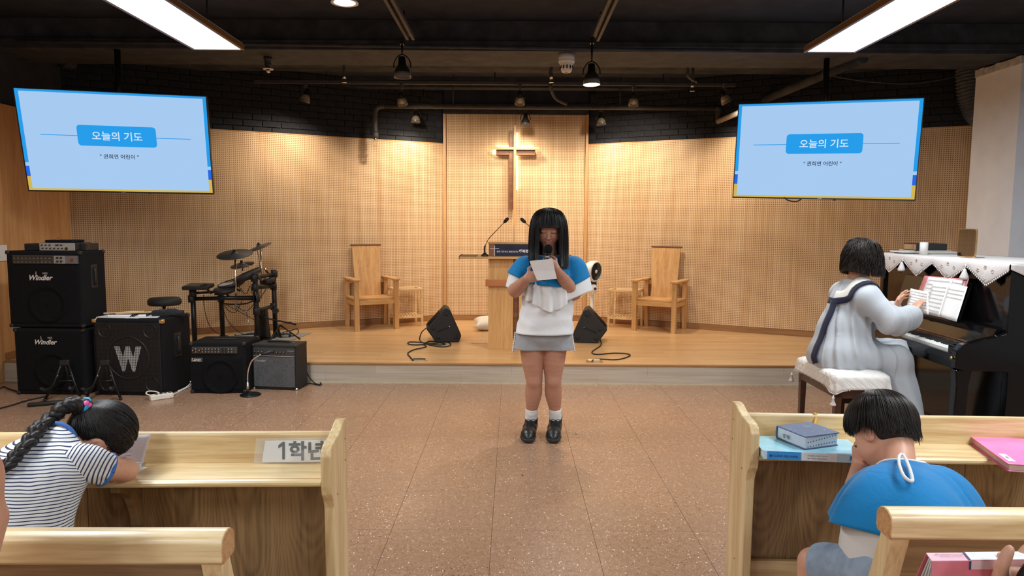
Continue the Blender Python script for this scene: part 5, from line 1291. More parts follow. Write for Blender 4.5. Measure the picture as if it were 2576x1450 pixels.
c = atz(625, 843, STZ); t = thing('hihat_pedal', 'silver hi-hat pedal on the mat left of the kick tower', 'pedal', tuple(c), 0.5)
MB().box(-0.14, 0.14, -0.05, 0.05, 0.0005, 0.012, 0.004).build('base', M['black_metal'], t); MB().box(-0.13, 0.12, -0.036, 0.036, 0.02, 0.03, 0.004, M=RY(-0.12)).build('footboard', M['silver'], t)
MB().box(0.1, 0.14, -0.045, 0.045, 0.012, 0.11, 0.006).build('housing', M['black_metal'], t)
sp_ = MB()
for k in range(3): sp_.tube([(0.12, -0.03 + k * 0.03, 0.1), (0.12, -0.03 + k * 0.03, 0.14)], 0.005, 6)
sp_.build('springs', chrome, t)
# boom stand lying across
c = aty(706, 855, 7.1); zb = STZ
t = thing('boom_microphone_stand', 'black boom microphone stand with slanting arm right of the drum rack', 'microphone stand', (c[0], 7.1, STZ))
O = Vector((c[0], 7.1, STZ))
def B_(px, py, Y=7.1): return aty(px, py, Y) - O
MB().tube([(0, 0, 0.03), B_(695, 810)], 0.012, 10).build('lower_tube', bm, t)
MB().tube([B_(695, 808), B_(693, 780)], 0.008, 8).build('upper_tube', bm, t)
MB().tube([B_(693, 782) + Vector((0, 0.02, 0)), B_(693, 782) - Vector((0, 0.02, 0))], 0.03, 14).build('clutch', M['rubber'], t)
MB().tube([B_(650, 796, 7.0), B_(693, 806, 7.08), B_(745, 817, 7.15)], [0.009, 0.009, 0.009], 8).build('boom_arm', bm, t)
MB().tube([B_(745, 817, 7.15), B_(727, 812, 7.13)], 0.011, 8).build('boom_grip', M['rubber'], t)
for k in range(3):
    a = 2 * PI * k / 3 + 0.2; MB().tube([(0, 0, 0.16), (0.19 * math.cos(a), 0.19 * math.sin(a), 0.012)], 0.008, 8).build('leg', bm, t)
    MB().lathe([(0, -0.012), (0.012, -0.005), (0.012, 0.005), (0, 0.012)], 8, M=T(0.19 * math.cos(a), 0.19 * math.sin(a), 0.012)).build('rubber_foot', M['rubber'], t)
c = atz(716, 848, STZ + 0.007); t = thing('effects_pedal', 'small black pedal box on the mat right of the drum rack', 'pedal', tuple(c), 0.12)
MB().box(-0.065, 0.065, -0.045, 0.045, 0.0, 0.04, 0.005).build('case', M['black_plastic'], t)
kb = MB()
for k in range(3): kb.lathe([(0, 0.012), (0.009, 0.011), (0.01, 0)], 10, M=T(-0.035 + k * 0.035, 0.012, 0.04))
kb.build('knobs', M['silver'], t)
MB().box(-0.05, 0.05, -0.0465, -0.045, 0.008, 0.03).build('label_plate', M['silver'], t)
cable_thing('black_cable', 'black cable curving behind the small pedal box on the stage', 'cable', [atz(700, 840, R_), atz(730, 832, R_), atz(748, 828, R_), atz(750, 838, R_), atz(742, 845, R_), atz(728, 845, R_ + 0.02)], 0.005, M['rubber'])
# ================================================================== PIANO CORNER
PN = Vector((2.88, 4.605, 0)); PYAW = math.radians(-3.7)
pi_ = thing('upright_piano', 'black polished upright piano with lace runner at the right edge', 'piano', tuple(PN), PYAW)
L2 = 0.775; bl = M['piano']
for s in (-1, 1):
    y0, y1 = sorted((s * L2, s * (L2 - 0.05)))
    MB().prism([(0.0, 0.06), (0.60, 0.06), (0.60, 1.17), (-0.02, 1.17), (-0.02, 0.80), (-0.26, 0.735), (-0.29, 0.70), (-0.29, 0.60), (-0.24, 0.585), (0.0, 0.585)], y0, y1, 'y', 0.004).build('side_panel', bl, pi_)
    MB().box(-0.30, 0.62, y0 - 0.004, y1 + 0.004, 0.0, 0.06, 0.006).build('toe_block', bl, pi_)
    yy0, yy1 = sorted((s * (L2 - 0.005), s * (L2 - 0.065)))
    lg = MB().prism([(-0.285, 0.06), (-0.215, 0.06), (-0.205, 0.5), (-0.19, 0.59), (-0.285, 0.59), (-0.275, 0.5)], yy0, yy1, 'y', 0.006).build('leg', bl, pi_)
    y0, y1 = sorted((s * (L2 - 0.05), s * (L2 - 0.115)))
    MB().box(-0.275, -0.03, y0, y1, 0.66, 0.722, 0.006).build('key_block', bl, pi_)
MB().box(-0.03, 0.61, -L2 - 0.01, L2 + 0.01, 1.17, 1.2, 0.006).build('lid', bl, pi_)
MB().box(0.0, 0.03, -L2 + 0.05, L2 - 0.05, 0.80, 1.17, 0.003).build('upper_panel', bl, pi_)
MB().box(0.03, 0.6, -L2 + 0.05, L2 - 0.05, 0.06, 1.168).build('case_body', bl, pi_)
MB().box(0.0, 0.03, -L2 + 0.05, L2 - 0.05, 0.12, 0.58, 0.003).build('lower_panel', bl, pi_)
MB().box(-0.01, 0.03, -L2 + 0.05, L2 - 0.05, 0.0, 0.12, 0.003).build('plinth', bl, pi_)
MB().box(-0.275, 0.0, -L2 + 0.05, L2 - 0.05, 0.585, 0.645, 0.003).build('key_bed', bl, pi_)
MB().box(-0.285, -0.262, -L2 + 0.05, L2 - 0.05, 0.63, 0.675, 0.003).build('key_slip', bl, pi_)
# keys: 52 white, 36 black, each its own part
KL = 2 * (L2 - 0.115) ; kw = KL / 52; wme = None; bme = None
for k in range(52):
    y = -KL / 2 + k * kw
    if wme is None:
        o = MB().box(-0.258, -0.105, 0.0004, kw - 0.0004, 0.655, 0.692, 0.0015, 1).build('white_key', M['ivory'], pi_); wme = o.data
    else: o = link(bpy.data.objects.new('white_key', wme), pi_)
    o.location = (0, y, 0)
    if k < 51 and (k % 7) in (0, 2, 3, 5, 6):
        if bme is None:
            o = MB().prism([(-0.205, 0.69), (-0.105, 0.69), (-0.105, 0.703), (-0.198, 0.703)], -0.0055, 0.0055, 'y', 0.0012).build('black_key', M['black_plastic'], pi_); bme = o.data
        else: o = link(bpy.data.objects.new('black_key', bme), pi_)
        o.location = (0, y + kw, 0)
red = mat('key felt', (0.12, 0.03, 0.02), 0.9)
MB().box(-0.106, -0.098, -KL / 2, KL / 2, 0.66, 0.708).build('felt_strip', red, pi_)
MB().prism([(-0.10, 0.70), (-0.075, 0.70), (-0.03, 0.80), (0.0, 0.80), (0.0, 0.82), (-0.045, 0.82)], -L2 + 0.055, L2 - 0.055, 'y', 0.003).build('fallboard', bl, pi_)
MB().box(-0.105, -0.098, -L2 + 0.055, L2 - 0.055, 0.715, 0.724).build('hinge', M['brass'], pi_)
MB().prism([(-0.11, 0.815), (0.0, 0.815), (0.0, 0.83), (-0.11, 0.83)], -0.42, 0.42, 'y', 0.004).build('music_shelf', bl, pi_)
MB().box(-0.115, -0.108, -0.42, 0.42, 0.815, 0.842, 0.002).build('music_ledge', bl, pi_)
MB().prism([(-0.075, 0.83), (-0.06, 0.83), (0.0, 1.06), (-0.014, 1.06)], -0.40, 0.40, 'y', 0.003).build('music_desk', bl, pi_)
for y in (-0.08, 0.0, 0.08):
    MB().box(-0.14, 0.0, y - 0.012, y + 0.012, 0.05, 0.065, 0.005).build('pedal', M['brass'], pi_)
MB().lathe([(0, 0), (0.008, 0), (0.009, 0.012), (0, 0.014)], 10, M=T(-0.291, -L2 + 0.03, 0.655) @ RY(-PI / 2)).build('lock', M['brass'], pi_)

# lace runner
lace = cloth_mat('lace runner cloth', (0.66, 0.62, 0.61), weave=260, var=0.12, fold=0.12, fscale=20)
LR = Matrix.Translation(PN) @ RZ(PYAW)
rn = thing('lace_runner', 'white lace runner with pointed edge and tassels draped over the piano top', 'runner', tuple(PN + Vector((0, 0, 1.2))), PYAW)
b_ = MB()
nx, ny = 10, 97
rows = []
for i in range(ny):
    s = i / (ny - 1); y = -L2 - 0.012 + s * (2 * L2 + 0.024)
    ph = (s * 4) % 1.0; tri = 1 - abs(2 * ph - 1)
    if i == ny - 1: tri = 0.0
    drop = 0.035 + 0.10 * tri
    r = [Vector((0.58 - 0.61 * k / nx, y, 0.0025 + 0.0008 * math.sin(y * 31 + k))) for k in range(nx + 1)]
    r.append(Vector((-0.037, y, 0.0)))
    for k in range(1, 8): 
        r.append(Vector((-0.040 - 0.006 * math.sin(k * 0.4) * (0.5 + tri), y, -drop * k / 7)))
    rows.append(r)
b_.grid(rows)
solidify(b_.build('cloth', lace, rn), 0.0022)
for s_, yy in ((-1, -L2 - 0.016), (1, L2 + 0.016)):
    rows = []; b_ = MB()
    for i in range(25):
        x = -0.035 + 0.6 * i / 24; tri = 1 - abs(2 * ((i / 24 * 1.5) % 1) - 1)
        rows.append([Vector((x, yy - s_ * 0.006, 0.002))] + [Vector((x, yy, -(0.03 + 0.09 * tri) * k / 6)) for k in range(1, 7)])
    b_.grid(rows, flip=s_ < 0); solidify(b_.build('end_drop', lace, rn), 0.0022)
sc = MB(); fl_m = mat('embroidery thread', (0.5, 0.42, 0.36), 0.8)
for i in range(96):
    s = (i + 0.5) / 96; y = -L2 - 0.012 + s * (2 * L2 + 0.024); tri = 1 - abs(2 * ((s * 4) % 1.0) - 1)
    sc.lathe([(0, -0.0015), (0.007, 0), (0, 0.0015)], 8, M=T(-0.044, y, -(0.035 + 0.10 * tri) - 0.003) @ RY(PI / 2))
o = sc.build('scalloped_edge', lace, rn); o['kind'] = 'stuff'
em = MB()
for k in range(4):
    yc = -L2 + (k + 0.5) * 2 * L2 / 4
    for dy, dz in ((0, -0.095), (-0.07, -0.05), (0.07, -0.05), (0.0, -0.03)):
        for a in range(5): em.lathe([(0, -0.001), (0.006, 0), (0, 0.001)], 6, M=T(-0.0485, yc + dy + 0.009 * math.cos(a * 1.257), dz + 0.009 * math.sin(a * 1.257)) @ RY(PI / 2))
o = em.build('embroidered_flowers', fl_m, rn); o['kind'] = 'stuff'
for k in (1, 3):
    y = -L2 + k * 2 * L2 / 4
    ts = MB().tube([(-0.046, y, -0.02), (-0.05, y, -0.05)], 0.003, 6)
    ts.lathe([(0, 0.012), (0.008, 0.008), (0.010, 0), (0.026, -0.04), (0.024, -0.055), (0, -0.055)], 16, M=T(-0.052, y, -0.062))
    ts.build('tassel', lace, rn)
# things on the piano
ZT = 1.2045
def on_piano(px, x):  # point on the runner at given x
    d = ray(px, 640); k = x / d[0]; return Vector((x, k * d[1], ZT))
c = on_piano(2323, 2.995); t = thing('white_candle', 'short white pillar candle on the piano in front of the black bible', 'candle', tuple(c))
wax = mat('white wax', (0.74, 0.73, 0.70), 0.4)
MB().lathe([(0, 0), (0.027, 0), (0.0275, 0.088), (0.024, 0.092), (0.018, 0.088), (0, 0.087)], 24).build('body', wax, t); MB().tube([(0, 0, 0.087), (0.001, 0, 0.096)], 0.0015, 5).build('wick', M['ink'], t)
c = on_piano(2325, 3.16)
for k, (w, d, h, lab, m, dx, rz, z) in enumerate((
    (0.36, 0.24, 0.008, 'lowest flat music booklet under the books on the piano', M['ink_grey'], 0.0, -0.1, 0),
    (0.40, 0.22, 0.010, 'pale music booklet above the lowest one on the piano', mat('booklet paper', (0.55, 0.52, 0.47), 0.8), -0.01, -0.02, 0.0085),
    (0.30, 0.21, 0.007, 'grey music booklet directly under the black bible on the piano', mat('booklet grey', (0.42, 0.41, 0.39), 0.8), 0.01, -0.18, 0.019))):
    t = thing('music_booklet', lab, 'booklet', (c[0] + dx, c[1] + dx, ZT + z + 0.0004), PYAW + rz, 'booklets under the bible')
    MB().box(-w / 2, w / 2, -d / 2, d / 2, 0, h, 0.002).build('cover', m, t); MB().box(-w / 2 - 0.0005, w / 2 - 0.004, -d / 2 + 0.002, d / 2 - 0.002, 0.0015, h - 0.0015).build('pages', M['paper'], t)
t = thing('bible', 'thick black bible with brown page edge and red ribbon on the piano', 'book', (c[0] + 0.0, c[1] + 0.0, ZT + 0.0268), PYAW + 0.05)
MB().box(-0.115, 0.115, -0.085, 0.085, 0, 0.004, 0.001).box(-0.115, 0.115, -0.085, 0.085, 0.046, 0.051, 0.002).box(-0.115, 0.115, -0.09, -0.082, 0, 0.051, 0.003).build('cover', M['black_tolex'], t)
MB().box(-0.112, 0.11, -0.083, 0.08, 0.0035, 0.0465).build('pages', mat('gilt page edge', (0.42, 0.25, 0.12), 0.5), t)
MB().grid([[Vector(p) + Vector((0, dy, 0)) for dy in (0, 0.008)] for p in smooth_path([(-0.10, -0.05, 0.04), (-0.125, -0.06, 0.03), (-0.13, -0.06, 0.0), (-0.15, -0.065, -0.02)], 5)]).build('ribbon', mat('red ribbon', (0.28, 0.04, 0.04), 0.6), t)
c = on_piano(2430, 3.03); t = thing('table_mirror', 'small gold framed standing mirror on the piano beside the white column', 'mirror', tuple(c), math.radians(-72))
def rrect(w, h, r, n=5):
    o = []
    for k, (sx, sz) in enumerate(((1, 1), (-1, 1), (-1, -1), (1, -1))):
        for j in range(n + 1):
            a = PI / 2 * (k + j / n); o.append((sx * (w / 2 - r) + r * math.cos(a), sz * (h / 2 - r) + r * math.sin(a)))
    return o
Mq = T(0, 0, 0.098) @ RX(math.radians(-0.5))
MB().prism(rrect(0.135, 0.188, 0.016), 0.0, 0.009, 'y', 0.002, M=Mq).build('frame', M['brass'], t)
mir, nt, b = nodes('mirror glass'); b.inputs['Metallic'].default_value = 1; b.inputs['Roughness'].default_value = 0.02
_v = coords(nt); _n = N(nt, 'ShaderNodeTexNoise', Scale=5.0); nt.links.new(_v, _n.inputs['Vector']); _r = ramp(nt, _n.outputs['Fac'], [(0, (0.8,) * 3), (1, (0.86,) * 3)]); nt.links.new(_r.outputs[0], b.inputs['Base Color'])
MB().prism(rrect(0.123, 0.176, 0.012), -0.001, 0.0005, 'y', M=Mq).build('mirror_glass', mir, t)
MB().prism(rrect(0.1, 0.1, 0.03), 0.0005, 0.005, 'z', 0.001, M=T(0.035, 0.03, 0)).build('foot_plate', M['brass'], t)
# sheet music on the desk
def sheet(name, label, cat, cn, m, t_=0.0012, parent=None):
    """thin page from four world corners (TL,TR,BR,BL), bowed a little"""
    cn = [Vector(p) for p in cn]; o0 = sum(cn, Vector()) / 4; n = ((cn[1] - cn[0]).cross(cn[3] - cn[0])).normalized()
    P = []
    for i in range(9):
        u = i / 8; r = []
        for j in range(9):
            v = j / 8; p = cn[0] * (1 - u) * (1 - v) + cn[1] * u * (1 - v) + cn[2] * u * v + cn[3] * (1 - u) * v
            r.append(p - o0 + n * (0.006 * math.sin(PI * u)))
        P.append(r)
    b_ = MB(); b_.grid(P); 
    base = bpy.data.objects.new(name, None); COL.objects.link(base); base.location = o0; tag(base, label, cat)
    o = b_.build('page', m, base); solidify(o, t_)
    return base, o0, cn, n
def staves(base, o0, cn, n, u0, u1, v0, v1, rows=7, m=None, lines=3):
    s = MB(); side = -1 if (n.dot(Vector((0, -1, 0)))) < 0 and n.dot(Vector((-1, 0, 0))) < 0 else 1
    def P(u, v): return cn[0] * (1 - u) * (1 - v) + cn[1] * u * (1 - v) + cn[2] * u * v + cn[3] * (1 - u) * v - o0 + n * (0.006 * math.sin(PI * u))
    nn = n if n.dot(Vector((-1, -0.4, 0.2))) > 0 else -n
    for k in range(rows):
        v = v0 + (v1 - v0) * (k + 0.3) / rows
        for l in range(lines):
            vv = v + l * (v1 - v0) / rows * 0.13
            s.grid([[P(u0 + (u1 - u0) * i / 6, vv) + nn * 0.0012, P(u0 + (u1 - u0) * i / 6, vv + 0.0045) + nn * 0.0012] for i in range(7)])
        for q_ in range(9):
            u = u0 + (u1 - u0) * (q_ + RNG.uniform(0.2, 0.8)) / 9; w_ = 0.012
            s.grid([[P(u, v) + nn * 0.0013, P(u, v + 0.012) + nn * 0.0013], [P(u + w_, v) + nn * 0.0013, P(u + w_, v + 0.012) + nn * 0.0013]])
    o = s.build('staves', m or M['ink_grey'], base); o['kind'] = 'stuff'
def X_(px, py, x): return atx(px, py, x)
pink_m = mat('pink binder', srgb(206, 126, 132), 0.5)
t = sheet('music_binder', 'open pink music binder behind the white pages on the piano desk', 'binder', [X_(2326, 694, 2.825), X_(2437, 702, 2.815), X_(2406, 806, 2.75), X_(2290, 786, 2.76)], pink_m, 0.004)
t = sheet('music_sheet', 'white music page at the left of the pink binder on the piano desk', 'sheet music', [X_(2336, 697, 2.812), X_(2398, 702, 2.808), X_(2366, 799, 2.735), X_(2302, 783, 2.742)], M['paper'])
staves(*t, 0.06, 0.92, 0.04, 0.95, 8)
t = sheet('music_sheet', 'white music page at the right of the pink binder, with pink edge behind', 'sheet music', [X_(2399, 703, 2.808), X_(2429, 708, 2.806), X_(2400, 800, 2.735), X_(2366, 796, 2.74)], M['paper'])
staves(*t, 0.06, 0.85, 0.05, 0.3, 3)
t = sheet('music_sheet', 'large front page of music standing on the piano desk, nearest the column', 'sheet music', [X_(2388, 715, 2.79), X_(2434, 722, 2.785), X_(2406, 810, 2.715), X_(2362, 797, 2.722)], M['paper'])
staves(*t, 0.06, 0.9, 0.10, 0.45, 3)
t = sheet('music_sheet', 'middle front page of music standing on the piano desk beside the raised page', 'sheet music', [X_(2347, 713, 2.795), X_(2388, 716, 2.79), X_(2362, 797, 2.722), X_(2326, 786, 2.728)], M['paper'])
staves(*t, 0.06, 0.9, 0.06, 0.95, 7)
t = sheet('music_sheet', 'loose white music page being turned by the pianist', 'sheet music', [X_(2291, 726, 2.66), X_(2335, 735, 2.66), X_(2336, 793, 2.64), X_(2279, 779, 2.61)], mat('bright paper', (0.84, 0.84, 0.82), 0.85))
staves(*t, 0.06, 0.94, 0.06, 0.95, 7)

# piano bench
bc = Vector((2.135, 4.36, 0)); pb = thing('piano_bench', 'piano bench under the quilted white cover where the pianist sits', 'bench', tuple(bc), math.radians(-1))
dk_w = mat('dark walnut', srgb(70, 40, 28), 0.35, var=0.2, coat=0.3)
for sx in (-1, 1):
    for sy in (-1, 1):
        MB().prism([(-0.014, 0), (0.014, 0), (0.022, 0.44), (-0.022, 0.44)], -0.02, 0.02, 'y', 0.003, M=T(sx * 0.135, sy * 0.26, 0)).build('leg', dk_w, pb)
MB().box(-0.155, 0.155, -0.28, 0.28, 0.36, 0.44, 0.004).build('apron', dk_w, pb)
MB().box(-0.165, 0.165, -0.30, 0.30, 0.44, 0.492, 0.02, 3).build('seat_pad', M['black_tolex'], pb)
qm, nt, b = nodes('quilted white cotton')
v = coords(nt, (1, 1, 1)); sx_ = N(nt, 'ShaderNodeSeparateXYZ'); nt.links.new(v, sx_.inputs[0])
def diag(sgn):
    a = N(nt, 'ShaderNodeMath', operation='MULTIPLY_ADD'); nt.links.new(sx_.outputs[1], a.inputs[0]); a.inputs[1].default_value = sgn * 1.0; nt.links.new(sx_.outputs[0], a.inputs[2])
    z_ = N(nt, 'ShaderNodeMath', operation='MULTIPLY_ADD'); nt.links.new(sx_.outputs[2], z_.inputs[0]); z_.inputs[1].default_value = 1.0; nt.links.new(a.outputs[0], z_.inputs[2])
    d = N(nt, 'ShaderNodeMath', operation='DIVIDE'); nt.links.new(z_.outputs[0], d.inputs[0]); d.inputs[1].default_value = 0.062
    p_ = N(nt, 'ShaderNodeMath', operation='PINGPONG'); nt.links.new(d.outputs[0], p_.inputs[0]); p_.inputs[1].default_value = 0.5
    q_ = N(nt, 'ShaderNodeMath', operation='POWER'); nt.links.new(p_.outputs[0], q_.inputs[0]); q_.inputs[1].default_value = 0.35; return q_.outputs[0]
mn = N(nt, 'ShaderNodeMath', operation='MINIMUM'); nt.links.new(diag(1), mn.inputs[0]); nt.links.new(diag(-1), mn.inputs[1])
bp = N(nt, 'ShaderNodeBump', Strength=0.5, Distance=0.008); nt.links.new(mn.outputs[0], bp.inputs['Height']); nt.links.new(bp.outputs[0], b.inputs['Normal'])
_n = N(nt, 'ShaderNodeTexNoise', Scale=300.0); nt.links.new(v, _n.inputs['Vector']); _r = ramp(nt, _n.outputs['Fac'], [(0.3, (0.70, 0.67, 0.64)), (0.7, (0.76, 0.74, 0.71))]); nt.links.new(_r.outputs[0], b.inputs['Base Color']); b.inputs['Roughness'].default_value = 0.85
bcv = thing('bench_cover', 'white quilted cover with scalloped lace hem over the piano bench', 'seat cover', tuple(bc + Vector((0, 0, 0.49))), math.radians(-1))
P = []; per = []
W_, D_ = 0.178, 0.312
def edge_pt(s):
    """perimeter point for s in 0..1, superellipse-like rectangle, with corner closeness"""
    a = 2 * PI * s; c_, s_ = math.cos(a), math.sin(a); e = 0.22
    x = W_ * math.copysign(abs(c_) ** e, c_); y = D_ * math.copysign(abs(s_) ** e, s_); return x, y, min(1, (abs(x) / W_) ** 6 * (abs(y) / D_) ** 6)
n_ = 160
rows = []
for i in range(n_):
    x, y, cn_ = edge_pt(i / n_)
    drop = 0.055 + 0.05 * cn_ + 0.02 * (0.5 + 0.5 * math.sin(i / n_ * 2 * PI * 2))
    wv = 0.006 * math.sin(i / n_ * 2 * PI * 11)
    r = [Vector((x * f, y * f, 0.032 - 0.016 * f ** 4)) for f in (0.001, 0.25, 0.5, 0.75, 0.9)]
    r += [Vector((x * 0.975, y * 0.98, 0.011)), Vector((x, y, 0.0))]
    for k in range(1, 6):
        f = 1 + (0.05 + wv * 4) * (k / 5); r.append(Vector((x * f, y * (1 + (0.03 + wv * 3) * k / 5), -drop * k / 5)))
    rows.append(r); per.append(r[-1])
b_ = MB(); b_.grid(rows, closed_u=True); solidify(b_.build('quilted_top', qm, bcv), 0.003)
sc = MB()
for i, p in enumerate(per): sc.lathe([(0, -0.004), (0.005, 0), (0, 0.004)], 6, M=T(*(p - Vector((0, 0, 0.003)))))
o = sc.build('lace_hem', lace, bcv); o['kind'] = 'stuff'
for sx in (-1, 1):
    for sy in (-1, 1):
        x, y = sx * W_ * 1.05, sy * D_ * 1.03
        MB().lathe([(0, 0.02), (0.006, 0.016), (0.008, 0.004), (0.005, 0), (0.017, -0.03), (0.018, -0.036), (0, -0.036)], 14, M=T(x, y, -0.125)).tube([(x, y, -0.10), (x, y, -0.115)], 0.003, 6).build('tassel', lace, bcv)
# ================================================================== SOLID MODELLING FOR PEOPLE (smooth unions meshed as one surface)
def V3(p): return np.array([float(p[0]), float(p[1]), float(p[2])])
def nrm(v): v = np.asarray(v, float); return v / (np.linalg.norm(v) + 1e-12)
class SDF:
    def __init__(s): s.it = []
    def cone(s, a, b, ra, rb, k=0.02, op='u'):
        a, b = V3(a), V3(b); ab = b - a; L2_ = float(ab @ ab) + 1e-12
        def f(X, Y, Z):
            t = np.clip(((X - a[0]) * ab[0] + (Y - a[1]) * ab[1] + (Z - a[2]) * ab[2]) / L2_, 0, 1)
            return np.sqrt((X - a[0] - t * ab[0]) ** 2 + (Y - a[1] - t * ab[1]) ** 2 + (Z - a[2] - t * ab[2]) ** 2) - (ra + (rb - ra) * t)
        lo = np.minimum(a - ra, b - rb); hi = np.maximum(a + ra, b + rb)
        s.it.append((f, lo, hi, k, op)); return s
    def chain(s, pts, rs, k=0.02):
        if len(pts) > 2:
            n_ = 4; Vp = [Vector(V3(p)) for p in pts]; P4 = [Vp[i].lerp(Vp[i + 1], j / n_) for i in range(len(Vp) - 1) for j in range(n_)] + [Vp[-1]]; R4 = [q[0] for q in smooth_path([Vector((r, 0, 0)) for r in rs], n_)]; pts, rs = P4, R4
        for i in range(len(pts) - 1): s.cone(pts[i], pts[i + 1], rs[i], rs[i + 1], k if i == 0 else 0.003)
        return s
    def ell(s, c, r, Rm=None, k=0.02, op='u'):
        c = V3(c); r = np.array(r, float); Rm = np.eye(3) if Rm is None else np.array(Rm, float)   # columns = local axes
        ext = np.sqrt(((Rm * r[None, :]) ** 2).sum(1))
        def f(X, Y, Z):
            x, y, z = X - c[0], Y - c[1], Z - c[2]
            u = (Rm[0, 0] * x + Rm[1, 0] * y + Rm[2, 0] * z); v = (Rm[0, 1] * x + Rm[1, 1] * y + Rm[2, 1] * z); w = (Rm[0, 2] * x + Rm[1, 2] * y + Rm[2, 2] * z)
            k0 = np.sqrt((u / r[0]) ** 2 + (v / r[1]) ** 2 + (w / r[2]) ** 2)
            k1 = np.sqrt((u / r[0] ** 2) ** 2 + (v / r[1] ** 2) ** 2 + (w / r[2] ** 2) ** 2)
            return k0 * (k0 - 1) / (k1 + 1e-9)
        s.it.append((f, c - ext, c + ext, k, op)); return s
    def plane(s, p, n, k=0.004):
        """cut away what lies on the +n side"""
        p, n = V3(p), nrm(n)
        def f(X, Y, Z): return (X - p[0]) * n[0] + (Y - p[1]) * n[1] + (Z - p[2]) * n[2]
        s.it.append((f, None, None, k, 'i')); return s
    def disp(s, fn):
        s.it.append((fn, None, None, 0, 'd')); return s
    @staticmethod
    def mix(a, b, k, op):
        if op == 'd': return a + b
        if op == 'u':
            h = np.clip(0.5 + 0.5 * (a - b) / k, 0, 1); return a + (b - a) * h - k * h * (1 - h)
        if op == 's': b = -b
        h = np.clip(0.5 - 0.5 * (a - b) / k, 0, 1); return a + (b - a) * h + k * h * (1 - h)
    def ev(s, P):
        P = np.asarray(P, float); X, Y, Z = P[:, 0], P[:, 1], P[:, 2]; d = np.full(len(P), 10.0)
        for f, lo, hi, k, op in s.it: d = s.mix(d, f(X, Y, Z), max(k, 1e-5), op)
        return d
    def grad(s, P, e=0.002):
        P = np.asarray(P, float); g = np.empty_like(P)
        for i in range(3):
            q = np.zeros(3); q[i] = e; g[:, i] = s.ev(P + q) - s.ev(P - q)
        return g / (np.linalg.norm(g, axis=1, keepdims=True) + 1e-9)
    def mesh(s, vox, name='surface', smooth_it=1):
        los = [l for f, l, h, k, op in s.it if l is not None and op == 'u']; his = [h for f, l, h, k, op in s.it if l is not None and op == 'u']
        lo = np.min(los, 0) - 4 * vox - 0.01; hi = np.max(his, 0) + 4 * vox + 0.01
        n = np.ceil((hi - lo) / vox).astype(int) + 1
        ax = [(lo[i] + vox * np.arange(n[i])).astype(np.float32) for i in range(3)]
        F_ = np.full(n, 1.0, np.float32)
        for f, l, h, k, op in s.it:
            if l is None: sl = tuple(slice(0, n[i]) for i in range(3))
            else:
                mg = (k + 3 * vox + 0.006)
                i0 = np.maximum(((l - mg - lo) / vox).astype(int), 0); i1 = np.minimum(((h + mg - lo) / vox).astype(int) + 2, n)
                if (i1 <= i0).any(): continue
                sl = tuple(slice(i0[i], i1[i]) for i in range(3))
            d = f(ax[0][sl[0]][:, None, None], ax[1][sl[1]][None, :, None], ax[2][sl[2]][None, None, :])
            F_[sl] = s.mix(F_[sl], d, max(k, 1e-5), op)
        return nets(F_, lo, vox, name, smooth_it)
def nets(F_, lo, vox, name, smooth_it):
    neg = F_ < 0
    c = np.zeros(np.array(F_.shape) - 1, np.uint8)
    for dx in (0, 1):
        for dy in (0, 1):
            for dz in (0, 1): c += neg[dx:F_.shape[0] - 1 + dx, dy:F_.shape[1] - 1 + dy, dz:F_.shape[2] - 1 + dz]
    act = np.argwhere((c > 0) & (c < 8)); I = act[:, 0], act[:, 1], act[:, 2]
    v = np.stack([F_[I[0] + (q >> 2 & 1), I[1] + (q >> 1 & 1), I[2] + (q & 1)] for q in range(8)], 1).astype(np.float64)
    pos = np.zeros((len(act), 3)); cnt = np.zeros(len(act))
    off = np.array([[q >> 2 & 1, q >> 1 & 1, q & 1] for q in range(8)], float)
    for a in range(8):
        for bit in (1, 2, 4):
            b = a | bit
            if b == a: continue
            m = (v[:, a] < 0) != (v[:, b] < 0)
            t = np.where(m, v[:, a] / np.where(m, v[:, a] - v[:, b], 1), 0)
            pos += m[:, None] * (off[a] + t[:, None] * (off[b] - off[a])); cnt += m
    co = lo + vox * (act + pos / cnt[:, None])
    idx = np.full(c.shape, -1, np.int64); idx[I] = np.arange(len(act))
    faces = []
    for ax_ in range(3):
        b, d = (ax_ + 1) % 3, (ax_ + 2) % 3
        s0 = [slice(None)] * 3; s1 = [slice(None)] * 3; s0[ax_] = slice(0, -1); s1[ax_] = slice(1, None)
        A, B = neg[tuple(s0)], neg[tuple(s1)]
        E_ = np.argwhere(A != B); ok = (E_[:, b] > 0) & (E_[:, d] > 0)
        for q in (b, d): ok &= E_[:, q] < c.shape[q]
        E_ = E_[ok & (E_[:, ax_] < c.shape[ax_])]
        inside = A[E_[:, 0], E_[:, 1], E_[:, 2]]
        def at(ob, od):
            e = E_.copy(); e[:, b] -= ob; e[:, d] -= od; return idx[e[:, 0], e[:, 1], e[:, 2]]
        Qd = np.stack([at(0, 0), at(1, 0), at(1, 1), at(0, 1)], 1)
        Qd[~inside] = Qd[~inside][:, ::-1]; faces.append(Qd)
    Fq = np.concatenate(faces); Fq = Fq[(Fq >= 0).all(1)]
    for _ in range(smooth_it):
        acc = np.zeros_like(co); n_ = np.zeros(len(co))
        for k in range(4):
            i, j = Fq[:, k], Fq[:, (k + 1) % 4]
            for x in range(3): acc[:, x] += np.bincount(i, co[j, x], len(co)) + np.bincount(j, co[i, x], len(co))
            n_ += np.bincount(i, None, len(co)) + np.bincount(j, None, len(co))
        co = 0.5 * co + 0.5 * acc / np.maximum(n_, 1)[:, None]
    return quad_mesh(name, co, Fq)
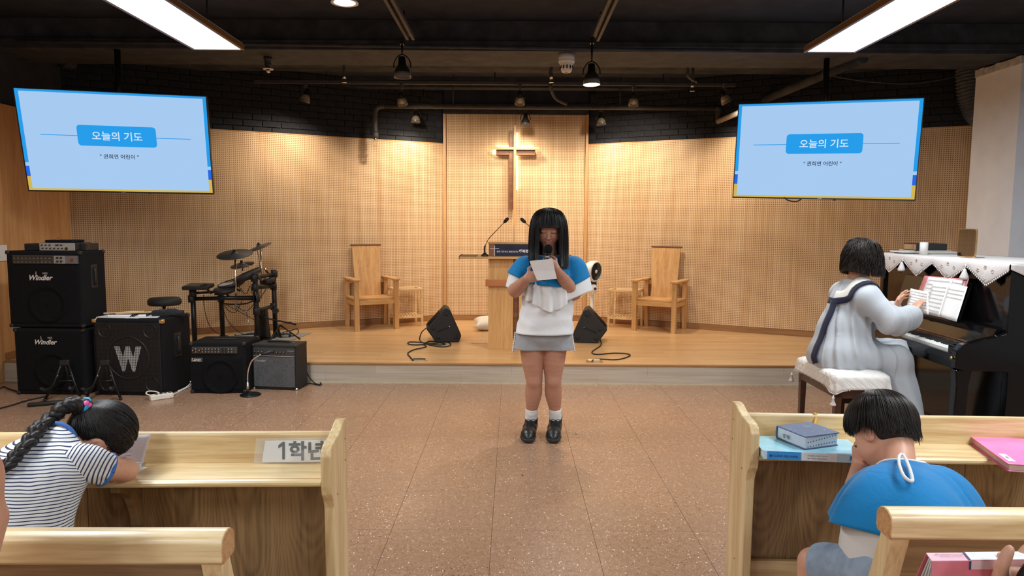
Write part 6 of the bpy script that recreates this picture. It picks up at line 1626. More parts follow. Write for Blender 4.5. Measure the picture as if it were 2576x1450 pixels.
def quad_mesh(name, co, Fq):
    me = bpy.data.meshes.new(name)
    me.vertices.add(len(co)); me.vertices.foreach_set('co', co.astype(np.float32).ravel())
    me.loops.add(Fq.size); me.loops.foreach_set('vertex_index', Fq.astype(np.int32).ravel())
    me.polygons.add(len(Fq)); me.polygons.foreach_set('loop_start', np.arange(0, Fq.size, 4, dtype=np.int32)); me.polygons.foreach_set('loop_total', np.full(len(Fq), 4, np.int32))
    me.polygons.foreach_set('use_smooth', np.ones(len(Fq), bool))
    me.update(calc_edges=True); me.validate(); return me
def put(me, name, mats, parent, rule=None):
    """link a world-space mesh under a thing placed at parent.location (no rotation)"""
    me.transform(Matrix.Translation(-Vector(parent.location)))
    for m in (mats if isinstance(mats, list) else [mats]): me.materials.append(m)
    if rule is not None:
        n = len(me.polygons); c = np.empty(n * 3, np.float32); me.polygons.foreach_get('center', c)
        me.polygons.foreach_set('material_index', rule(c.reshape(-1, 3) + np.array(parent.location)).astype(np.int32))
    me.name = name; o = bpy.data.objects.new(name, me); return link(o, parent)
def bm_put(mb, name, m, parent):
    o = mb.build(name, m, parent); o.data.transform(Matrix.Translation(-Vector(parent.location))); return o
def fold_noise(dirn, scale, amp, seed=0.0, region=None):
    """drapery displacement: ridges running along dirn"""
    d = nrm(dirn); a = nrm(np.cross(d, [0.3, 0.5, 0.8])); b = np.cross(d, a)
    def f(X, Y, Z):
        u = X * a[0] + Y * a[1] + Z * a[2]; v = X * b[0] + Y * b[1] + Z * b[2]; w = X * d[0] + Y * d[1] + Z * d[2]
        r = np.sin(u * scale + 1.7 * np.sin(v * scale * 0.6 + seed) + 0.8 * np.sin(w * scale * 0.35)) * 0.6 + np.sin(v * scale * 1.3 + 1.3 * np.sin(u * scale * 0.5) + seed * 2 + w * scale * 0.2) * 0.4
        r = r * amp
        if region is not None: r = r * region(X, Y, Z)
        return r
    return f
def axes(fwd, up):
    f = nrm(fwd); u = nrm(np.asarray(up, float) - f * (np.asarray(up, float) @ f)); r = np.cross(f, u); return r, f, u
def head(S, c, fwd, up, h, face=True, child=True):
    """adds a head (centre c, height h) to S; returns a local->world function"""
    r, f, u = axes(fwd, up); c = V3(c); Rm = np.stack([r, f, u], 1)
    Lw = lambda x, y, z: c + h * (r * x + f * y + u * z)
    E = lambda p, s, k=0.06, op='u': S.ell(Lw(*p), np.array(s) * h, Rm, k * h, op)
    E((0, -0.05, 0.13), (0.335, 0.40, 0.37)); E((0, 0.08, -0.12), (0.30, 0.31, 0.37), 0.12)
    E((0, 0.19, -0.40), (0.15, 0.14, 0.10), 0.14)
    for s in (-1, 1):
        E((s * 0.16, 0.20, -0.19), (0.14, 0.13, 0.15), 0.1)
        E((s * 0.33, -0.03, -0.06), (0.045, 0.088, 0.125), 0.03); E((s * 0.362, -0.01, -0.05), (0.022, 0.05, 0.08), 0.02, 's')
        E((s * 0.34, 0.03, -0.06), (0.02, 0.03, 0.035), 0.03)
    if face:
        for s in (-1, 1):
            E((s * 0.145, 0.41, 0.0), (0.10, 0.06, 0.055), 0.05, 's')
            E((s * 0.145, 0.325, -0.005), (0.085, 0.065, 0.055), 0.02)
            E((s * 0.145, 0.392, -0.034), (0.075, 0.02, 0.008), 0.012, 's')
        S.cone(Lw(0, 0.365, 0.0), Lw(0, 0.425, -0.15), 0.03 * h, 0.05 * h, 0.06 * h)
        E((0, 0.445, -0.175), (0.06, 0.055, 0.048), 0.03)
        for s in (-1, 1): E((s * 0.06, 0.41, -0.185), (0.04, 0.045, 0.035), 0.025); E((s * 0.035, 0.435, -0.22), (0.02, 0.03, 0.014), 0.01, 's')
        E((0, 0.38, -0.283), (0.10, 0.042, 0.020), 0.03); E((0, 0.368, -0.345), (0.085, 0.042, 0.024), 0.03)
        E((0, 0.44, -0.314), (0.075, 0.06, 0.016), 0.008, 's')
    return Lw, (r, f, u)
def hand(S, wrist, d, n, t, L, curls, thumb_curl=0.5, thumb_out=0.6, spread=0.08, fr=None, k=0.004):
    """hand on S: d finger direction, n palm-side normal, t thumb side; curls = bend per finger (index..little)"""
    d = nrm(d); n = nrm(np.asarray(n, float) - d * (np.asarray(n, float) @ d)); t = nrm(np.asarray(t, float) - d * (np.asarray(t, float) @ d) - n * (np.asarray(t, float) @ n))
    w = V3(wrist); Rm = np.stack([t, d, n], 1); fr = fr or L * 0.047
    S.ell(w + d * 0.24 * L, (0.215 * L, 0.30 * L, 0.085 * L), Rm, 0.02); S.ell(w + d * 0.38 * L, (0.22 * L, 0.16 * L, 0.075 * L), Rm, 0.015)
    S.ell(w + d * 0.17 * L + t * 0.12 * L + n * 0.05 * L, (0.10 * L, 0.17 * L, 0.075 * L), Rm, 0.015)
    lens = [0.43, 0.48, 0.44, 0.34]
    for i in range(4):
        x = (0.165 - 0.11 * i) * L; base = w + d * (0.47 - 0.02 * abs(i - 1)) * L + t * x
        dd = nrm(d + t * spread * (1.5 - i) * 0.7); p = base; ang = 0.0; l = lens[i] * L
        rr = fr * (1.0 if i < 3 else 0.86)
        for j, fl_ in enumerate((0.46, 0.31, 0.23)):
            ang += curls[i] * (0.75, 1.0, 0.7)[j]
            q = p + (dd * math.cos(ang) + n * math.sin(ang)) * l * fl_
            S.cone(p, q, rr * (1.06 - 0.1 * j), rr * (0.98 - 0.12 * j), k if j or i == 9 else 0.008)
            p = q
    b = w + d * 0.10 * L + t * 0.15 * L; q = b + nrm(d * (1 - thumb_out) + t * thumb_out + n * 0.25) * 0.24 * L
    q2 = q + nrm(d * (1.1 - thumb_out * 0.4) + t * (thumb_out * 0.6 - thumb_curl * 0.5) + n * (0.15 + thumb_curl)) * 0.18 * L
    q3 = q2 + nrm(d * 1.0 + t * (thumb_out * 0.35 - thumb_curl) + n * (0.1 + thumb_curl)) * 0.13 * L
    S.cone(b, q, fr * 1.5, fr * 1.2, 0.012); S.cone(q, q2, fr * 1.2, fr * 1.08, 0.005); S.cone(q2, q3, fr * 1.08, fr * 0.85, 0.004)
    return S
def drape(S, ring, dirs, lens, ds=0.008, off=0.004, g=0.35, fold=None, smooth=2, closed=True):
    """march sheets of cloth/hair over S: one line per ring point, falling with gravity; returns array n x m x 3"""
    P = np.array(ring, float); Dv = np.array(dirs, float); lens = np.array(lens, float); m = int(max(lens) / ds) + 1
    for _ in range(5):
        dd = S.ev(P) - off; P = P - np.minimum(dd, 0)[:, None] * S.grad(P)
    out = [P.copy()]; tr = np.zeros(len(P))
    for st_ in range(m):
        step = np.clip(lens - tr, 0, ds)[:, None]
        P2 = P + Dv * step; tr = tr + step[:, 0]
        dd = S.ev(P2) - off
        hit = dd < 0
        if hit.any():
            gN = S.grad(P2[hit]); P2[hit] -= dd[hit][:, None] * gN
            Dv[hit] -= np.minimum(0, (Dv[hit] * gN).sum(1))[:, None] * gN
        Dv = Dv / np.maximum(np.linalg.norm(Dv, axis=1, keepdims=True), 1e-6) + np.array([0, 0, -1.0]) * g * (ds / 0.01) * 0.3
        Dv /= np.linalg.norm(Dv, axis=1, keepdims=True)
        P = P2; out.append(P.copy())
    A = np.stack(out, 1)
    for _ in range(smooth):
        if closed: A = 0.5 * A + 0.25 * (np.roll(A, 1, 0) + np.roll(A, -1, 0))
        else: A[1:-1] = 0.5 * A[1:-1] + 0.25 * (A[2:] + A[:-2])
    return A
def resample(A, m):
    """equal arc-length samples along each line"""
    out = np.empty((A.shape[0], m, 3))
    for i in range(A.shape[0]):
        s = np.concatenate([[0], np.cumsum(np.linalg.norm(np.diff(A[i], axis=0), axis=1))]); t = np.linspace(0, s[-1], m)
        for x in range(3): out[i, :, x] = np.interp(t, s, A[i, :, x])
    return out
def cloth_from(A, name, m, parent, thick=0.003, closed=True, folds=0, amp=0.0, S=None, seed=0.0, ph=None):
    """A: n x m x 3 lines -> cloth mesh; folds ripple outwards growing towards the hem"""
    n, k = A.shape[:2]; A = A.copy()
    if folds:
        u = np.arange(n) / n * 2 * PI
        w = np.sin(u * folds + seed + 0.7 * np.sin(u * 3 + seed)) * 0.7 + 0.3 * np.sin(u * folds * 1.7 + 2 * seed)
        s = np.linspace(0, 1, k)[None, :] ** 1.3
        du = np.roll(A, -1, 0) - np.roll(A, 1, 0); dv = np.gradient(A, axis=1); nn = np.cross(du, dv); nn /= (np.linalg.norm(nn, axis=2, keepdims=True) + 1e-9)
        cen = A.mean(0, keepdims=True); sg = np.sign(((A - cen) * nn).sum(2).mean()); nn *= sg
        A = A + nn * ((w[:, None] * 0.5 + 0.5) * s * amp)[..., None]
    b_ = MB(); b_.grid([[Vector(A[i, j]) for j in range(k)] for i in range(n)], closed_u=closed)
    bmesh.ops.recalc_face_normals(b_.bm, faces=b_.bm.faces)
    o = bm_put(b_, name, m, parent); solidify(o, thick); return o, A
def strands(lines, r, taper=True, n=3):
    """many thin tubes as numpy mesh: lines list of (m x 3)"""
    cos_, Fs, base = [], [], 0
    ang = 2 * PI * np.arange(n) / n
    for L_ in lines:
        L_ = np.asarray(L_); m = len(L_)
        t = np.gradient(L_, axis=0); t /= (np.linalg.norm(t, axis=1, keepdims=True) + 1e-9)
        a = np.cross(t, np.array([0.31, 0.87, 0.4])); a /= (np.linalg.norm(a, axis=1, keepdims=True) + 1e-9); b = np.cross(t, a)
        rr = r * (1 - 0.75 * np.linspace(0, 1, m) ** 3) if taper else np.full(m, r)
        ring = L_[:, None, :] + rr[:, None, None] * (a[:, None, :] * np.cos(ang)[None, :, None] + b[:, None, :] * np.sin(ang)[None, :, None])
        cos_.append(ring.reshape(-1, 3))
        i = np.arange(m - 1)[:, None] * n; k = np.arange(n)[None, :]; k2 = (k + 1) % n
        Fs.append((np.stack([i + k, i + k2, i + n + k2, i + n + k], 2).reshape(-1, 4)) + base); base += m * n
    return quad_mesh('strands', np.concatenate(cos_), np.concatenate(Fs))
def join_meshes(name, mes):
    b = bmesh.new()
    for me in mes: b.from_mesh(me)
    me = bpy.data.meshes.new(name); b.to_mesh(me); b.free(); return me
def ribbon(S, pts, width, off=0.004, n=40):
    """strip of cloth following pts along the surface of S"""
    P = np.array([V3(p) for p in smooth_path(pts, max(2, n // max(1, len(pts) - 1)))])
    for _ in range(4):
        d = S.ev(P) - off; P = P - d[:, None] * S.grad(P)
    g = S.grad(P); t = np.gradient(P, axis=0); t /= (np.linalg.norm(t, axis=1, keepdims=True) + 1e-9); sd = np.cross(t, g)
    rows = []
    for f in (-0.5, -0.25, 0, 0.25, 0.5):
        q = P + sd * width * f
        for _ in range(3): q = q - (S.ev(q) - off)[:, None] * S.grad(q)
        rows.append(q)
    return np.stack(rows, 1)
def Q(px, py, Y): return np.array(aty(px, py, Y))
def hit(px, py, S, lift=0.0, y0=1.3):
    """where the line of sight through a pixel meets S, lifted off the surface"""
    d = nrm(ray(px, py)); t = y0 / d[1]
    for _ in range(90): t += float(S.ev([CAM + d * t])[0]) * 0.8
    p = CAM + d * t; return p + lift * S.grad([p])[0]
def frame_z(t):
    z = nrm(t); x = nrm(np.cross([0, 1.0, 0], z)); return np.stack([x, np.cross(z, x), z], 1)
# ================================================================== PEOPLE
SK = skin_mat('skin light', srgb(208, 156, 130)); LIP = mat('lips', srgb(180, 114, 104), 0.45); LASH = mat('eyelashes', (0.02, 0.015, 0.013), 0.6)
HAIR = hair_mat('black hair'); HAIRB = hair_mat('brown black hair', (0.016, 0.011, 0.009))
BLUE = cloth_mat('blue cape cloth', srgb(14, 122, 184), weave=700, var=0.04, fold=0.15, fscale=16)
WHITE = cloth_mat('white cotton', (0.80, 0.81, 0.83), weave=800, var=0.03, fold=0.15, fscale=14)
WFL = cloth_mat('white flounce', (0.80, 0.80, 0.80), weave=800, var=0.03, fold=0.1)
GREYSW = cloth_mat('heather grey jersey', srgb(158, 160, 164), weave=500, var=0.14, fold=0.25, fscale=15)
def flip_check(me):
    n = len(me.vertices); co = np.empty(n * 3, np.float32); me.vertices.foreach_get('co', co); co = co.reshape(-1, 3)
    m = len(me.polygons); nr = np.empty(m * 3, np.float32); me.polygons.foreach_get('normal', nr); ce = np.empty(m * 3, np.float32); me.polygons.foreach_get('center', ce)
    if ((ce.reshape(-1, 3) - co.mean(0)) * nr.reshape(-1, 3)).sum() < 0: me.flip_normals()
    return me
def face_rule(Lw, ax, c, h):
    r, f, u = ax
    def rule(C):
        q = (C - c) / h; x, y, z = q @ r, q @ f, q @ u; out = np.zeros(len(C), int)
        out[(np.abs(x) < 0.105 * np.sqrt(np.clip(1 - ((z + 0.312) / 0.05) ** 2, 0, 1))) & (y > 0.34) & (np.abs(z + 0.312) < 0.05)] = 1
        e = (np.abs(np.abs(x) - 0.145) < 0.075) & (y > 0.28) & (np.abs(z + 0.036 - 0.05 * (np.abs(np.abs(x) - 0.145)) ** 1.0) < 0.013); out[e] = 2
        return out
    return rule
def acc_drape(S, ring, dirs, lens, acc, **kw):
    return drape(S, ring, dirs, lens, **kw)

# ------------------------------------------------------------------ girl reading
GO = Vector((0.205, 4.43, 0.0))
gp_ = thing('person', 'girl with long black hair standing in the aisle reading a paper into a microphone', 'person', tuple(GO))
S = SDF(); Yb = 4.43
hipL, hipR = Q(1341, 852, Yb), Q(1395, 852, Yb)
S.ell(Q(1368, 838, Yb), (0.165, 0.11, 0.115), k=0.03); S.ell(Q(1369, 785, Yb), (0.15, 0.11, 0.13), k=0.05); S.ell(Q(1376, 715, Yb), (0.15, 0.10, 0.14), k=0.05)
S.cone(Q(1328, 676, Yb), Q(1436, 676, Yb), 0.052, 0.052, 0.05); S.cone(Q(1382, 668, Yb), Q(1382, 622, Yb - 0.03), 0.058, 0.046, 0.03)
for hx, pts in ((0, [(1338, 865, Yb), (1340, 912, Yb - 0.01), (1344, 958, Yb - 0.01), (1342, 992, Yb + 0.012), (1338, 1030, Yb + 0.03), (1336, 1068, Yb + 0.04)]), (1, [(1396, 865, Yb), (1393, 912, Yb - 0.01), (1391, 958, Yb - 0.01), (1392, 992, Yb + 0.012), (1396, 1030, Yb + 0.03), (1397, 1068, Yb + 0.04)])):
    S.chain([Q(*p) for p in pts], [0.081, 0.071, 0.054, 0.055, 0.038, 0.033], 0.006)
    a = Q(*pts[-1]); S.cone(a, (a[0] + (-0.008 if hx == 0 else 0.0), 4.36, 0.035), 0.034, 0.028, 0.02)
    kn = Q(*pts[2]); S.ell(kn + np.array([0, -0.028, 0.0]), (0.028, 0.027, 0.034), k=0.03)
eR, eL = Q(1296, 730, 4.37), Q(1443, 738, 4.37)
wR, wL = Q(1326, 701, 4.165), Q(1398, 676, 4.20)
S.chain([Q(1324, 680, Yb), Q(1306, 706, 4.41), eR], [0.056, 0.05, 0.043], 0.03); S.chain([eR, eR * 0.6 + wR * 0.4 + np.array([0, 0, -0.004]), wR], [0.043, 0.041, 0.026], 0.02)
S.chain([Q(1440, 680, Yb), Q(1446, 710, 4.41), eL], [0.056, 0.05, 0.044], 0.03); S.chain([eL, eL * 0.6 + wL * 0.4, wL], [0.044, 0.042, 0.026], 0.02)
SB = SDF(); SB.it = list(S.it)                       # body without hands and head, for clothes
hand(S, wR, (0.93, -0.12, 0.28), (0.05, 1, 0.1), (-0.2, 0, 1), 0.148, (0.30, 0.32, 0.36, 0.4), 0.2, 0.75, 0.05)
hand(S, wL, (-0.72, -0.12, 0.62), (-0.25, 1, -0.15), (0.5, 0.1, 0.8), 0.145, (0.95, 1.0, 1.05, 1.1), 0.5, 0.6, 0.03)
Lw, ax = head(S, Q(1380, 573, 4.385), (-0.03, -0.94, -0.33), (0, -0.33, 0.94), 0.22)
Hc = Q(1380, 573, 4.385)
me = flip_check(S.mesh(0.0038, 'body'))
put(me, 'body', [skin_mat('skin backlit', srgb(188, 138, 114)), LIP, LASH], gp_, face_rule(Lw, ax, Hc, 0.22))  # darker than the other skin: her backlit shading is put into the colour
# t-shirt
def loft_cloth(name, rows, m, parent, n=96, amp=0.006, seed=0, p=2.4, thick=0.003):
    """rows: (py, xl, xr, depth, Y, amp)"""
    L_ = []
    prof = []
    for k in range(len(rows) - 1):
        for j in range(8):
            prof.append([lerp(a, b, j / 8) for a, b in zip(rows[k], rows[k + 1])])
    prof.append(list(rows[-1]))
    A = np.zeros((n, len(prof), 3))
    for j, (py, xl, xr, dp, Y) in enumerate(prof):
        a_, b_ = Q(xl, py, Y), Q(xr, py, Y); cx, rx, z = (a_[0] + b_[0]) / 2, (b_[0] - a_[0]) / 2, (a_[2] + b_[2]) / 2
        for i in range(n):
            th_ = 2 * PI * i / n; c_, s_ = math.cos(th_), math.sin(th_)
            f = 1 + amp / 0.15 * (math.sin(9 * th_ + seed + j * 0.16) * 0.4 + 0.6 * math.sin(z * 70 + 2.3 * math.sin(th_ * 2 + seed) + th_ * 2)) * min(1, j / 10)
            A[i, j] = (cx + rx * f * math.copysign(abs(c_) ** (2 / p), c_), Y + dp * f * math.copysign(abs(s_) ** (2 / p), s_), z)
    return cloth_from(A, name, m, parent, thick)
loft_cloth('t_shirt', [(650, 1352, 1412, 0.06, Yb), (664, 1330, 1436, 0.085, Yb), (690, 1320, 1446, 0.12, Yb), (735, 1316, 1448, 0.14, Yb), (775, 1312, 1442, 0.145, Yb), (805, 1305, 1440, 0.145, Yb), (836, 1297, 1443, 0.15, Yb)], WHITE, gp_, amp=0.0035)
# shorts
H = SDF(); H.ell(Q(1368, 842, Yb), (0.175, 0.125, 0.09), k=0.03)
H.cone(Q(1334, 845, Yb), Q(1329, 892, Yb), 0.098, 0.106, 0.012); H.cone(Q(1402, 845, Yb), Q(1407, 892, Yb), 0.098, 0.106, 0.03)
zc = Q(1368, 884, Yb - 0.1)[2]; H.cone(Q(1368, 850, Yb - 0.03), Q(1368, 892, Yb - 0.03), 0.07, 0.062, 0.03)
H.disp(fold_noise((0.2, 0, 1), 55, 0.0022, 1.0)); H.plane((0, 0, zc), (0, 0, -1), 0.004)
put(flip_check(H.mesh(0.0045, 'shorts')), 'shorts', GREYSW, gp_)
tr_ = MB()
for sx, xx in ((-1, 1290), (1, 1445)):
    a_, b_ = Q(xx + (6 if sx < 0 else -6), 838, Yb - 0.02), Q(xx, 883, Yb - 0.02)
    for k in range(11):
        p = a_ + (b_ - a_) * k / 10; tr_.lathe([(0, -0.008), (0.007, 0), (0, 0.008)], 6, M=T(*(p)))
o = bm_put(tr_, 'lace_trim', WFL, gp_)
# socks and shoes
shoe_m = mat('black leather shoe', (0.012, 0.012, 0.012), 0.42, var=0.2, scale=60, coat=0.15); sole_m = mat('dark grey sole', (0.028, 0.028, 0.03), 0.7)
sockm = cloth_mat('white ribbed sock', (0.74, 0.73, 0.72), weave=500, fold=0.2, fscale=40)
for sx, pts, toe in ((-1, [(1338, 1029), (1336, 1050), (1336, 1070)], (1329, 1108)), (1, [(1396, 1029), (1397, 1050), (1397, 1072)], (1394, 1111))):
    K = SDF(); P3 = [Q(x, y, Yb + 0.03 + 0.006 * i) for i, (x, y) in enumerate(pts)]
    K.chain(P3, [0.0425, 0.039, 0.038], 0.01); K.disp(fold_noise((1, 0, 0.1), 130, 0.0008)); K.plane(P3[0], (0, -0.1, 1), 0.003)
    put(flip_check(K.mesh(0.003, 'sock')), 'sock', sockm, gp_)
    tx = atz(toe[0], toe[1], 0.02); hx = P3[2]
    hp = np.array([hx[0] + 0.002, Yb + 0.085, 0.05]); ball = np.array([tx[0], 4.35, 0.038]); tip = np.array([tx[0] - 0.002 * sx, 4.312, 0.03])
    def shoe(extra):
        Z = SDF(); Z.cone(hp, (hp * 0.5 + ball * 0.5) + np.array([0, 0, 0.012]), 0.04 + extra, 0.043 + extra, 0.02); Z.cone(hp * 0.5 + ball * 0.5 + np.array([0, 0, 0.012]), ball, 0.043 + extra, 0.044 + extra, 0.02); Z.cone(ball, tip, 0.044 + extra, 0.035 + extra, 0.02)
        return Z
    Z = shoe(0); Z.cone(hp + np.array([0, -0.035, 0.02]), hp + np.array([0, -0.045, 0.065]), 0.042, 0.044, 0.02); Z.plane((0, 0, 0.026), (0, 0, -1)); Z.plane((0, Yb + 0.04, 0.118), (0, -0.25, 1))
    put(flip_check(Z.mesh(0.0035, 'shoe')), 'shoe', shoe_m, gp_)
    Z = shoe(0.006); Z.plane((0, 0, 0.03), (0, 0, 1)); Z.plane((0, 0, 0.0006), (0, 0, -1))
    put(flip_check(Z.mesh(0.0035, 'shoe_sole')), 'shoe_sole', sole_m, gp_)
    lc = MB()
    for k in range(4):
        y = 4.405 - k * 0.02 + 0.01; z = 0.112 - k * 0.011; x = lerp(hp[0], tx[0], k / 5 + 0.3)
        lc.tube(smooth_path([(x - 0.026, y + 0.004, z - 0.016), (x - 0.012, y - 0.003, z - 0.001), (x + 0.012, y + 0.003, z - 0.001), (x + 0.026, y - 0.004, z - 0.016)], 4), 0.0028, 5)
    x, y, z = lerp(hp[0], tx[0], 0.3), 4.41, 0.116
    for q in (-1, 1): lc.tube(smooth_path([(x, y, z), (x + q * 0.02, y - 0.012, z + 0.012), (x + q * 0.034, y - 0.02, z - 0.002), (x, y - 0.005, z)], 5), 0.0022, 5); lc.tube(smooth_path([(x, y, z), (x + q * 0.018, y - 0.03, z - 0.01), (x + q * 0.03, y - 0.035, z - 0.03)], 4), 0.002, 5)
    bm_put(lc, 'laces', M['rubber'], gp_)
# white flounce and blue cape
def ring_of(c, rx, ry, n, tilt=(0, 0, 1), slope=-0.45):
    a = 2 * PI * np.arange(n) / n; X = np.stack([np.cos(a) * rx, np.sin(a) * ry, np.zeros(n)], 1)
    q = frame_z(tilt); X = X @ q.T; d = np.stack([np.cos(a), np.sin(a), np.full(n, slope)], 1)
    return np.array(c) + X, d / np.linalg.norm(d, axis=1, keepdims=True), a
G = SDF(); G.it = [i for i in SB.it]
G.it = []
G.ell(Q(1369, 790, Yb), (0.165, 0.145, 0.16), k=0.05); G.ell(Q(1378, 715, Yb), (0.165, 0.135, 0.14), k=0.05); G.cone(Q(1326, 678, Yb), Q(1438, 678, Yb), 0.062, 0.062, 0.05); G.cone(Q(1382, 668, Yb), Q(1382, 622, Yb - 0.03), 0.064, 0.05, 0.03)
G.chain([Q(1322, 680, Yb), Q(1302, 706, 4.40), eR + np.array([0.01, 0, 0.02])], [0.064, 0.062, 0.05], 0.03); G.chain([Q(1442, 680, Yb), Q(1450, 710, 4.40), eL + np.array([-0.0, 0, 0.02])], [0.064, 0.062, 0.052], 0.03)
nk = Q(1382, 643, Yb - 0.005)
def ang_len(a, tbl):
    """a: angles (0 = picture right, -90deg = towards camera); tbl [(deg, len)] cyclic"""
    d = np.degrees(a) % 360; xs = np.array([t[0] for t in tbl] + [tbl[0][0] + 360]); ys = np.array([t[1] for t in tbl] + [tbl[0][1]]); return np.interp(np.where(d < xs[0], d + 360, d), xs, ys)
rg, dr, an = ring_of(nk - np.array([0, 0, 0.012]), 0.066, 0.062, 160)
A = drape(G, rg, dr, ang_len(an, [(0, 0.335), (50, 0.33), (90, 0.33), (130, 0.33), (180, 0.325), (225, 0.30), (250, 0.345), (270, 0.36), (290, 0.345), (315, 0.30)]), ds=0.009, off=0.006, g=0.8, smooth=3)
cloth_from(resample(A, 34), 'flounce', WFL, gp_, 0.002, folds=11, amp=0.05, seed=0.6)
rg, dr, an = ring_of(nk, 0.064, 0.06, 160)
A = drape(G, rg, dr, ang_len(an, [(0, 0.265), (45, 0.25), (90, 0.24), (135, 0.25), (180, 0.25), (225, 0.20), (270, 0.205), (315, 0.22)]), ds=0.008, off=0.018, g=0.7, smooth=3)
cape, CA = cloth_from(resample(A, 26), 'cape', BLUE, gp_, 0.0025, folds=8, amp=0.022, seed=1.2)
bm_put(MB().tube([tuple(p) for p in np.vstack([CA[:, 0], CA[:1, 0]])], 0.004, 6, caps=False), 'collar_piping', WFL, gp_)
# hair
HS = SDF(); HS.it = list(G.it); head(HS, Hc, (-0.03, -0.94, -0.33), (0, -0.33, 0.94), 0.22, face=False)
zch = nk[2] + 0.03
def fwd_acc(P): b = np.clip((zch + 0.06 - P[:, 2]) * 12, 0, 1); return np.stack([-(P[:, 0] - nk[0]) * 0.3 * b, -0.55 * b, 0 * b], 1)
def hair_mass(name, S_, crown, sectors, m, parent, ds=0.01, off=0.012, g=0.5, nstr=500, r=0.0016, r0=0.02, jit=0.012, wave=0.0, up=(0, 0, 1), push=None, curl=0.0, sheet_n=40):
    """sectors: (a0, a1, len0, len1, accel vec)"""
    meshes = []; lines = []
    acc_of = lambda q_: q_ if callable(q_) else np.array(q_)
    tot = sum(abs(s_[1] - s_[0]) for s_ in sectors)
    q = frame_z(up)
    for (a0, a1, l0, l1, acc) in sectors:
        for kind in ('sheet', 'strand'):
            n = max(8, int(sheet_n * abs(a1 - a0) / 90)) if kind == 'sheet' else int(nstr * abs(a1 - a0) / tot)
            t = np.linspace(0, 1, n) if kind == 'sheet' else np.sort(RNG.uniform(0, 1, n))
            a = np.radians(a0 + (a1 - a0) * t); ln = l0 + (l1 - l0) * t
            if kind == 'strand': ln = ln * RNG.uniform(0.88, 1.03, n)
            R3 = np.full(n, r0) if kind == 'sheet' else RNG.uniform(0.002, r0 * 2.0, n)
            d0 = np.stack([np.cos(a), np.sin(a), np.full(n, 0.05)], 1) @ q.T
            ring = np.array(crown) + d0 * R3[:, None]
            of = off if kind == 'sheet' else off + RNG.uniform(0.0005, jit, n)
            # push onto the scalp first
            for _ in range(6):
                ring = ring - (S_.ev(ring) - of)[:, None] * S_.grad(ring)
            A = drape_acc(S_, ring, d0, ln, acc_of(acc), ds, of, g)
            if kind == 'sheet':
                A = resample(A, 30); A[1:-1] = 0.5 * A[1:-1] + 0.25 * (A[2:] + A[:-2])
                b_ = MB(); b_.grid([[Vector(p) for p in row] for row in A]); o = b_.build('tmp', None); mo = o.modifiers.new('s', 'SOLIDIFY'); mo.thickness = 0.006; mo.offset = -1
                dg = bpy.context.evaluated_depsgraph_get(); meshes.append(bpy.data.meshes.new_from_object(o.evaluated_get(dg))); bpy.data.objects.remove(o)
            else:
                A = resample(A, 22)
                if wave:
                    s = np.linspace(0, 1, 22)[None, :]; ph = RNG.uniform(0, 6, n)[:, None]
                    A[:, :, 0] += wave * s * np.sin(s * 18 + ph); A[:, :, 1] += wave * s * np.cos(s * 16 + ph * 1.3); A[:, :, 2] += wave * 0.5 * s * np.sin(s * 22 + ph)
                lines += list(A)
    meshes.append(strands(lines, r))
    me = join_meshes(name, meshes)
    for p in me.polygons: p.use_smooth = True
    return put(me, name, m, parent)
def drape_acc(S_, ring, dirs, lens, acc, ds, off, g, stick=False):
    P = ring.copy(); Dv = dirs / np.linalg.norm(dirs, axis=1, keepdims=True); m = int(max(lens) / ds) + 1; out = [P.copy()]; tr = np.zeros(len(P))
    for k in range(m):
        step = np.clip(lens - tr, 0, ds)[:, None]; P2 = P + Dv * step; tr = tr + step[:, 0]
        for _ in range(2):
            dd = S_.ev(P2) - off; hit = (dd < 0) | stick
            if hit.any():
                gN = S_.grad(P2[hit]); P2[hit] -= dd[hit][:, None] * gN; qn = (Dv[hit] * gN).sum(1); Dv[hit] -= (qn if stick else np.minimum(0, qn))[:, None] * gN
        Dn = Dv / np.maximum(np.linalg.norm(Dv, axis=1, keepdims=True), 1e-6)
        ac = (acc(P2) if callable(acc) else acc) if k > 6 else np.zeros(3)
        Dv = Dn + (np.array([0, 0, -1.0]) * g + ac) * (ds / 0.01) * 0.4; Dv /= np.linalg.norm(Dv, axis=1, keepdims=True)
        P = P2; out.append(P.copy())
    return np.stack(out, 1)
crown = Lw(0, -0.12, 0.50)
hair_mass('hair', HS, crown, [(232, 308, 0.159, 0.159, (0, 0, 0)),
    (308, 352, 0.43, 0.45, fwd_acc), (352, 380, 0.45, 0.43, fwd_acc), (380, 520, 0.40, 0.40, (0, 0, 0)), (160, 188, 0.44, 0.47, fwd_acc), (188, 232, 0.47, 0.43, fwd_acc)], HAIR, gp_, nstr=1600, off=0.007, jit=0.007, r=0.0016, sheet_n=44)
# held things
pm_ = thing('handheld_microphone', 'black handheld microphone in the girl\'s raised hand at her mouth', 'microphone', tuple(Q(1377, 640, 4.205)))
O = Vector(pm_.location)
a_, b_ = Vector(Q(1379, 628, 4.215)), Vector(Q(1367, 708, 4.175)); dq = (b_ - a_).normalized()
bm_put(MB().tube([a_ - dq * 0.03, a_ - dq * 0.024, a_ - dq * 0.01, a_ + dq * 0.008, a_ + dq * 0.022, a_ + dq * 0.028], [0.008, 0.019, 0.026, 0.0265, 0.022, 0.018], 20), 'mesh_head', M['grille'], pm_)
bm_put(MB().tube([a_ + dq * 0.027, a_ + dq * 0.034], [0.0225, 0.0225], 20), 'collar', M['black_metal'], pm_)
bm_put(MB().tube([a_ + dq * 0.034, a_ + dq * 0.06, b_ - dq * 0.02, b_], [0.021, 0.019, 0.014, 0.013], 16), 'handle', M['black_plastic'], pm_)
mk = MB()
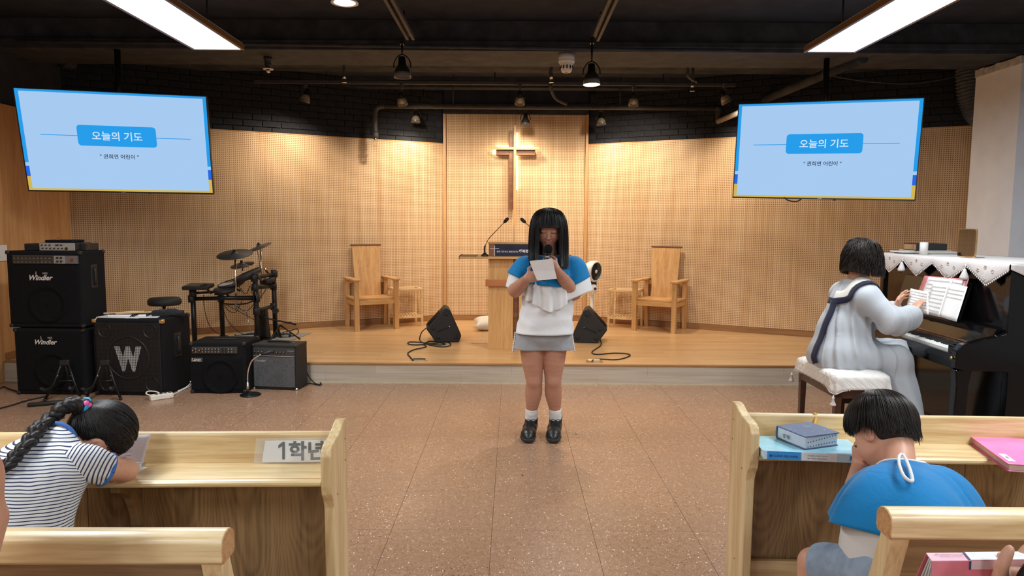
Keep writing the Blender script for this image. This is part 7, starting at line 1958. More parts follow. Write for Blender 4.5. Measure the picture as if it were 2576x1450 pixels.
for k in range(4): mk.box(-0.010 + k * 0.0055, -0.006 + k * 0.0055, -0.0205, -0.0195, -0.003, 0.003)
o = mk.build('white_mark', M['white_plastic'], pm_); o.location = a_ + dq * 0.045 - O
yp = 4.135
cn = [Vector(Q(1332, 657, yp - 0.012)), Vector(Q(1389.6, 651.5, yp - 0.012)), Vector(Q(1401, 702, yp)), Vector(Q(1351, 706, yp))]
mid1, mid2 = Vector(Q(1341, 682, yp - 0.0)), Vector(Q(1396, 681, yp - 0.0))
pt_ = thing('folded_paper', 'creased white paper the standing girl holds before her chest', 'paper', tuple(sum(cn, Vector()) / 4)); O = Vector(pt_.location)
b_ = MB(); b_.grid([[p - O for p in row] for row in ([cn[0] * (1 - t) + cn[1] * t for t in np.linspace(0, 1, 9)], [mid1 * (1 - t) + mid2 * t for t in np.linspace(0, 1, 9)], [cn[3] * (1 - t) + cn[2] * t for t in np.linspace(0, 1, 9)])], smooth=False)
solidify(b_.build('sheet', M['paper'], pt_), 0.0008)

# ------------------------------------------------------------------ pianist
PO = Vector((2.2, 4.36, 0)); pp = thing('person', 'pianist in white choir robe with navy band seated on the quilted bench', 'person', tuple(PO))
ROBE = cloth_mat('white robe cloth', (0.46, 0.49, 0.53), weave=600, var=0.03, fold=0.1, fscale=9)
NAVY = cloth_mat('navy band', srgb(24, 26, 52), weave=600, var=0.1)
hd_c = Q(2166, 658, 4.37); hf, hu = (0.86, 0.42, -0.28), (0.28, 0.1, 0.95)
B = SDF(); B.cone(Q(2146, 728, 4.38), Q(2160, 688, 4.38), 0.06, 0.052, 0.03)
B.ell(Q(2142, 775, 4.38), (0.09, 0.14, 0.11), k=0.04); B.ell(Q(2122, 860, 4.37), (0.11, 0.14, 0.18), k=0.05)
LwP, axP = head(B, hd_c, hf, hu, 0.225)
rw, lw_ = Q(2296, 787, 4.32), Q(2252, 776, 4.50)
rel, lel = Q(2238, 812, 4.13), Q(2192, 800, 4.62)
B.chain([Q(2182, 756, 4.23), rel, rw], [0.045, 0.04, 0.026], 0.02); B.chain([Q(2120, 752, 4.55), lel, lw_], [0.045, 0.04, 0.026], 0.02)
hand(B, rw, (0.55, 0.45, 0.55), (0.75, 0.1, -0.6), (0.1, 0.75, 0.3), 0.165, (0.22, 0.2, 0.25, 0.32), 0.3, 0.5, 0.12)
hand(B, lw_, (0.45, 0.2, 0.75), (0.6, -0.7, -0.2), (0.3, -0.75, 0.1), 0.16, (0.3, 0.35, 0.4, 0.45), 0.2, 0.5, 0.1)
kneeR, kneeL = Q(2258, 905, 4.22), Q(2250, 893, 4.46)
for kn, y0 in ((kneeR, 4.28), (kneeL, 4.46)):
    B.chain([Q(2128, 895, y0), kn, (kn[0] + 0.02, kn[1] - 0.02, 0.10), (kn[0] + 0.03, kn[1] - 0.02, 0.06)], [0.085, 0.06, 0.04, 0.035], 0.03); B.cone((kn[0] + 0.03, kn[1] - 0.02, 0.05), (kn[0] + 0.17, kn[1] - 0.02, 0.035), 0.036, 0.03, 0.02)
put(flip_check(B.mesh(0.0045, 'body')), 'body', [SK, LIP, LASH], pp, face_rule(LwP, axP, hd_c, 0.225))
Rb = SDF()
Rb.cone(Q(2112, 885, 4.36), Q(2130, 825, 4.37), 0.172, 0.15, 0.05); Rb.cone(Q(2130, 825, 4.37), Q(2146, 765, 4.38), 0.15, 0.125, 0.06)
Rb.cone(Q(2182, 752, 4.23), Q(2120, 745, 4.55), 0.078, 0.078, 0.06); Rb.cone(Q(2146, 752, 4.38), Q(2150, 712, 4.385), 0.12, 0.078, 0.07); Rb.cone(Q(2174, 742, 4.27), Q(2126, 736, 4.51), 0.07, 0.07, 0.06)
Rb.ell(Q(2095, 905, 4.36), (0.14, 0.18, 0.09), k=0.05)
Rb.cone(Q(2130, 893, 4.27), kneeR, 0.12, 0.082, 0.06); Rb.cone(Q(2128, 880, 4.46), kneeL, 0.12, 0.082, 0.06); Rb.cone(kneeR, kneeL, 0.075, 0.075, 0.05)
Rb.cone(kneeR + np.array([-0.01, 0, 0]), (kneeR[0] + 0.07, kneeR[1] - 0.02, 0.03), 0.08, 0.145, 0.05); Rb.cone(kneeL + np.array([-0.01, 0, 0]), (kneeL[0] + 0.01, kneeL[1], 0.03), 0.095, 0.12, 0.08)
Rb.cone((kneeR[0] - 0.06, kneeR[1], 0.25), (kneeR[0] - 0.10, kneeR[1] - 0.0, 0.03), 0.09, 0.11, 0.06)
sl1, sl2 = Q(2248, 808, 4.12), Q(2290, 797, 4.26)
Rb.cone(Q(2184, 756, 4.22), sl1, 0.076, 0.080, 0.035); Rb.cone(sl1, sl2, 0.080, 0.07, 0.03); Rb.cone(sl1 - np.array([0, 0, 0.03]), sl2 - np.array([0.01, 0, 0.035]), 0.06, 0.055, 0.04)
Rb.cone(Q(2120, 742, 4.56), Q(2190, 800, 4.64), 0.085, 0.09, 0.035); Rb.cone(Q(2190, 800, 4.64), Q(2240, 785, 4.53), 0.088, 0.075, 0.03)
Rb0 = SDF(); Rb0.it = list(Rb.it)
ac_ = Q(2150, 800, 4.38)
def robe_folds(X, Y, Z):
    th_ = np.arctan2(Y - ac_[1], X - ac_[0] - (1.0 - Z) * 0.05); s = th_ * 13 + 1.6 * np.sin(Z * 7 + th_ * 2) + 0.8 * np.sin(th_ * 5)
    return (0.013 * (np.abs(np.sin(s * 0.5)) ** 0.7 - 0.5) + 0.003 * np.sin(s * 1.7 + Z * 5)) * np.clip((1.10 - Z) * 4, 0.1, 1.3)
Rb.disp(robe_folds)
Rb.plane(sl2 + nrm(sl2 - sl1) * 0.062, nrm(sl2 - sl1), 0.006) if False else None
Rb.plane((0, 0, 0.012), (0, 0, -1))
Rb.plane(Q(2152, 705, 4.38), (0.15, 0, 1), 0.01)
# hollow cuff for the right sleeve
dcf = nrm(sl2 - sl1); Rb.cone(sl2 + dcf * 0.045, sl2 + dcf * 0.11, 0.056, 0.075, 0.008, 's')
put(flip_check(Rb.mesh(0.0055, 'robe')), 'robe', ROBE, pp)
yk = cloth_mat('cream yoke', (0.72, 0.69, 0.63), weave=600)
def rib(name, pts, w, m, off=0.008, n=40):
    A = ribbon(Rb0, [Vector(p) for p in pts], w, off + 0.004, n); b_ = MB(); b_.grid([[Vector(p) for p in row] for row in A]); o = bm_put(b_, name, m, pp); solidify(o, 0.004); return o
rib('navy_band', [Q(2205, 728, 4.3), Q(2180, 733, 4.25), Q(2150, 746, 4.24), Q(2128, 754, 4.26), Q(2104, 756, 4.3), Q(2088, 756, 4.34), Q(2076, 752, 4.40)], 0.040, NAVY)
rib('navy_band', [Q(2088, 754, 4.32), Q(2076, 785, 4.30), Q(2062, 825, 4.30), Q(2050, 865, 4.30), Q(2044, 895, 4.30), Q(2050, 915, 4.28)], 0.050, NAVY, 0.011, 60)
rib('yoke', [Q(2200, 722, 4.34), Q(2172, 726, 4.28), Q(2140, 736, 4.27), Q(2112, 742, 4.29), Q(2092, 740, 4.34)], 0.066, yk, 0.006)
HP = SDF(); HP.it = list(B.it[:3]); head(HP, hd_c, hf, hu, 0.225, face=False)
HP.ell(Q(2150, 740, 4.38), (0.1, 0.16, 0.08), k=0.05)
rr_, ff_, uu_ = axP; fa = math.degrees(math.atan2(ff_[1], ff_[0]))
hair_mass('hair', HP, LwP(0, -0.06, 0.5), [(fa - 38, fa + 38, 0.15, 0.15, (0, 0, 0)), (fa + 38, fa + 130, 0.25, 0.265, (0, 0, 0)), (fa + 130, fa + 230, 0.265, 0.265, (0, 0, 0)), (fa + 230, fa + 322, 0.265, 0.245, (0.05, 0, 0))], HAIRB, pp, nstr=1300, off=0.018, jit=0.016, r=0.0022, wave=0.008, g=0.6, up=uu_)
gl = MB()
for s in (-1, 1):
    gl.tube([LwP(s * 0.15 + 0.105 * math.cos(a), 0.46, 0.09 * math.sin(a) - 0.02) for a in np.linspace(0, 2 * PI, 25)], 0.0013, 5, caps=False); gl.tube([LwP(s * 0.255, 0.46, 0.0), LwP(s * 0.345, 0.05, 0.02)], 0.0012, 5)
gl.tube([LwP(-0.045, 0.46, 0), LwP(0.045, 0.46, 0)], 0.0012, 5)
bm_put(gl, 'glasses', M['black_metal'], pp)

# ------------------------------------------------------------------ boy in blue cape
BO = Vector((1.03, 1.74, 0)); bp_ = thing('person', 'child in blue cape bowing over the right pew book rest, seen from behind', 'person', tuple(BO))
bc_ = Q(2220, 1092, 1.985); bf, bu = (-0.36, 0.60, -0.72), (-0.10, 0.76, 0.64)
C_ = SDF(); LwB, axB = head(C_, bc_, bf, bu, 0.208)
C_.cone(LwB(0, -0.14, -0.24), Q(2264, 1200, 1.83), 0.042, 0.043, 0.02)
shl, shr = Q(2186, 1232, 1.80), Q(2372, 1226, 1.79)
C_.cone(shl, shr, 0.036, 0.036, 0.03); C_.ell(Q(2275, 1285, 1.75), (0.105, 0.075, 0.09), k=0.04); C_.ell(Q(2285, 1370, 1.70), (0.105, 0.085, 0.12), k=0.05); C_.ell(Q(2288, 1440, 1.68), (0.125, 0.10, 0.08), k=0.05)
elb, erb = Q(2152, 1240, 1.965), Q(2330, 1195, 2.06)
wlb, wrb = Q(2163, 1172, 2.06), Q(2205, 1165, 2.10)
C_.chain([shl, elb, wlb], [0.042, 0.034, 0.024], 0.02); C_.chain([shr, erb, wrb], [0.042, 0.034, 0.024], 0.02)
hand(C_, wlb, (-0.15, -0.05, 1.0), (0.8, 0.1, 0.1), (0.2, -1, 0), 0.12, (0.75, 0.8, 0.85, 0.9), 0.4, 0.3, 0.05); hand(C_, wrb, (-0.25, 0.0, 1.0), (-0.8, -0.1, 0.1), (0.2, -1, 0), 0.12, (0.7, 0.75, 0.8, 0.8), 0.4, 0.3, 0.05)
kl, kr = Q(2047, 1418, 1.86), Q(2420, 1405, 1.98)
for kn, h0 in ((kl, Q(2225, 1440, 1.68)), (kr, Q(2345, 1440, 1.68))):
    C_.chain([h0, kn, (kn[0] + 0.01, kn[1] + 0.03, 0.09), (kn[0] + 0.01, kn[1] + 0.04, 0.05)], [0.052, 0.043, 0.032, 0.028], 0.02); C_.cone((kn[0] + 0.01, kn[1] + 0.04, 0.04), (kn[0], kn[1] + 0.15, 0.03), 0.03, 0.025, 0.02)
put(flip_check(C_.mesh(0.0034, 'body')), 'body', [SK, LIP, LASH], bp_, face_rule(LwB, axB, bc_, 0.208))
denim = mat('pale blue denim', srgb(142, 158, 176), 0.85, var=0.2, scale=24, bump=0.3, bscale=600)
D_ = SDF()
for kn, h0 in ((kl, Q(2225, 1440, 1.68)), (kr, Q(2345, 1440, 1.68))):
    D_.cone(h0, h0 + (kn - h0) * 0.86, 0.066, 0.058, 0.02); D_.plane(h0 + (kn - h0) * 0.84, kn - h0, 0.003) if False else None
D_.ell(Q(2288, 1440, 1.68), (0.14, 0.115, 0.09), k=0.05); D_.disp(fold_noise((1, 0.4, 0.3), 60, 0.003, 0.7))
for kn, h0 in ((kl, Q(2225, 1440, 1.68)), (kr, Q(2345, 1440, 1.68))):
    dk_ = nrm(kn - h0); D_.cone(h0 + (kn - h0) * 0.84 + dk_ * 0.06, h0 + (kn - h0) * 0.84 + dk_ * 0.2, 0.07, 0.09, 0.004, 's')
put(flip_check(D_.mesh(0.0042, 'denim_shorts')), 'denim_shorts', denim, bp_)
GB = SDF()
GB.cone(LwB(0, -0.14, -0.24), Q(2264, 1200, 1.83), 0.043, 0.044, 0.02); GB.cone(shl * 0.85 + shr * 0.15, shl * 0.1 + shr * 0.9, 0.043, 0.043, 0.03); GB.ell(Q(2275, 1285, 1.745), (0.125, 0.09, 0.10), k=0.04); GB.ell(Q(2285, 1375, 1.69), (0.135, 0.10, 0.14), k=0.06)
nb = Q(2268, 1182, 1.852)
rg, dr, an = ring_of(nb - np.array([0, 0, 0.012]), 0.05, 0.05, 160, tilt=(0.0, 0.35, 0.94), slope=-1.0)
A = drape(GB, rg, dr, ang_len(an, [(0, 0.36), (90, 0.26), (135, 0.28), (165, 0.36), (200, 0.47), (225, 0.52), (270, 0.48), (315, 0.42)]), ds=0.009, off=0.007, g=0.6, smooth=4)
cloth_from(resample(A, 34), 'flounce', cloth_mat('off white flounce', (0.64, 0.61, 0.58), weave=800, var=0.03), bp_, 0.002, folds=8, amp=0.03, seed=2.0)
rg, dr, an = ring_of(nb, 0.048, 0.048, 180, tilt=(0.0, 0.35, 0.94), slope=-1.0)
A = drape(GB, rg, dr, ang_len(an, [(0, 0.25), (90, 0.17), (140, 0.18), (180, 0.175), (205, 0.21), (235, 0.285), (270, 0.34), (320, 0.32)]), ds=0.008, off=0.014, g=0.4, smooth=4)
_, CB = cloth_from(resample(A, 30), 'cape', BLUE, bp_, 0.0025, folds=13, amp=0.04, seed=0.3)
WP = cloth_mat('white piping', (0.76, 0.75, 0.74), weave=500)
bm_put(MB().tube([tuple(p) for p in np.vstack([CB[:, 0], CB[:1, 0]])], 0.0042, 6, caps=False), 'collar_piping', WP, bp_)
lp = np.array([V3(p) for p in smooth_path([Vector(hit(x, y, GB, 0.034, 1.4)) for x, y in ((2268, 1172), (2263, 1184), (2265, 1206), (2274, 1226), (2289, 1234), (2285, 1210), (2277, 1186), (2271, 1173))], 6)])
bm_put(MB().tube([tuple(p) for p in lp], 0.0042, 6), 'tie_loop', WP, bp_)
HB = SDF(); HB.it = list(C_.it); 
rr_, ff_, uu_ = axB
nape = Q(2235, 1140, 1.9)
HB.ell(LwB(0, -0.06, 0.13), np.array((0.36, 0.43, 0.40)) * 0.208, np.stack(axB, 1), k=0.02)
def short_hair(name, Sx, crown, up, fdir, lens_fn, m, parent, n=1500, off=0.004, r=0.0016, jit=0.012, cap=None, g=0.45):
    u = nrm(up); f = nrm(np.asarray(fdir) - u * (np.asarray(fdir) @ u)); r_ = np.cross(f, u)
    a = RNG.uniform(0, 2 * PI, n); R3 = RNG.uniform(0.0, 1.0, n) ** 0.6 * 0.07
    d0 = np.cos(a)[:, None] * f + np.sin(a)[:, None] * r_
    P = np.array(crown) + d0 * R3[:, None]; of = off + RNG.uniform(0, jit, n)
    for _ in range(6): P = P - (Sx.ev(P) - of)[:, None] * Sx.grad(P)
    ln = np.maximum(0.03, (lens_fn(a) - R3) * RNG.uniform(0.85, 1.08, n))
    A = resample(drape_acc(Sx, P, d0 + u * 0.15, ln, np.zeros(3), 0.008, of, g, stick=True), 16)
    ms = [strands(list(A), r)] + ([cap] if cap is not None else [])
    me = join_meshes(name, ms)
    for p in me.polygons: p.use_smooth = True
    return put(me, name, m, parent)
cap = SDF(); Rm = np.stack(axB, 1)
cap.ell(LwB(0, -0.07, 0.14), np.array((0.365, 0.435, 0.405)) * 0.208, Rm, k=0.03); cap.ell(LwB(0, -0.22, -0.02), np.array((0.30, 0.25, 0.26)) * 0.208, Rm, k=0.04)
cap.plane(LwB(0, 0, -0.20), -axB[2] + 0.25 * axB[1], 0.01); cap.ell(LwB(0, 0.30, -0.32), np.array((0.5, 0.36, 0.34)) * 0.208, Rm, 0.02, 's')
for s in (-1, 1): cap.ell(LwB(s * 0.36, 0.02, -0.12), np.array((0.10, 0.14, 0.15)) * 0.208, Rm, 0.02, 's')
capm = flip_check(cap.mesh(0.0035, 'cap'))
short_hair('hair', C_, LwB(0, -0.18, 0.50), bu, bf, lambda a: 0.19 - 0.03 * np.cos(a) - 0.02 * np.abs(np.sin(a)), HAIRB, bp_, n=3200, off=0.013, jit=0.013, r=0.0015, cap=capm, g=0.12)

# ------------------------------------------------------------------ girl with braid
LO = Vector((-1.2, 1.72, 0)); lp_ = thing('person', 'girl with long braid in a striped shirt, head down on the left pew book rest', 'person', tuple(LO))
lc_ = Q(249, 1101, 1.935); lf, lu = (0.26, 0.20, -0.94), (0.83, 0.50, 0.25)
Lg = SDF(); LwG, axG = head(Lg, lc_, lf, lu, 0.198)
Lg.cone(LwG(0, -0.15, -0.30), Q(140, 1130, 1.83), 0.044, 0.05, 0.03)
Lg.ell(Q(90, 1205, 1.75), (0.095, 0.085, 0.09), k=0.05); Lg.ell(Q(40, 1310, 1.68), (0.10, 0.09, 0.12), k=0.05); Lg.ell(Q(5, 1420, 1.64), (0.11, 0.10, 0.09), k=0.05)
rsh, lsh = Q(192, 1170, 1.77), Q(20, 1168, 1.86)
rel_ = Q(315, 1184, 1.915); rwr = Q(240, 1186, 2.02); lel_ = Q(90, 1170, 2.02); lwr = Q(220, 1178, 2.04)
Lg.cone(rsh, lsh, 0.038, 0.038, 0.04); Lg.chain([rsh, Q(262, 1180, 1.83), rel_], [0.034, 0.034, 0.031], 0.02); Lg.chain([rel_, rwr], [0.031, 0.022], 0.015); Lg.chain([lsh, lel_, lwr], [0.046, 0.036, 0.025], 0.02)
hand(Lg, rwr, (-0.95, 0.2, 0.0), (0, 0.1, -1), (0, -1, 0), 0.115, (0.2, 0.2, 0.25, 0.3), 0.2, 0.4); hand(Lg, lwr, (0.95, 0.1, 0.0), (0, 0.1, -1), (0, -1, 0), 0.115, (0.2, 0.2, 0.25, 0.3), 0.2, 0.4)
for h0, kn in ((Q(120, 1440, 1.66), (-1.10, 1.95, 0.44)), (Q(0, 1440, 1.66), (-1.36, 1.95, 0.44))):
    Lg.chain([h0, kn, (kn[0], kn[1] + 0.02, 0.08), (kn[0], kn[1] + 0.03, 0.05)], [0.062, 0.046, 0.032, 0.028], 0.02); Lg.cone((kn[0], kn[1] + 0.03, 0.04), (kn[0], kn[1] + 0.13, 0.03), 0.03, 0.025, 0.02)
put(flip_check(Lg.mesh(0.0034, 'body')), 'body', [SK, LIP, LASH], lp_, face_rule(LwG, axG, lc_, 0.198))
STR = stripe_mat('striped jersey', (0.74, 0.75, 0.76), srgb(58, 62, 92), tuple(nrm((0.10, 0.18, 1.0))), 0.0082, 0.30)
STR2 = stripe_mat('striped sleeve jersey', (0.74, 0.74, 0.74), srgb(58, 62, 92), tuple(nrm((0.72, 0.2, -0.35))), 0.0092, 0.34)
BTR = cloth_mat('blue rib trim', srgb(64, 108, 176), weave=500)
Tg = SDF(); Tg.ell(Q(92, 1200, 1.765), (0.115, 0.10, 0.105), k=0.06); Tg.ell(Q(48, 1280, 1.70), (0.128, 0.115, 0.14), k=0.06); Tg.ell(Q(5, 1395, 1.66), (0.135, 0.125, 0.12), k=0.06)
Tg.cone(rsh, lsh, 0.046, 0.05, 0.05); Tg.cone(Q(146, 1116, 1.82), Q(115, 1165, 1.80), 0.048, 0.07, 0.05)
Tg.disp(fold_noise((0.5, 0.2, 1.0), 52, 0.005, 0.9, lambda X, Y, Z: np.clip((0.72 - Z) * 7, 0.15, 1)))
Tg.plane(Q(146, 1108, 1.82), nrm(LwG(0, -0.15, -0.30) - Q(140, 1130, 1.83)), 0.006); Tg.plane((0, 0, 0.40), (0, 0, -1))
put(flip_check(Tg.mesh(0.004, 'shirt')), 'shirt', STR, lp_)
s0, s1 = Q(196, 1166, 1.77), Q(268, 1182, 1.825); ds_ = nrm(s1 - s0)
Sl = SDF(); Sl.cone(s0, s1, 0.046, 0.043, 0.02); Sl.cone(s0, Q(228, 1162, 1.79), 0.044, 0.042, 0.03); Sl.disp(fold_noise(ds_, 110, 0.003, 0.2)); Sl.plane(s1, ds_, 0.004)
Sl.cone(s1 - ds_ * 0.01, s1 + ds_ * 0.05, 0.037, 0.039, 0.004, 's')
put(flip_check(Sl.mesh(0.0032, 'sleeve')), 'sleeve', STR2, lp_)
def rim(name, c, n, r, tr, m, sq=1.0, parent=lp_):
    n = nrm(n); a = nrm(np.cross(n, [0.1, 0.2, 1])); b = np.cross(n, a)
    o = bm_put(MB().tube([tuple(np.array(c) + a * r * math.cos(t) + b * r * sq * math.sin(t)) for t in np.linspace(0, 2 * PI, 33)], tr, 8, caps=False), name, m, parent); return o
rim('sleeve_trim', s1 - ds_ * 0.002, ds_, 0.041, 0.006, BTR)
rim('collar_trim', Q(147, 1107, 1.822), LwG(0, -0.15, -0.30) - Q(140, 1130, 1.83), 0.048, 0.006, BTR)
shm = cloth_mat('dark blue shorts', (0.03, 0.04, 0.08))
Hs = SDF(); Hs.ell(Q(10, 1450, 1.64), (0.14, 0.12, 0.10), k=0.04)
for h0, kn in ((Q(120, 1440, 1.66), np.array((-1.10, 1.95, 0.44))), (Q(0, 1440, 1.66), np.array((-1.36, 1.95, 0.44)))): Hs.cone(h0, h0 * 0.3 + kn * 0.7, 0.076, 0.066, 0.02)
put(flip_check(Hs.mesh(0.0055, 'shorts')), 'shorts', shm, lp_)
# scalp hair swept to the tie
cap = SDF(); Rm = np.stack(axG, 1); h = 0.198
cap.ell(LwG(0, -0.065, 0.14), np.array((0.355, 0.425, 0.395)) * h, Rm, k=0.03); cap.ell(LwG(0, -0.22, -0.05), np.array((0.28, 0.24, 0.26)) * h, Rm, k=0.04)
cap.plane(LwG(0, 0, -0.22), -axG[2] + 0.35 * axG[1], 0.01); cap.ell(LwG(0, 0.32, -0.30), np.array((0.5, 0.36, 0.36)) * h, Rm, 0.02, 's')
for s in (-1, 1): cap.ell(LwG(s * 0.36, 0.02, -0.10), np.array((0.12, 0.14, 0.17)) * h, Rm, 0.015, 's')
capm = flip_check(cap.mesh(0.003, 'cap'))
tie = Q(214, 1026, 1.915)
nst = 900; lines = []
n_ = len(capm.polygons); ce = np.empty(n_ * 3, np.float32); capm.polygons.foreach_get('center', ce); ce = ce.reshape(-1, 3); nn_ = np.empty(n_ * 3, np.float32); capm.polygons.foreach_get('normal', nn_); nn_ = nn_.reshape(-1, 3)
pick = RNG.choice(n_, nst, replace=False)
Scap = cap
t = np.linspace(0, 1, 14)[None, :, None]
L_ = ce[pick][:, None, :] * (1 - t) + tie[None, None, :] * t; sh = L_.shape; F_ = L_.reshape(-1, 3).astype(float)
for _ in range(3):
    d = Scap.ev(F_) - 0.002; m_ = d < 0.0; F_[m_] -= d[m_][:, None] * Scap.grad(F_[m_])
lines = list(F_.reshape(sh))
bpts = [tie, Q(196, 1019, 1.90), Q(170, 1022, 1.88), Q(146, 1036, 1.86), Q(128, 1056, 1.845), Q(112, 1082, 1.81), Q(90, 1106, 1.775), Q(66, 1134, 1.735), Q(44, 1158, 1.70), Q(30, 1176, 1.685), Q(14, 1194, 1.67), Q(4, 1206, 1.665)]
for k, (x, y) in enumerate(((104, 1090), (88, 1108), (66, 1134), (44, 1158), (30, 1176), (14, 1194), (4, 1206))): bpts[5 + k] = hit(x, y, Tg, 0.018, 1.5)
P = np.array([V3(p) for p in smooth_path([Vector(p) for p in bpts], 12)])
tt = np.linspace(0, 1, len(P)); rad = (0.021 - 0.011 * tt) * (1 + 0.22 * np.abs(np.sin(tt * PI * 9))) ; rad[tt > 0.84] *= np.linspace(1, 0.25, (tt > 0.84).sum()); rad[:3] *= 0.6
tg_ = np.gradient(P, axis=0); tg_ /= np.linalg.norm(tg_, axis=1, keepdims=True); aa = np.cross(tg_, [0.2, 0.3, 1]); aa /= np.linalg.norm(aa, axis=1, keepdims=True); bb = np.cross(tg_, aa)
bms = []
for k in range(3):
    ph = k * 2 * PI / 3; w_ = tt * PI * 9
    C3 = P + aa * (np.sin(w_ + ph) * rad * 0.55)[:, None] + bb * (np.sin(2 * (w_ + ph)) * rad * 0.35)[:, None]
    mb = MB(); mb.tube([tuple(p) for p in C3], list(rad * 0.66), 10); o = mb.build('tmp', None); bms.append(o.data); bpy.data.objects.remove(o)
    for j in range(18):
        q = RNG.normal(0, 1, (2,)); f_ = rad * 0.66
        lines.append(C3 + aa * (q[0] * f_ * 0.5)[:, None] + bb * (q[1] * f_ * 0.5)[:, None])
me = join_meshes('hair', [capm, strands(lines, 0.0012, taper=False)] + bms)
for p in me.polygons: p.use_smooth = True
put(me, 'hair', HAIR, lp_)
tn = nrm(P[6] - P[0])
rim('hair_tie', tie + tn * 0.008, tn, 0.020, 0.009, mat('turquoise hair tie', srgb(38, 150, 200), 0.7), parent=lp_)
pk = mat('pink bead', srgb(240, 96, 170), 0.4)
b_ = MB()
for p in ((217, 1016, 1.90), (223, 1020, 1.905)): b_.lathe([(0, -0.0095), (0.0068, -0.0068), (0.0095, 0), (0.0068, 0.0068), (0, 0.0095)], 14, M=T(*Q(*p)))
bm_put(b_, 'hair_beads', pk, lp_)
rim('braid_band', P[int(len(P) * 0.84)], tg_[int(len(P) * 0.84)], 0.009, 0.003, mat('brown band', (0.12, 0.06, 0.05), 0.6), parent=lp_)

# ------------------------------------------------------------------ two children only partly in view
E1 = SDF(); O = Q(-60, 1330, 1.22); p1 = thing('person', 'child mostly out of view, bare arm showing at the left edge', 'person', (float(O[0]), float(O[1]), 0.0))
E1.chain([Q(-110, 1200, 1.20), Q(-56, 1310, 1.22), Q(-82, 1420, 1.20), Q(-140, 1500, 1.22)], [0.05, 0.047, 0.042, 0.03], 0.02)
E1.ell(Q(-260, 1260, 1.12), (0.11, 0.09, 0.16), k=0.05); E1.cone(Q(-90, 1200, 1.20), Q(-330, 1190, 1.12), 0.055, 0.05, 0.04)
E1.ell(Q(-260, 1440, 1.1), (0.12, 0.11, 0.12), k=0.05); head(E1, Q(-240, 1040, 1.18), (0.1, 0.9, -0.3), (0, 0.3, 0.95), 0.2); E1.cone(Q(-240, 1100, 1.15), Q(-250, 1200, 1.12), 0.045, 0.05, 0.03)
put(flip_check(E1.mesh(0.005, 'body')), 'body', SK, p1)
K1 = SDF(); K1.ell(Q(-260, 1260, 1.12), (0.13, 0.11, 0.17), k=0.05); K1.ell(Q(-265, 1440, 1.1), (0.14, 0.13, 0.14), k=0.05); K1.cone(Q(-130, 1200, 1.19), Q(-330, 1190, 1.12), 0.06, 0.06, 0.04)
put(flip_check(K1.mesh(0.007, 'shirt')), 'shirt', WHITE, p1)
K1 = SDF(); K1.ell(Q(-240, 1020, 1.17), (0.085, 0.095, 0.09), k=0.02); put(flip_check(K1.mesh(0.006, 'hair')), 'hair', HAIR, p1)

O = Q(2600, 1440, 1.18); p2 = thing('person', 'child mostly out of view, hand gripping the pink file at the lower right', 'person', (float(O[0]), float(O[1]), 0.0))
E2 = SDF(); w2 = Q(2570, 1545, 1.15)
E2.ell(Q(2562, 1480, 1.18), (0.034, 0.018, 0.038), k=0.02); E2.ell(Q(2540, 1478, 1.175), (0.022, 0.016, 0.032), k=0.02); E2.cone(Q(2565, 1490, 1.175), w2, 0.024, 0.022, 0.02)
E2.chain([Q(2514, 1464, 1.168), Q(2521, 1424, 1.165), Q(2533, 1396, 1.165), Q(2541, 1381, 1.166)], [0.013, 0.0098, 0.0088, 0.0066], 0.012)
E2.chain([Q(2556, 1448, 1.195), Q(2540, 1413, 1.20), Q(2527, 1404, 1.20), Q(2518, 1400, 1.198)], [0.0095, 0.0085, 0.008, 0.0068], 0.01)
E2.chain([Q(2566, 1446, 1.2), Q(2566, 1408, 1.215), Q(2578, 1388, 1.22), Q(2592, 1374, 1.22)], [0.0098, 0.0088, 0.0082, 0.007], 0.01)
E2.chain([Q(2586, 1450, 1.2), Q(2592, 1412, 1.215), Q(2606, 1396, 1.22), Q(2622, 1386, 1.22)], [0.0095, 0.0086, 0.008, 0.0068], 0.01); E2.chain([Q(2602, 1462, 1.195), Q(2612, 1430, 1.21), Q(2626, 1416, 1.21), Q(2638, 1408, 1.21)], [0.009, 0.0078, 0.0072, 0.006], 0.01)
E2.chain([w2, Q(2600, 1640, 1.10), Q(2740, 1700, 1.02)], [0.022, 0.03, 0.04], 0.02); E2.ell(Q(2800, 1620, 1.0), (0.11, 0.09, 0.15), k=0.05); E2.cone(Q(2740, 1700, 1.02), Q(2800, 1560, 1.0), 0.045, 0.05, 0.04)
hc2 = Q(2704, 1540, 1.10); head(E2, hc2, (-0.4, 0.8, -0.45), (0, 0.45, 0.9), 0.2); E2.cone(hc2, Q(2780, 1560, 1.0), 0.045, 0.055, 0.03)
put(flip_check(E2.mesh(0.0032, 'body')), 'body', SK, p2)
K2 = SDF(); Rm = np.stack(axes((-0.4, 0.8, -0.45), (0, 0.45, 0.9)), 1); K2.ell(hc2 + np.array([0, -0.02, 0.02]), (0.077, 0.09, 0.083), Rm, k=0.02)
cm = flip_check(K2.mesh(0.0045, 'cap'))
short_hair('hair', K2, hc2 + np.array([0, -0.02, 0.1]), (0, 0.45, 0.9), (-0.4, 0.8, -0.45), lambda a: 0.17 + 0 * a, HAIR, p2, n=1500, off=0.002, jit=0.009, r=0.0011, cap=cm, g=0.1)
K2 = SDF(); K2.ell(Q(2800, 1640, 1.0), (0.13, 0.11, 0.16), k=0.05); put(flip_check(K2.mesh(0.007, 'shirt')), 'shirt', WHITE, p2)
# ================================================================== THINGS ON THE PEWS
def plane_on(z): return lambda px, py: atz(px, py, z)
SZ = 0.6606
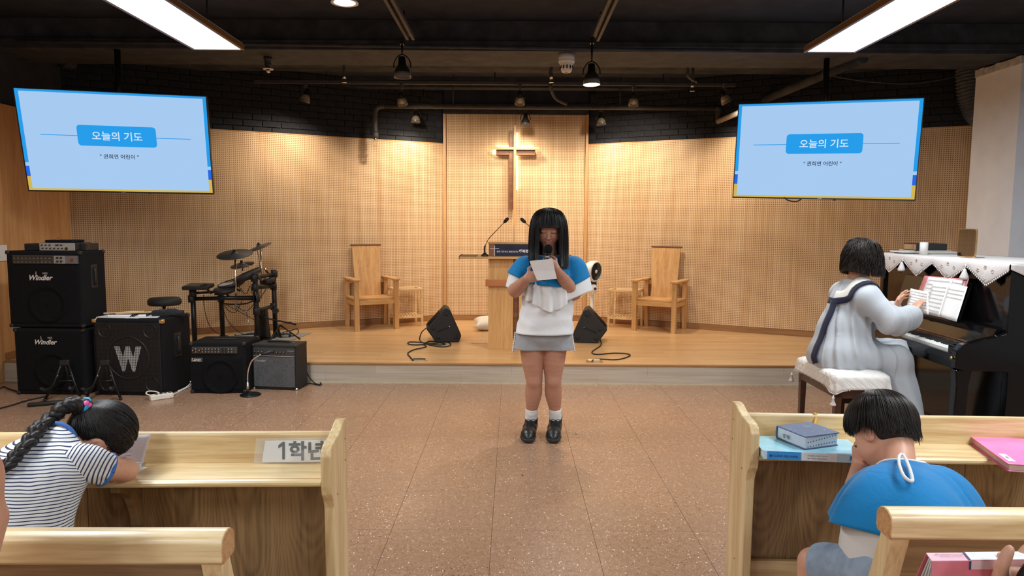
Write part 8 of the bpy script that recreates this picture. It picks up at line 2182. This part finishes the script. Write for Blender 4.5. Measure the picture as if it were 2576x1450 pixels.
# name sheet in a clear sleeve, leaning on the left top board
cn = [aty(646, 1103, 2.068), aty(838, 1100, 2.074), aty(838, 1163, 2.062), aty(640, 1165, 2.058)]
cn = [Vector(p) for p in cn]; o0 = sum(cn, Vector()) / 4
t = thing('name_sleeve', 'clear plastic sleeve with a white sheet reading 1학년 on the left pew', 'sign', tuple(o0)); n = ((cn[1] - cn[0]).cross(cn[3] - cn[0])).normalized()
if n[1] > 0: n = -n
def quad(a, b, c, d, k=0.0):
    b_ = MB(); b_.grid([[a - o0 + n * k, b - o0 + n * k], [d - o0 + n * k, c - o0 + n * k]], smooth=False); return b_
solidify(quad(*cn, k=0.006).build('sleeve', M['clear'], t), 0.0008)
def uv(u, v): return cn[0] * (1 - u) * (1 - v) + cn[1] * u * (1 - v) + cn[2] * u * v + cn[3] * (1 - u) * v
sh = solidify(quad(uv(0.12, 0.10), uv(1, 0.10), uv(1, 0.97), uv(0.10, 0.97), k=0.0045).build('sheet', M['paper'], t), 0.0006)
ex = (cn[1] - cn[0]).normalized(); ez = (cn[0] - cn[3]); ez = (ez - ex * ez.dot(ex)).normalized(); ey = ez.cross(ex)
Mx = Matrix(((ex[0], ey[0], ez[0], 0), (ex[1], ey[1], ez[1], 0), (ex[2], ey[2], ez[2], 0), (0, 0, 0, 1)))
ctr = uv(0.585, 0.52) - o0 + n * 0.0056
dgp = mat('dark grey print', srgb(34, 34, 42), 0.7)
lettering('sheet_text', '학년', 0.06, dgp, sh, Matrix.Translation(ctr + ex * 0.018) @ Mx, width=0.108, bold=0.02)
o = MB().prism([(-0.004, -0.026), (0.004, -0.026), (0.004, 0.028), (-0.003, 0.028), (-0.016, 0.018), (-0.016, 0.008), (-0.004, 0.016)], -0.0004, 0.0, 'y').build('sheet_text', dgp, sh); o.data.transform(Matrix.Translation(ctr - ex * 0.052) @ Mx)
# booklets of the girl with the braid
t, o0_, cn_, n_ = sheet('open_booklet', 'open white booklet standing behind the bowed girl\'s head', 'booklet', [aty(262, 1100, 2.03), aty(379, 1093, 2.035), aty(357, 1170, 2.015), aty(250, 1178, 2.01)], M['paper_pink'], 0.003)
b_ = MB(); u = lambda a, b: cn_[0] * (1 - a) * (1 - b) + cn_[1] * a * (1 - b) + cn_[2] * a * b + cn_[3] * (1 - a) * b - o0_
nn = n_ if n_[1] < 0 else -n_
for k in range(14): b_.grid([[u(0.35, 0.2 + k * 0.05) + nn * 0.009, u(0.35, 0.22 + k * 0.05) + nn * 0.009], [u(0.72 - 0.1 * (k % 3), 0.2 + k * 0.05) + nn * 0.009, u(0.72 - 0.1 * (k % 3), 0.22 + k * 0.05) + nn * 0.009]])
o = b_.build('print', M['ink_grey'], t); o['kind'] = 'stuff'
c = aty(336, 1172, 2.04); t = thing('white_booklet', 'small white booklet lying between the girl\'s arm and the standing booklet', 'booklet', (c[0] - 0.03, 2.03, SZ + 0.001), 0.3)
MB().box(-0.09, 0.06, -0.04, 0.04, 0.0, 0.012, 0.002).build('pages', M['paper'], t); MB().box(-0.091, 0.061, -0.041, 0.041, 0.012, 0.0135).build('cover', M['paper_pink'], t)
c = atz(268, 1210, SZ); t = thing('loose_sheet', 'white sheet poking over the shelf edge under the girl\'s arm', 'paper', (c[0] - 0.01, 1.965, SZ + 0.0005), -0.25)
MB().box(-0.14, 0.06, -0.075, 0.06, 0, 0.0016).build('sheet', M['paper'], t); MB().box(-0.12, 0.04, -0.05, 0.04, 0.0016, 0.0019).build('print', M['ink_grey'], t)
# blue clear file and bible on the right pew
TL, TR_, BR, BL = atz(1905, 1087, SZ + 0.028), atz(2105, 1090, SZ + 0.03), atz(2150, 1143, SZ + 0.03), atz(1906, 1128, SZ + 0.03)
a = atz(1920, 1140, SZ + 0.02); b2 = atz(2147, 1150, SZ + 0.02); yaw = math.atan2(b2[1] - a[1], b2[0] - a[0])
w = 0.31; dpt = 0.155
t = thing('clear_file', 'light blue clear file with lettered spine under the dark bible on the right pew', 'file', (a[0], a[1], SZ + 0.0006), yaw)
sky = mat('light blue plastic', srgb(150, 208, 226), 0.35, coat=0.3); mid = mat('mid blue print', srgb(58, 140, 206), 0.4)
MB().box(0, w, 0, dpt, 0, 0.0025, 0.001).box(-0.004, w, 0.002, dpt, 0.026, 0.0285, 0.001).build('cover', sky, t)
MB().box(0.002, w - 0.002, 0.006, dpt - 0.003, 0.003, 0.0255).build('inner_pages', M['paper'], t)
sp = MB().box(0, w, -0.003, 0.0, 0, 0.0285, 0.001).build('spine', mat('pale blue spine', srgb(186, 216, 232), 0.4), t)
MB().box(0.012, 0.115, -0.0038, -0.0028, 0.001, 0.0275).build('spine_band', mid, sp)
wp = mat('white card', (0.8, 0.8, 0.8), 0.6)
MB().box(0.118, 0.225, -0.0036, -0.0028, 0.002, 0.0265).build('spine_label', wp, sp)
lettering('spine_text', '■ CLEAR FILE A4/60', 0.012, mat('navy print', srgb(20, 60, 130), 0.6), sp, T(0.062, -0.0042, 0.013), width=0.086, bold=0.01)
lettering('spine_text', 'IN-40DX / 40 POCKETS', 0.01, M['ink_grey'], sp, T(0.165, -0.0042, 0.018), width=0.06, bold=0.004)
lettering('spine_text', 'MATERIAL FREE SERIES', 0.01, M['ink_grey'], sp, T(0.165, -0.0042, 0.009), width=0.06, bold=0.004)
MB().box(0.262, 0.274, -0.0038, -0.0028, 0.008, 0.022).build('spine_badge', mid, sp); MB().box(0.280, 0.284, -0.0038, -0.0028, 0.008, 0.022).box(0.288, 0.291, -0.0038, -0.0028, 0.008, 0.022).build('spine_badge', mid, sp)
# crinkled tape at the corner
MB().box(0.01, 0.065, -0.003, 0.02, 0.0286, 0.0292).build('tape', M['clear'], t)
# bible
zb = SZ + 0.0300
c = Vector((0.981, 2.208, zb + 0.03)); ang = math.radians(20)
t = thing('bible', 'slate blue bible with white speckles lying on the light blue file', 'book', (0.981, 2.208, zb), ang)
slate = mat('slate blue cover', srgb(82, 96, 126), 0.55, var=0.06); W2, D2 = 0.069, 0.064
MB().box(-W2, W2, -D2, D2, 0, 0.003, 0.001).box(-W2, W2 + 0.004, -D2, D2, 0.040, 0.0435, 0.0015).build('cover', slate, t)
MB().prism([(D2, 0.0), (D2, 0.0435), (D2 + 0.004, 0.04), (D2 + 0.006, 0.022), (D2 + 0.004, 0.004)], -W2, W2, 'x', 0.001).build('spine', slate, t)
bpg = mat('blue white page block', srgb(196, 208, 222), 0.8, var=0.06, scale=400)
MB().box(-W2 + 0.004, W2 - 0.003, -D2 + 0.002, D2, 0.003, 0.040, 0.001).build('page_block', bpg, t)
ix = MB()
for k in range(11):
    ix.lathe([(0, 0), (0.0021, 0.0004), (0.0023, 0)], 6, M=T(-W2 + 0.015 + k * 0.011, -D2 + 0.0018, 0.008 + k * 0.0006) @ RX(PI / 2)); ix.lathe([(0, 0), (0.0021, 0.0004), (0.0023, 0)], 6, M=T(-W2 + 0.015 + k * 0.011, -D2 + 0.0018, 0.022 + k * 0.0013) @ RX(PI / 2))
o = ix.build('index_tabs', mat('tab print', (0.1, 0.1, 0.13), 0.7), t); o['kind'] = 'stuff'
ix = MB()
for k in range(7): x, y = RNG.uniform(-W2 * 0.8, W2 * 0.7), RNG.uniform(-D2 * 0.8, D2 * 0.7); ix.box(x, x + 0.002, y, y + 0.002, 0.0435, 0.0438)
ix.build('speckles', wp, t)
lettering('cover_text', '성경전서', 0.012, M['silver'], t, T(0.02, 0.02, 0.0442) @ RX(-PI / 2) @ RZ(0) @ T(0, 0, 0), width=0.03, bold=0.01)
lettering('spine_text', '성 경', 0.012, M['ink'], t, T(-W2 - 0.0004, 0.02, 0.02) @ RZ(-PI / 2), width=0.03, bold=0.01)
oc = mat('ochre ribbon', srgb(214, 160, 62), 0.6)
bx = aty(2052, 1068, 2.30)
P = smooth_path([c + Vector((0.02, 0.055, -0.005)), aty(2047, 1072, 2.28), aty(2053, 1052, 2.312), aty(2050, 1043, 2.322) + Vector((0, 0, 0.004)), aty(2046, 1040, 2.345)], 8)
b_ = MB(); b_.grid([[Vector(p) - t.location - Vector((0.005, 0, 0)), Vector(p) - t.location + Vector((0.005, 0, 0))] for p in P])
o = b_.build('ribbon', oc, t); o.data.transform(RZ(-ang)); solidify(o, 0.0008)
# scratches on the board: dark scribble
# pink files
pk1 = mat('bright pink plastic', srgb(236, 130, 190), 0.35, coat=0.2); rd = mat('red pink edge', srgb(222, 84, 120), 0.4)
a = atz(2437, 1096, SZ + 0.024); b2 = atz(2528, 1162, SZ + 0.024); yaw = math.atan2((b2 - a)[1], (b2 - a)[0])
t = thing('clear_file', 'bright pink file lying at the right end of the right pew shelf', 'file', (a[0], a[1], SZ + 0.0006), yaw)
Lf = (b2 - a).length
MB().box(0, Lf + 0.02, 0, 0.24, 0.022, 0.0245, 0.001).box(0, Lf + 0.02, 0.002, 0.24, 0, 0.0025, 0.001).build('cover', pk1, t)
MB().box(0.002, Lf + 0.015, 0.006, 0.235, 0.003, 0.0218).build('inner_pages', mat('page edge brownish', srgb(200, 170, 150), 0.8), t)
MB().box(-0.003, 0.0, 0, 0.24, 0, 0.0245, 0.001).build('spine', rd, t); MB().box(0, Lf + 0.02, -0.002, 0.0, 0.0, 0.003).box(0, Lf + 0.02, -0.002, 0.0, 0.0215, 0.0246).build('edge', rd, t)
lb = MB().box(Lf * 0.72, Lf * 0.98, 0.012, 0.032, 0.0245, 0.0249).build('name_label', M['paper'], t)
lettering('label_text', '이름표', 0.01, M['ink'], lb, T(Lf * 0.85, 0.022, 0.0253) @ RX(-PI / 2), width=0.022, bold=0.01)
# dark pink ring file gripped at the lower right
Yf = 1.20
a = aty(2330, 1393, Yf + 0.02); b2 = aty(2344, 1413, Yf - 0.012); e = (aty(2576, 1391, Yf + 0.02) - a); e = Vector((e[0], 0, e[2])).normalized()
t = thing('ring_file', 'dusty pink ring file standing spine up, held by a hand at the lower right', 'file', tuple(a)); Lf = 0.31
pkd = mat('dusty pink plastic', srgb(196, 96, 104), 0.35, coat=0.3); pkl = mat('pale pink print', srgb(234, 180, 196), 0.45)
w0 = b2 - a
dn1 = Vector((-0.045, 0.03, -0.20)); dn2 = Vector((-0.045, -0.075, -0.19))
def qd(p, q, r, s): b_ = MB(); b_.grid([[Vector(p), Vector(q)], [Vector(s), Vector(r)]], smooth=False); return b_
solidify(qd((0, 0, 0), e * Lf, e * Lf + dn1, dn1).build('rear_cover', pkd, t), 0.002)
solidify(qd(w0, w0 + e * Lf, w0 + e * Lf + dn2, w0 + dn2).build('front_cover', pkd, t), 0.002)
spn = solidify(qd((0, 0, 0), e * Lf, w0 + e * Lf, w0).build('spine', pkl, t), 0.002)
nS = e.cross(w0).normalized(); nS = nS if nS[2] > 0 else -nS
def spq(u0, u1, v0, v1, k): return qd(e * Lf * u0 + w0 * v0 + nS * k, e * Lf * u1 + w0 * v0 + nS * k, e * Lf * u1 + w0 * v1 + nS * k, e * Lf * u0 + w0 * v1 + nS * k)
spq(0.225, 1, 0.0, 1.0, 0.0022).build('spine_label', wp, spn); nv = mat('navy stripe', srgb(34, 40, 84), 0.5); spq(0.217, 0.228, 0.0, 1.0, 0.0026).build('spine_stripe', nv, spn)
nF = e.cross(dn2).normalized(); nF = nF if nF[1] < 0 else -nF
def fq(u0, u1, v0, v1, k): return qd(w0 + e * Lf * u0 + dn2 * v0 + nF * k, w0 + e * Lf * u1 + dn2 * v0 + nF * k, w0 + e * Lf * u1 + dn2 * v1 + nF * k, w0 + e * Lf * u0 + dn2 * v1 + nF * k)
fq(0.228, 1, 0, 0.07, 0.0018).build('cover_label', mat('greyish pink label', srgb(196, 158, 154), 0.5), t); fq(0.217, 0.228, 0, 0.07, 0.002).build('cover_stripe', nv, t)
ex = e; ez = (Vector(-w0) - ex * Vector(-w0).dot(ex)).normalized(); ey = ez.cross(ex)
Mx = Matrix(((ex[0], ey[0], ez[0], 0), (ex[1], ey[1], ez[1], 0), (ex[2], ey[2], ez[2], 0), (0, 0, 0, 1)))
lettering('spine_text', 'MS Refillable Clear File', 0.01, nv, spn, Matrix.Translation(e * Lf * 0.125 + w0 * 0.35 + nS * 0.003) @ Mx, width=0.052, bold=0.003)
lettering('spine_text', 'MATERIAL FREE SERIES', 0.008, nv, spn, Matrix.Translation(e * Lf * 0.13 + w0 * 0.58 + nS * 0.003) @ Mx, width=0.04, bold=0.002)
clp = M['clear']
for k in range(5):
    dm = dn1 * 0.9 * (1 - k / 5) + dn2 * 0.9 * (k / 5); st_ = w0 * (k + 0.5) / 5 + Vector((0.006, 0, -0.004)); solidify(qd(st_, st_ + e * (Lf - 0.02), st_ + e * (Lf - 0.02) + dm, st_ + dm).build('plastic_pocket', mat('pocket page', (0.55, 0.53, 0.5), 0.3), t), 0.003)
# little black flecks on the floor
for px, py, lab in ((1314, 1197, 'tiny dark scrap on the aisle floor below the girl'), (1449, 1093, 'tiny dark scrap on the aisle floor right of the girl\'s shoes')):
    c = atz(px, py, 0.0003); o = MB().prism([(-0.003, -0.009), (0.004, -0.007), (0.003, 0.008), (-0.001, 0.01)], 0, 0.002, 'z').build('floor_scrap', M['rubber'], None, loc=c, rot=(0, 0, 0.4)); tag(o, lab, 'scrap')
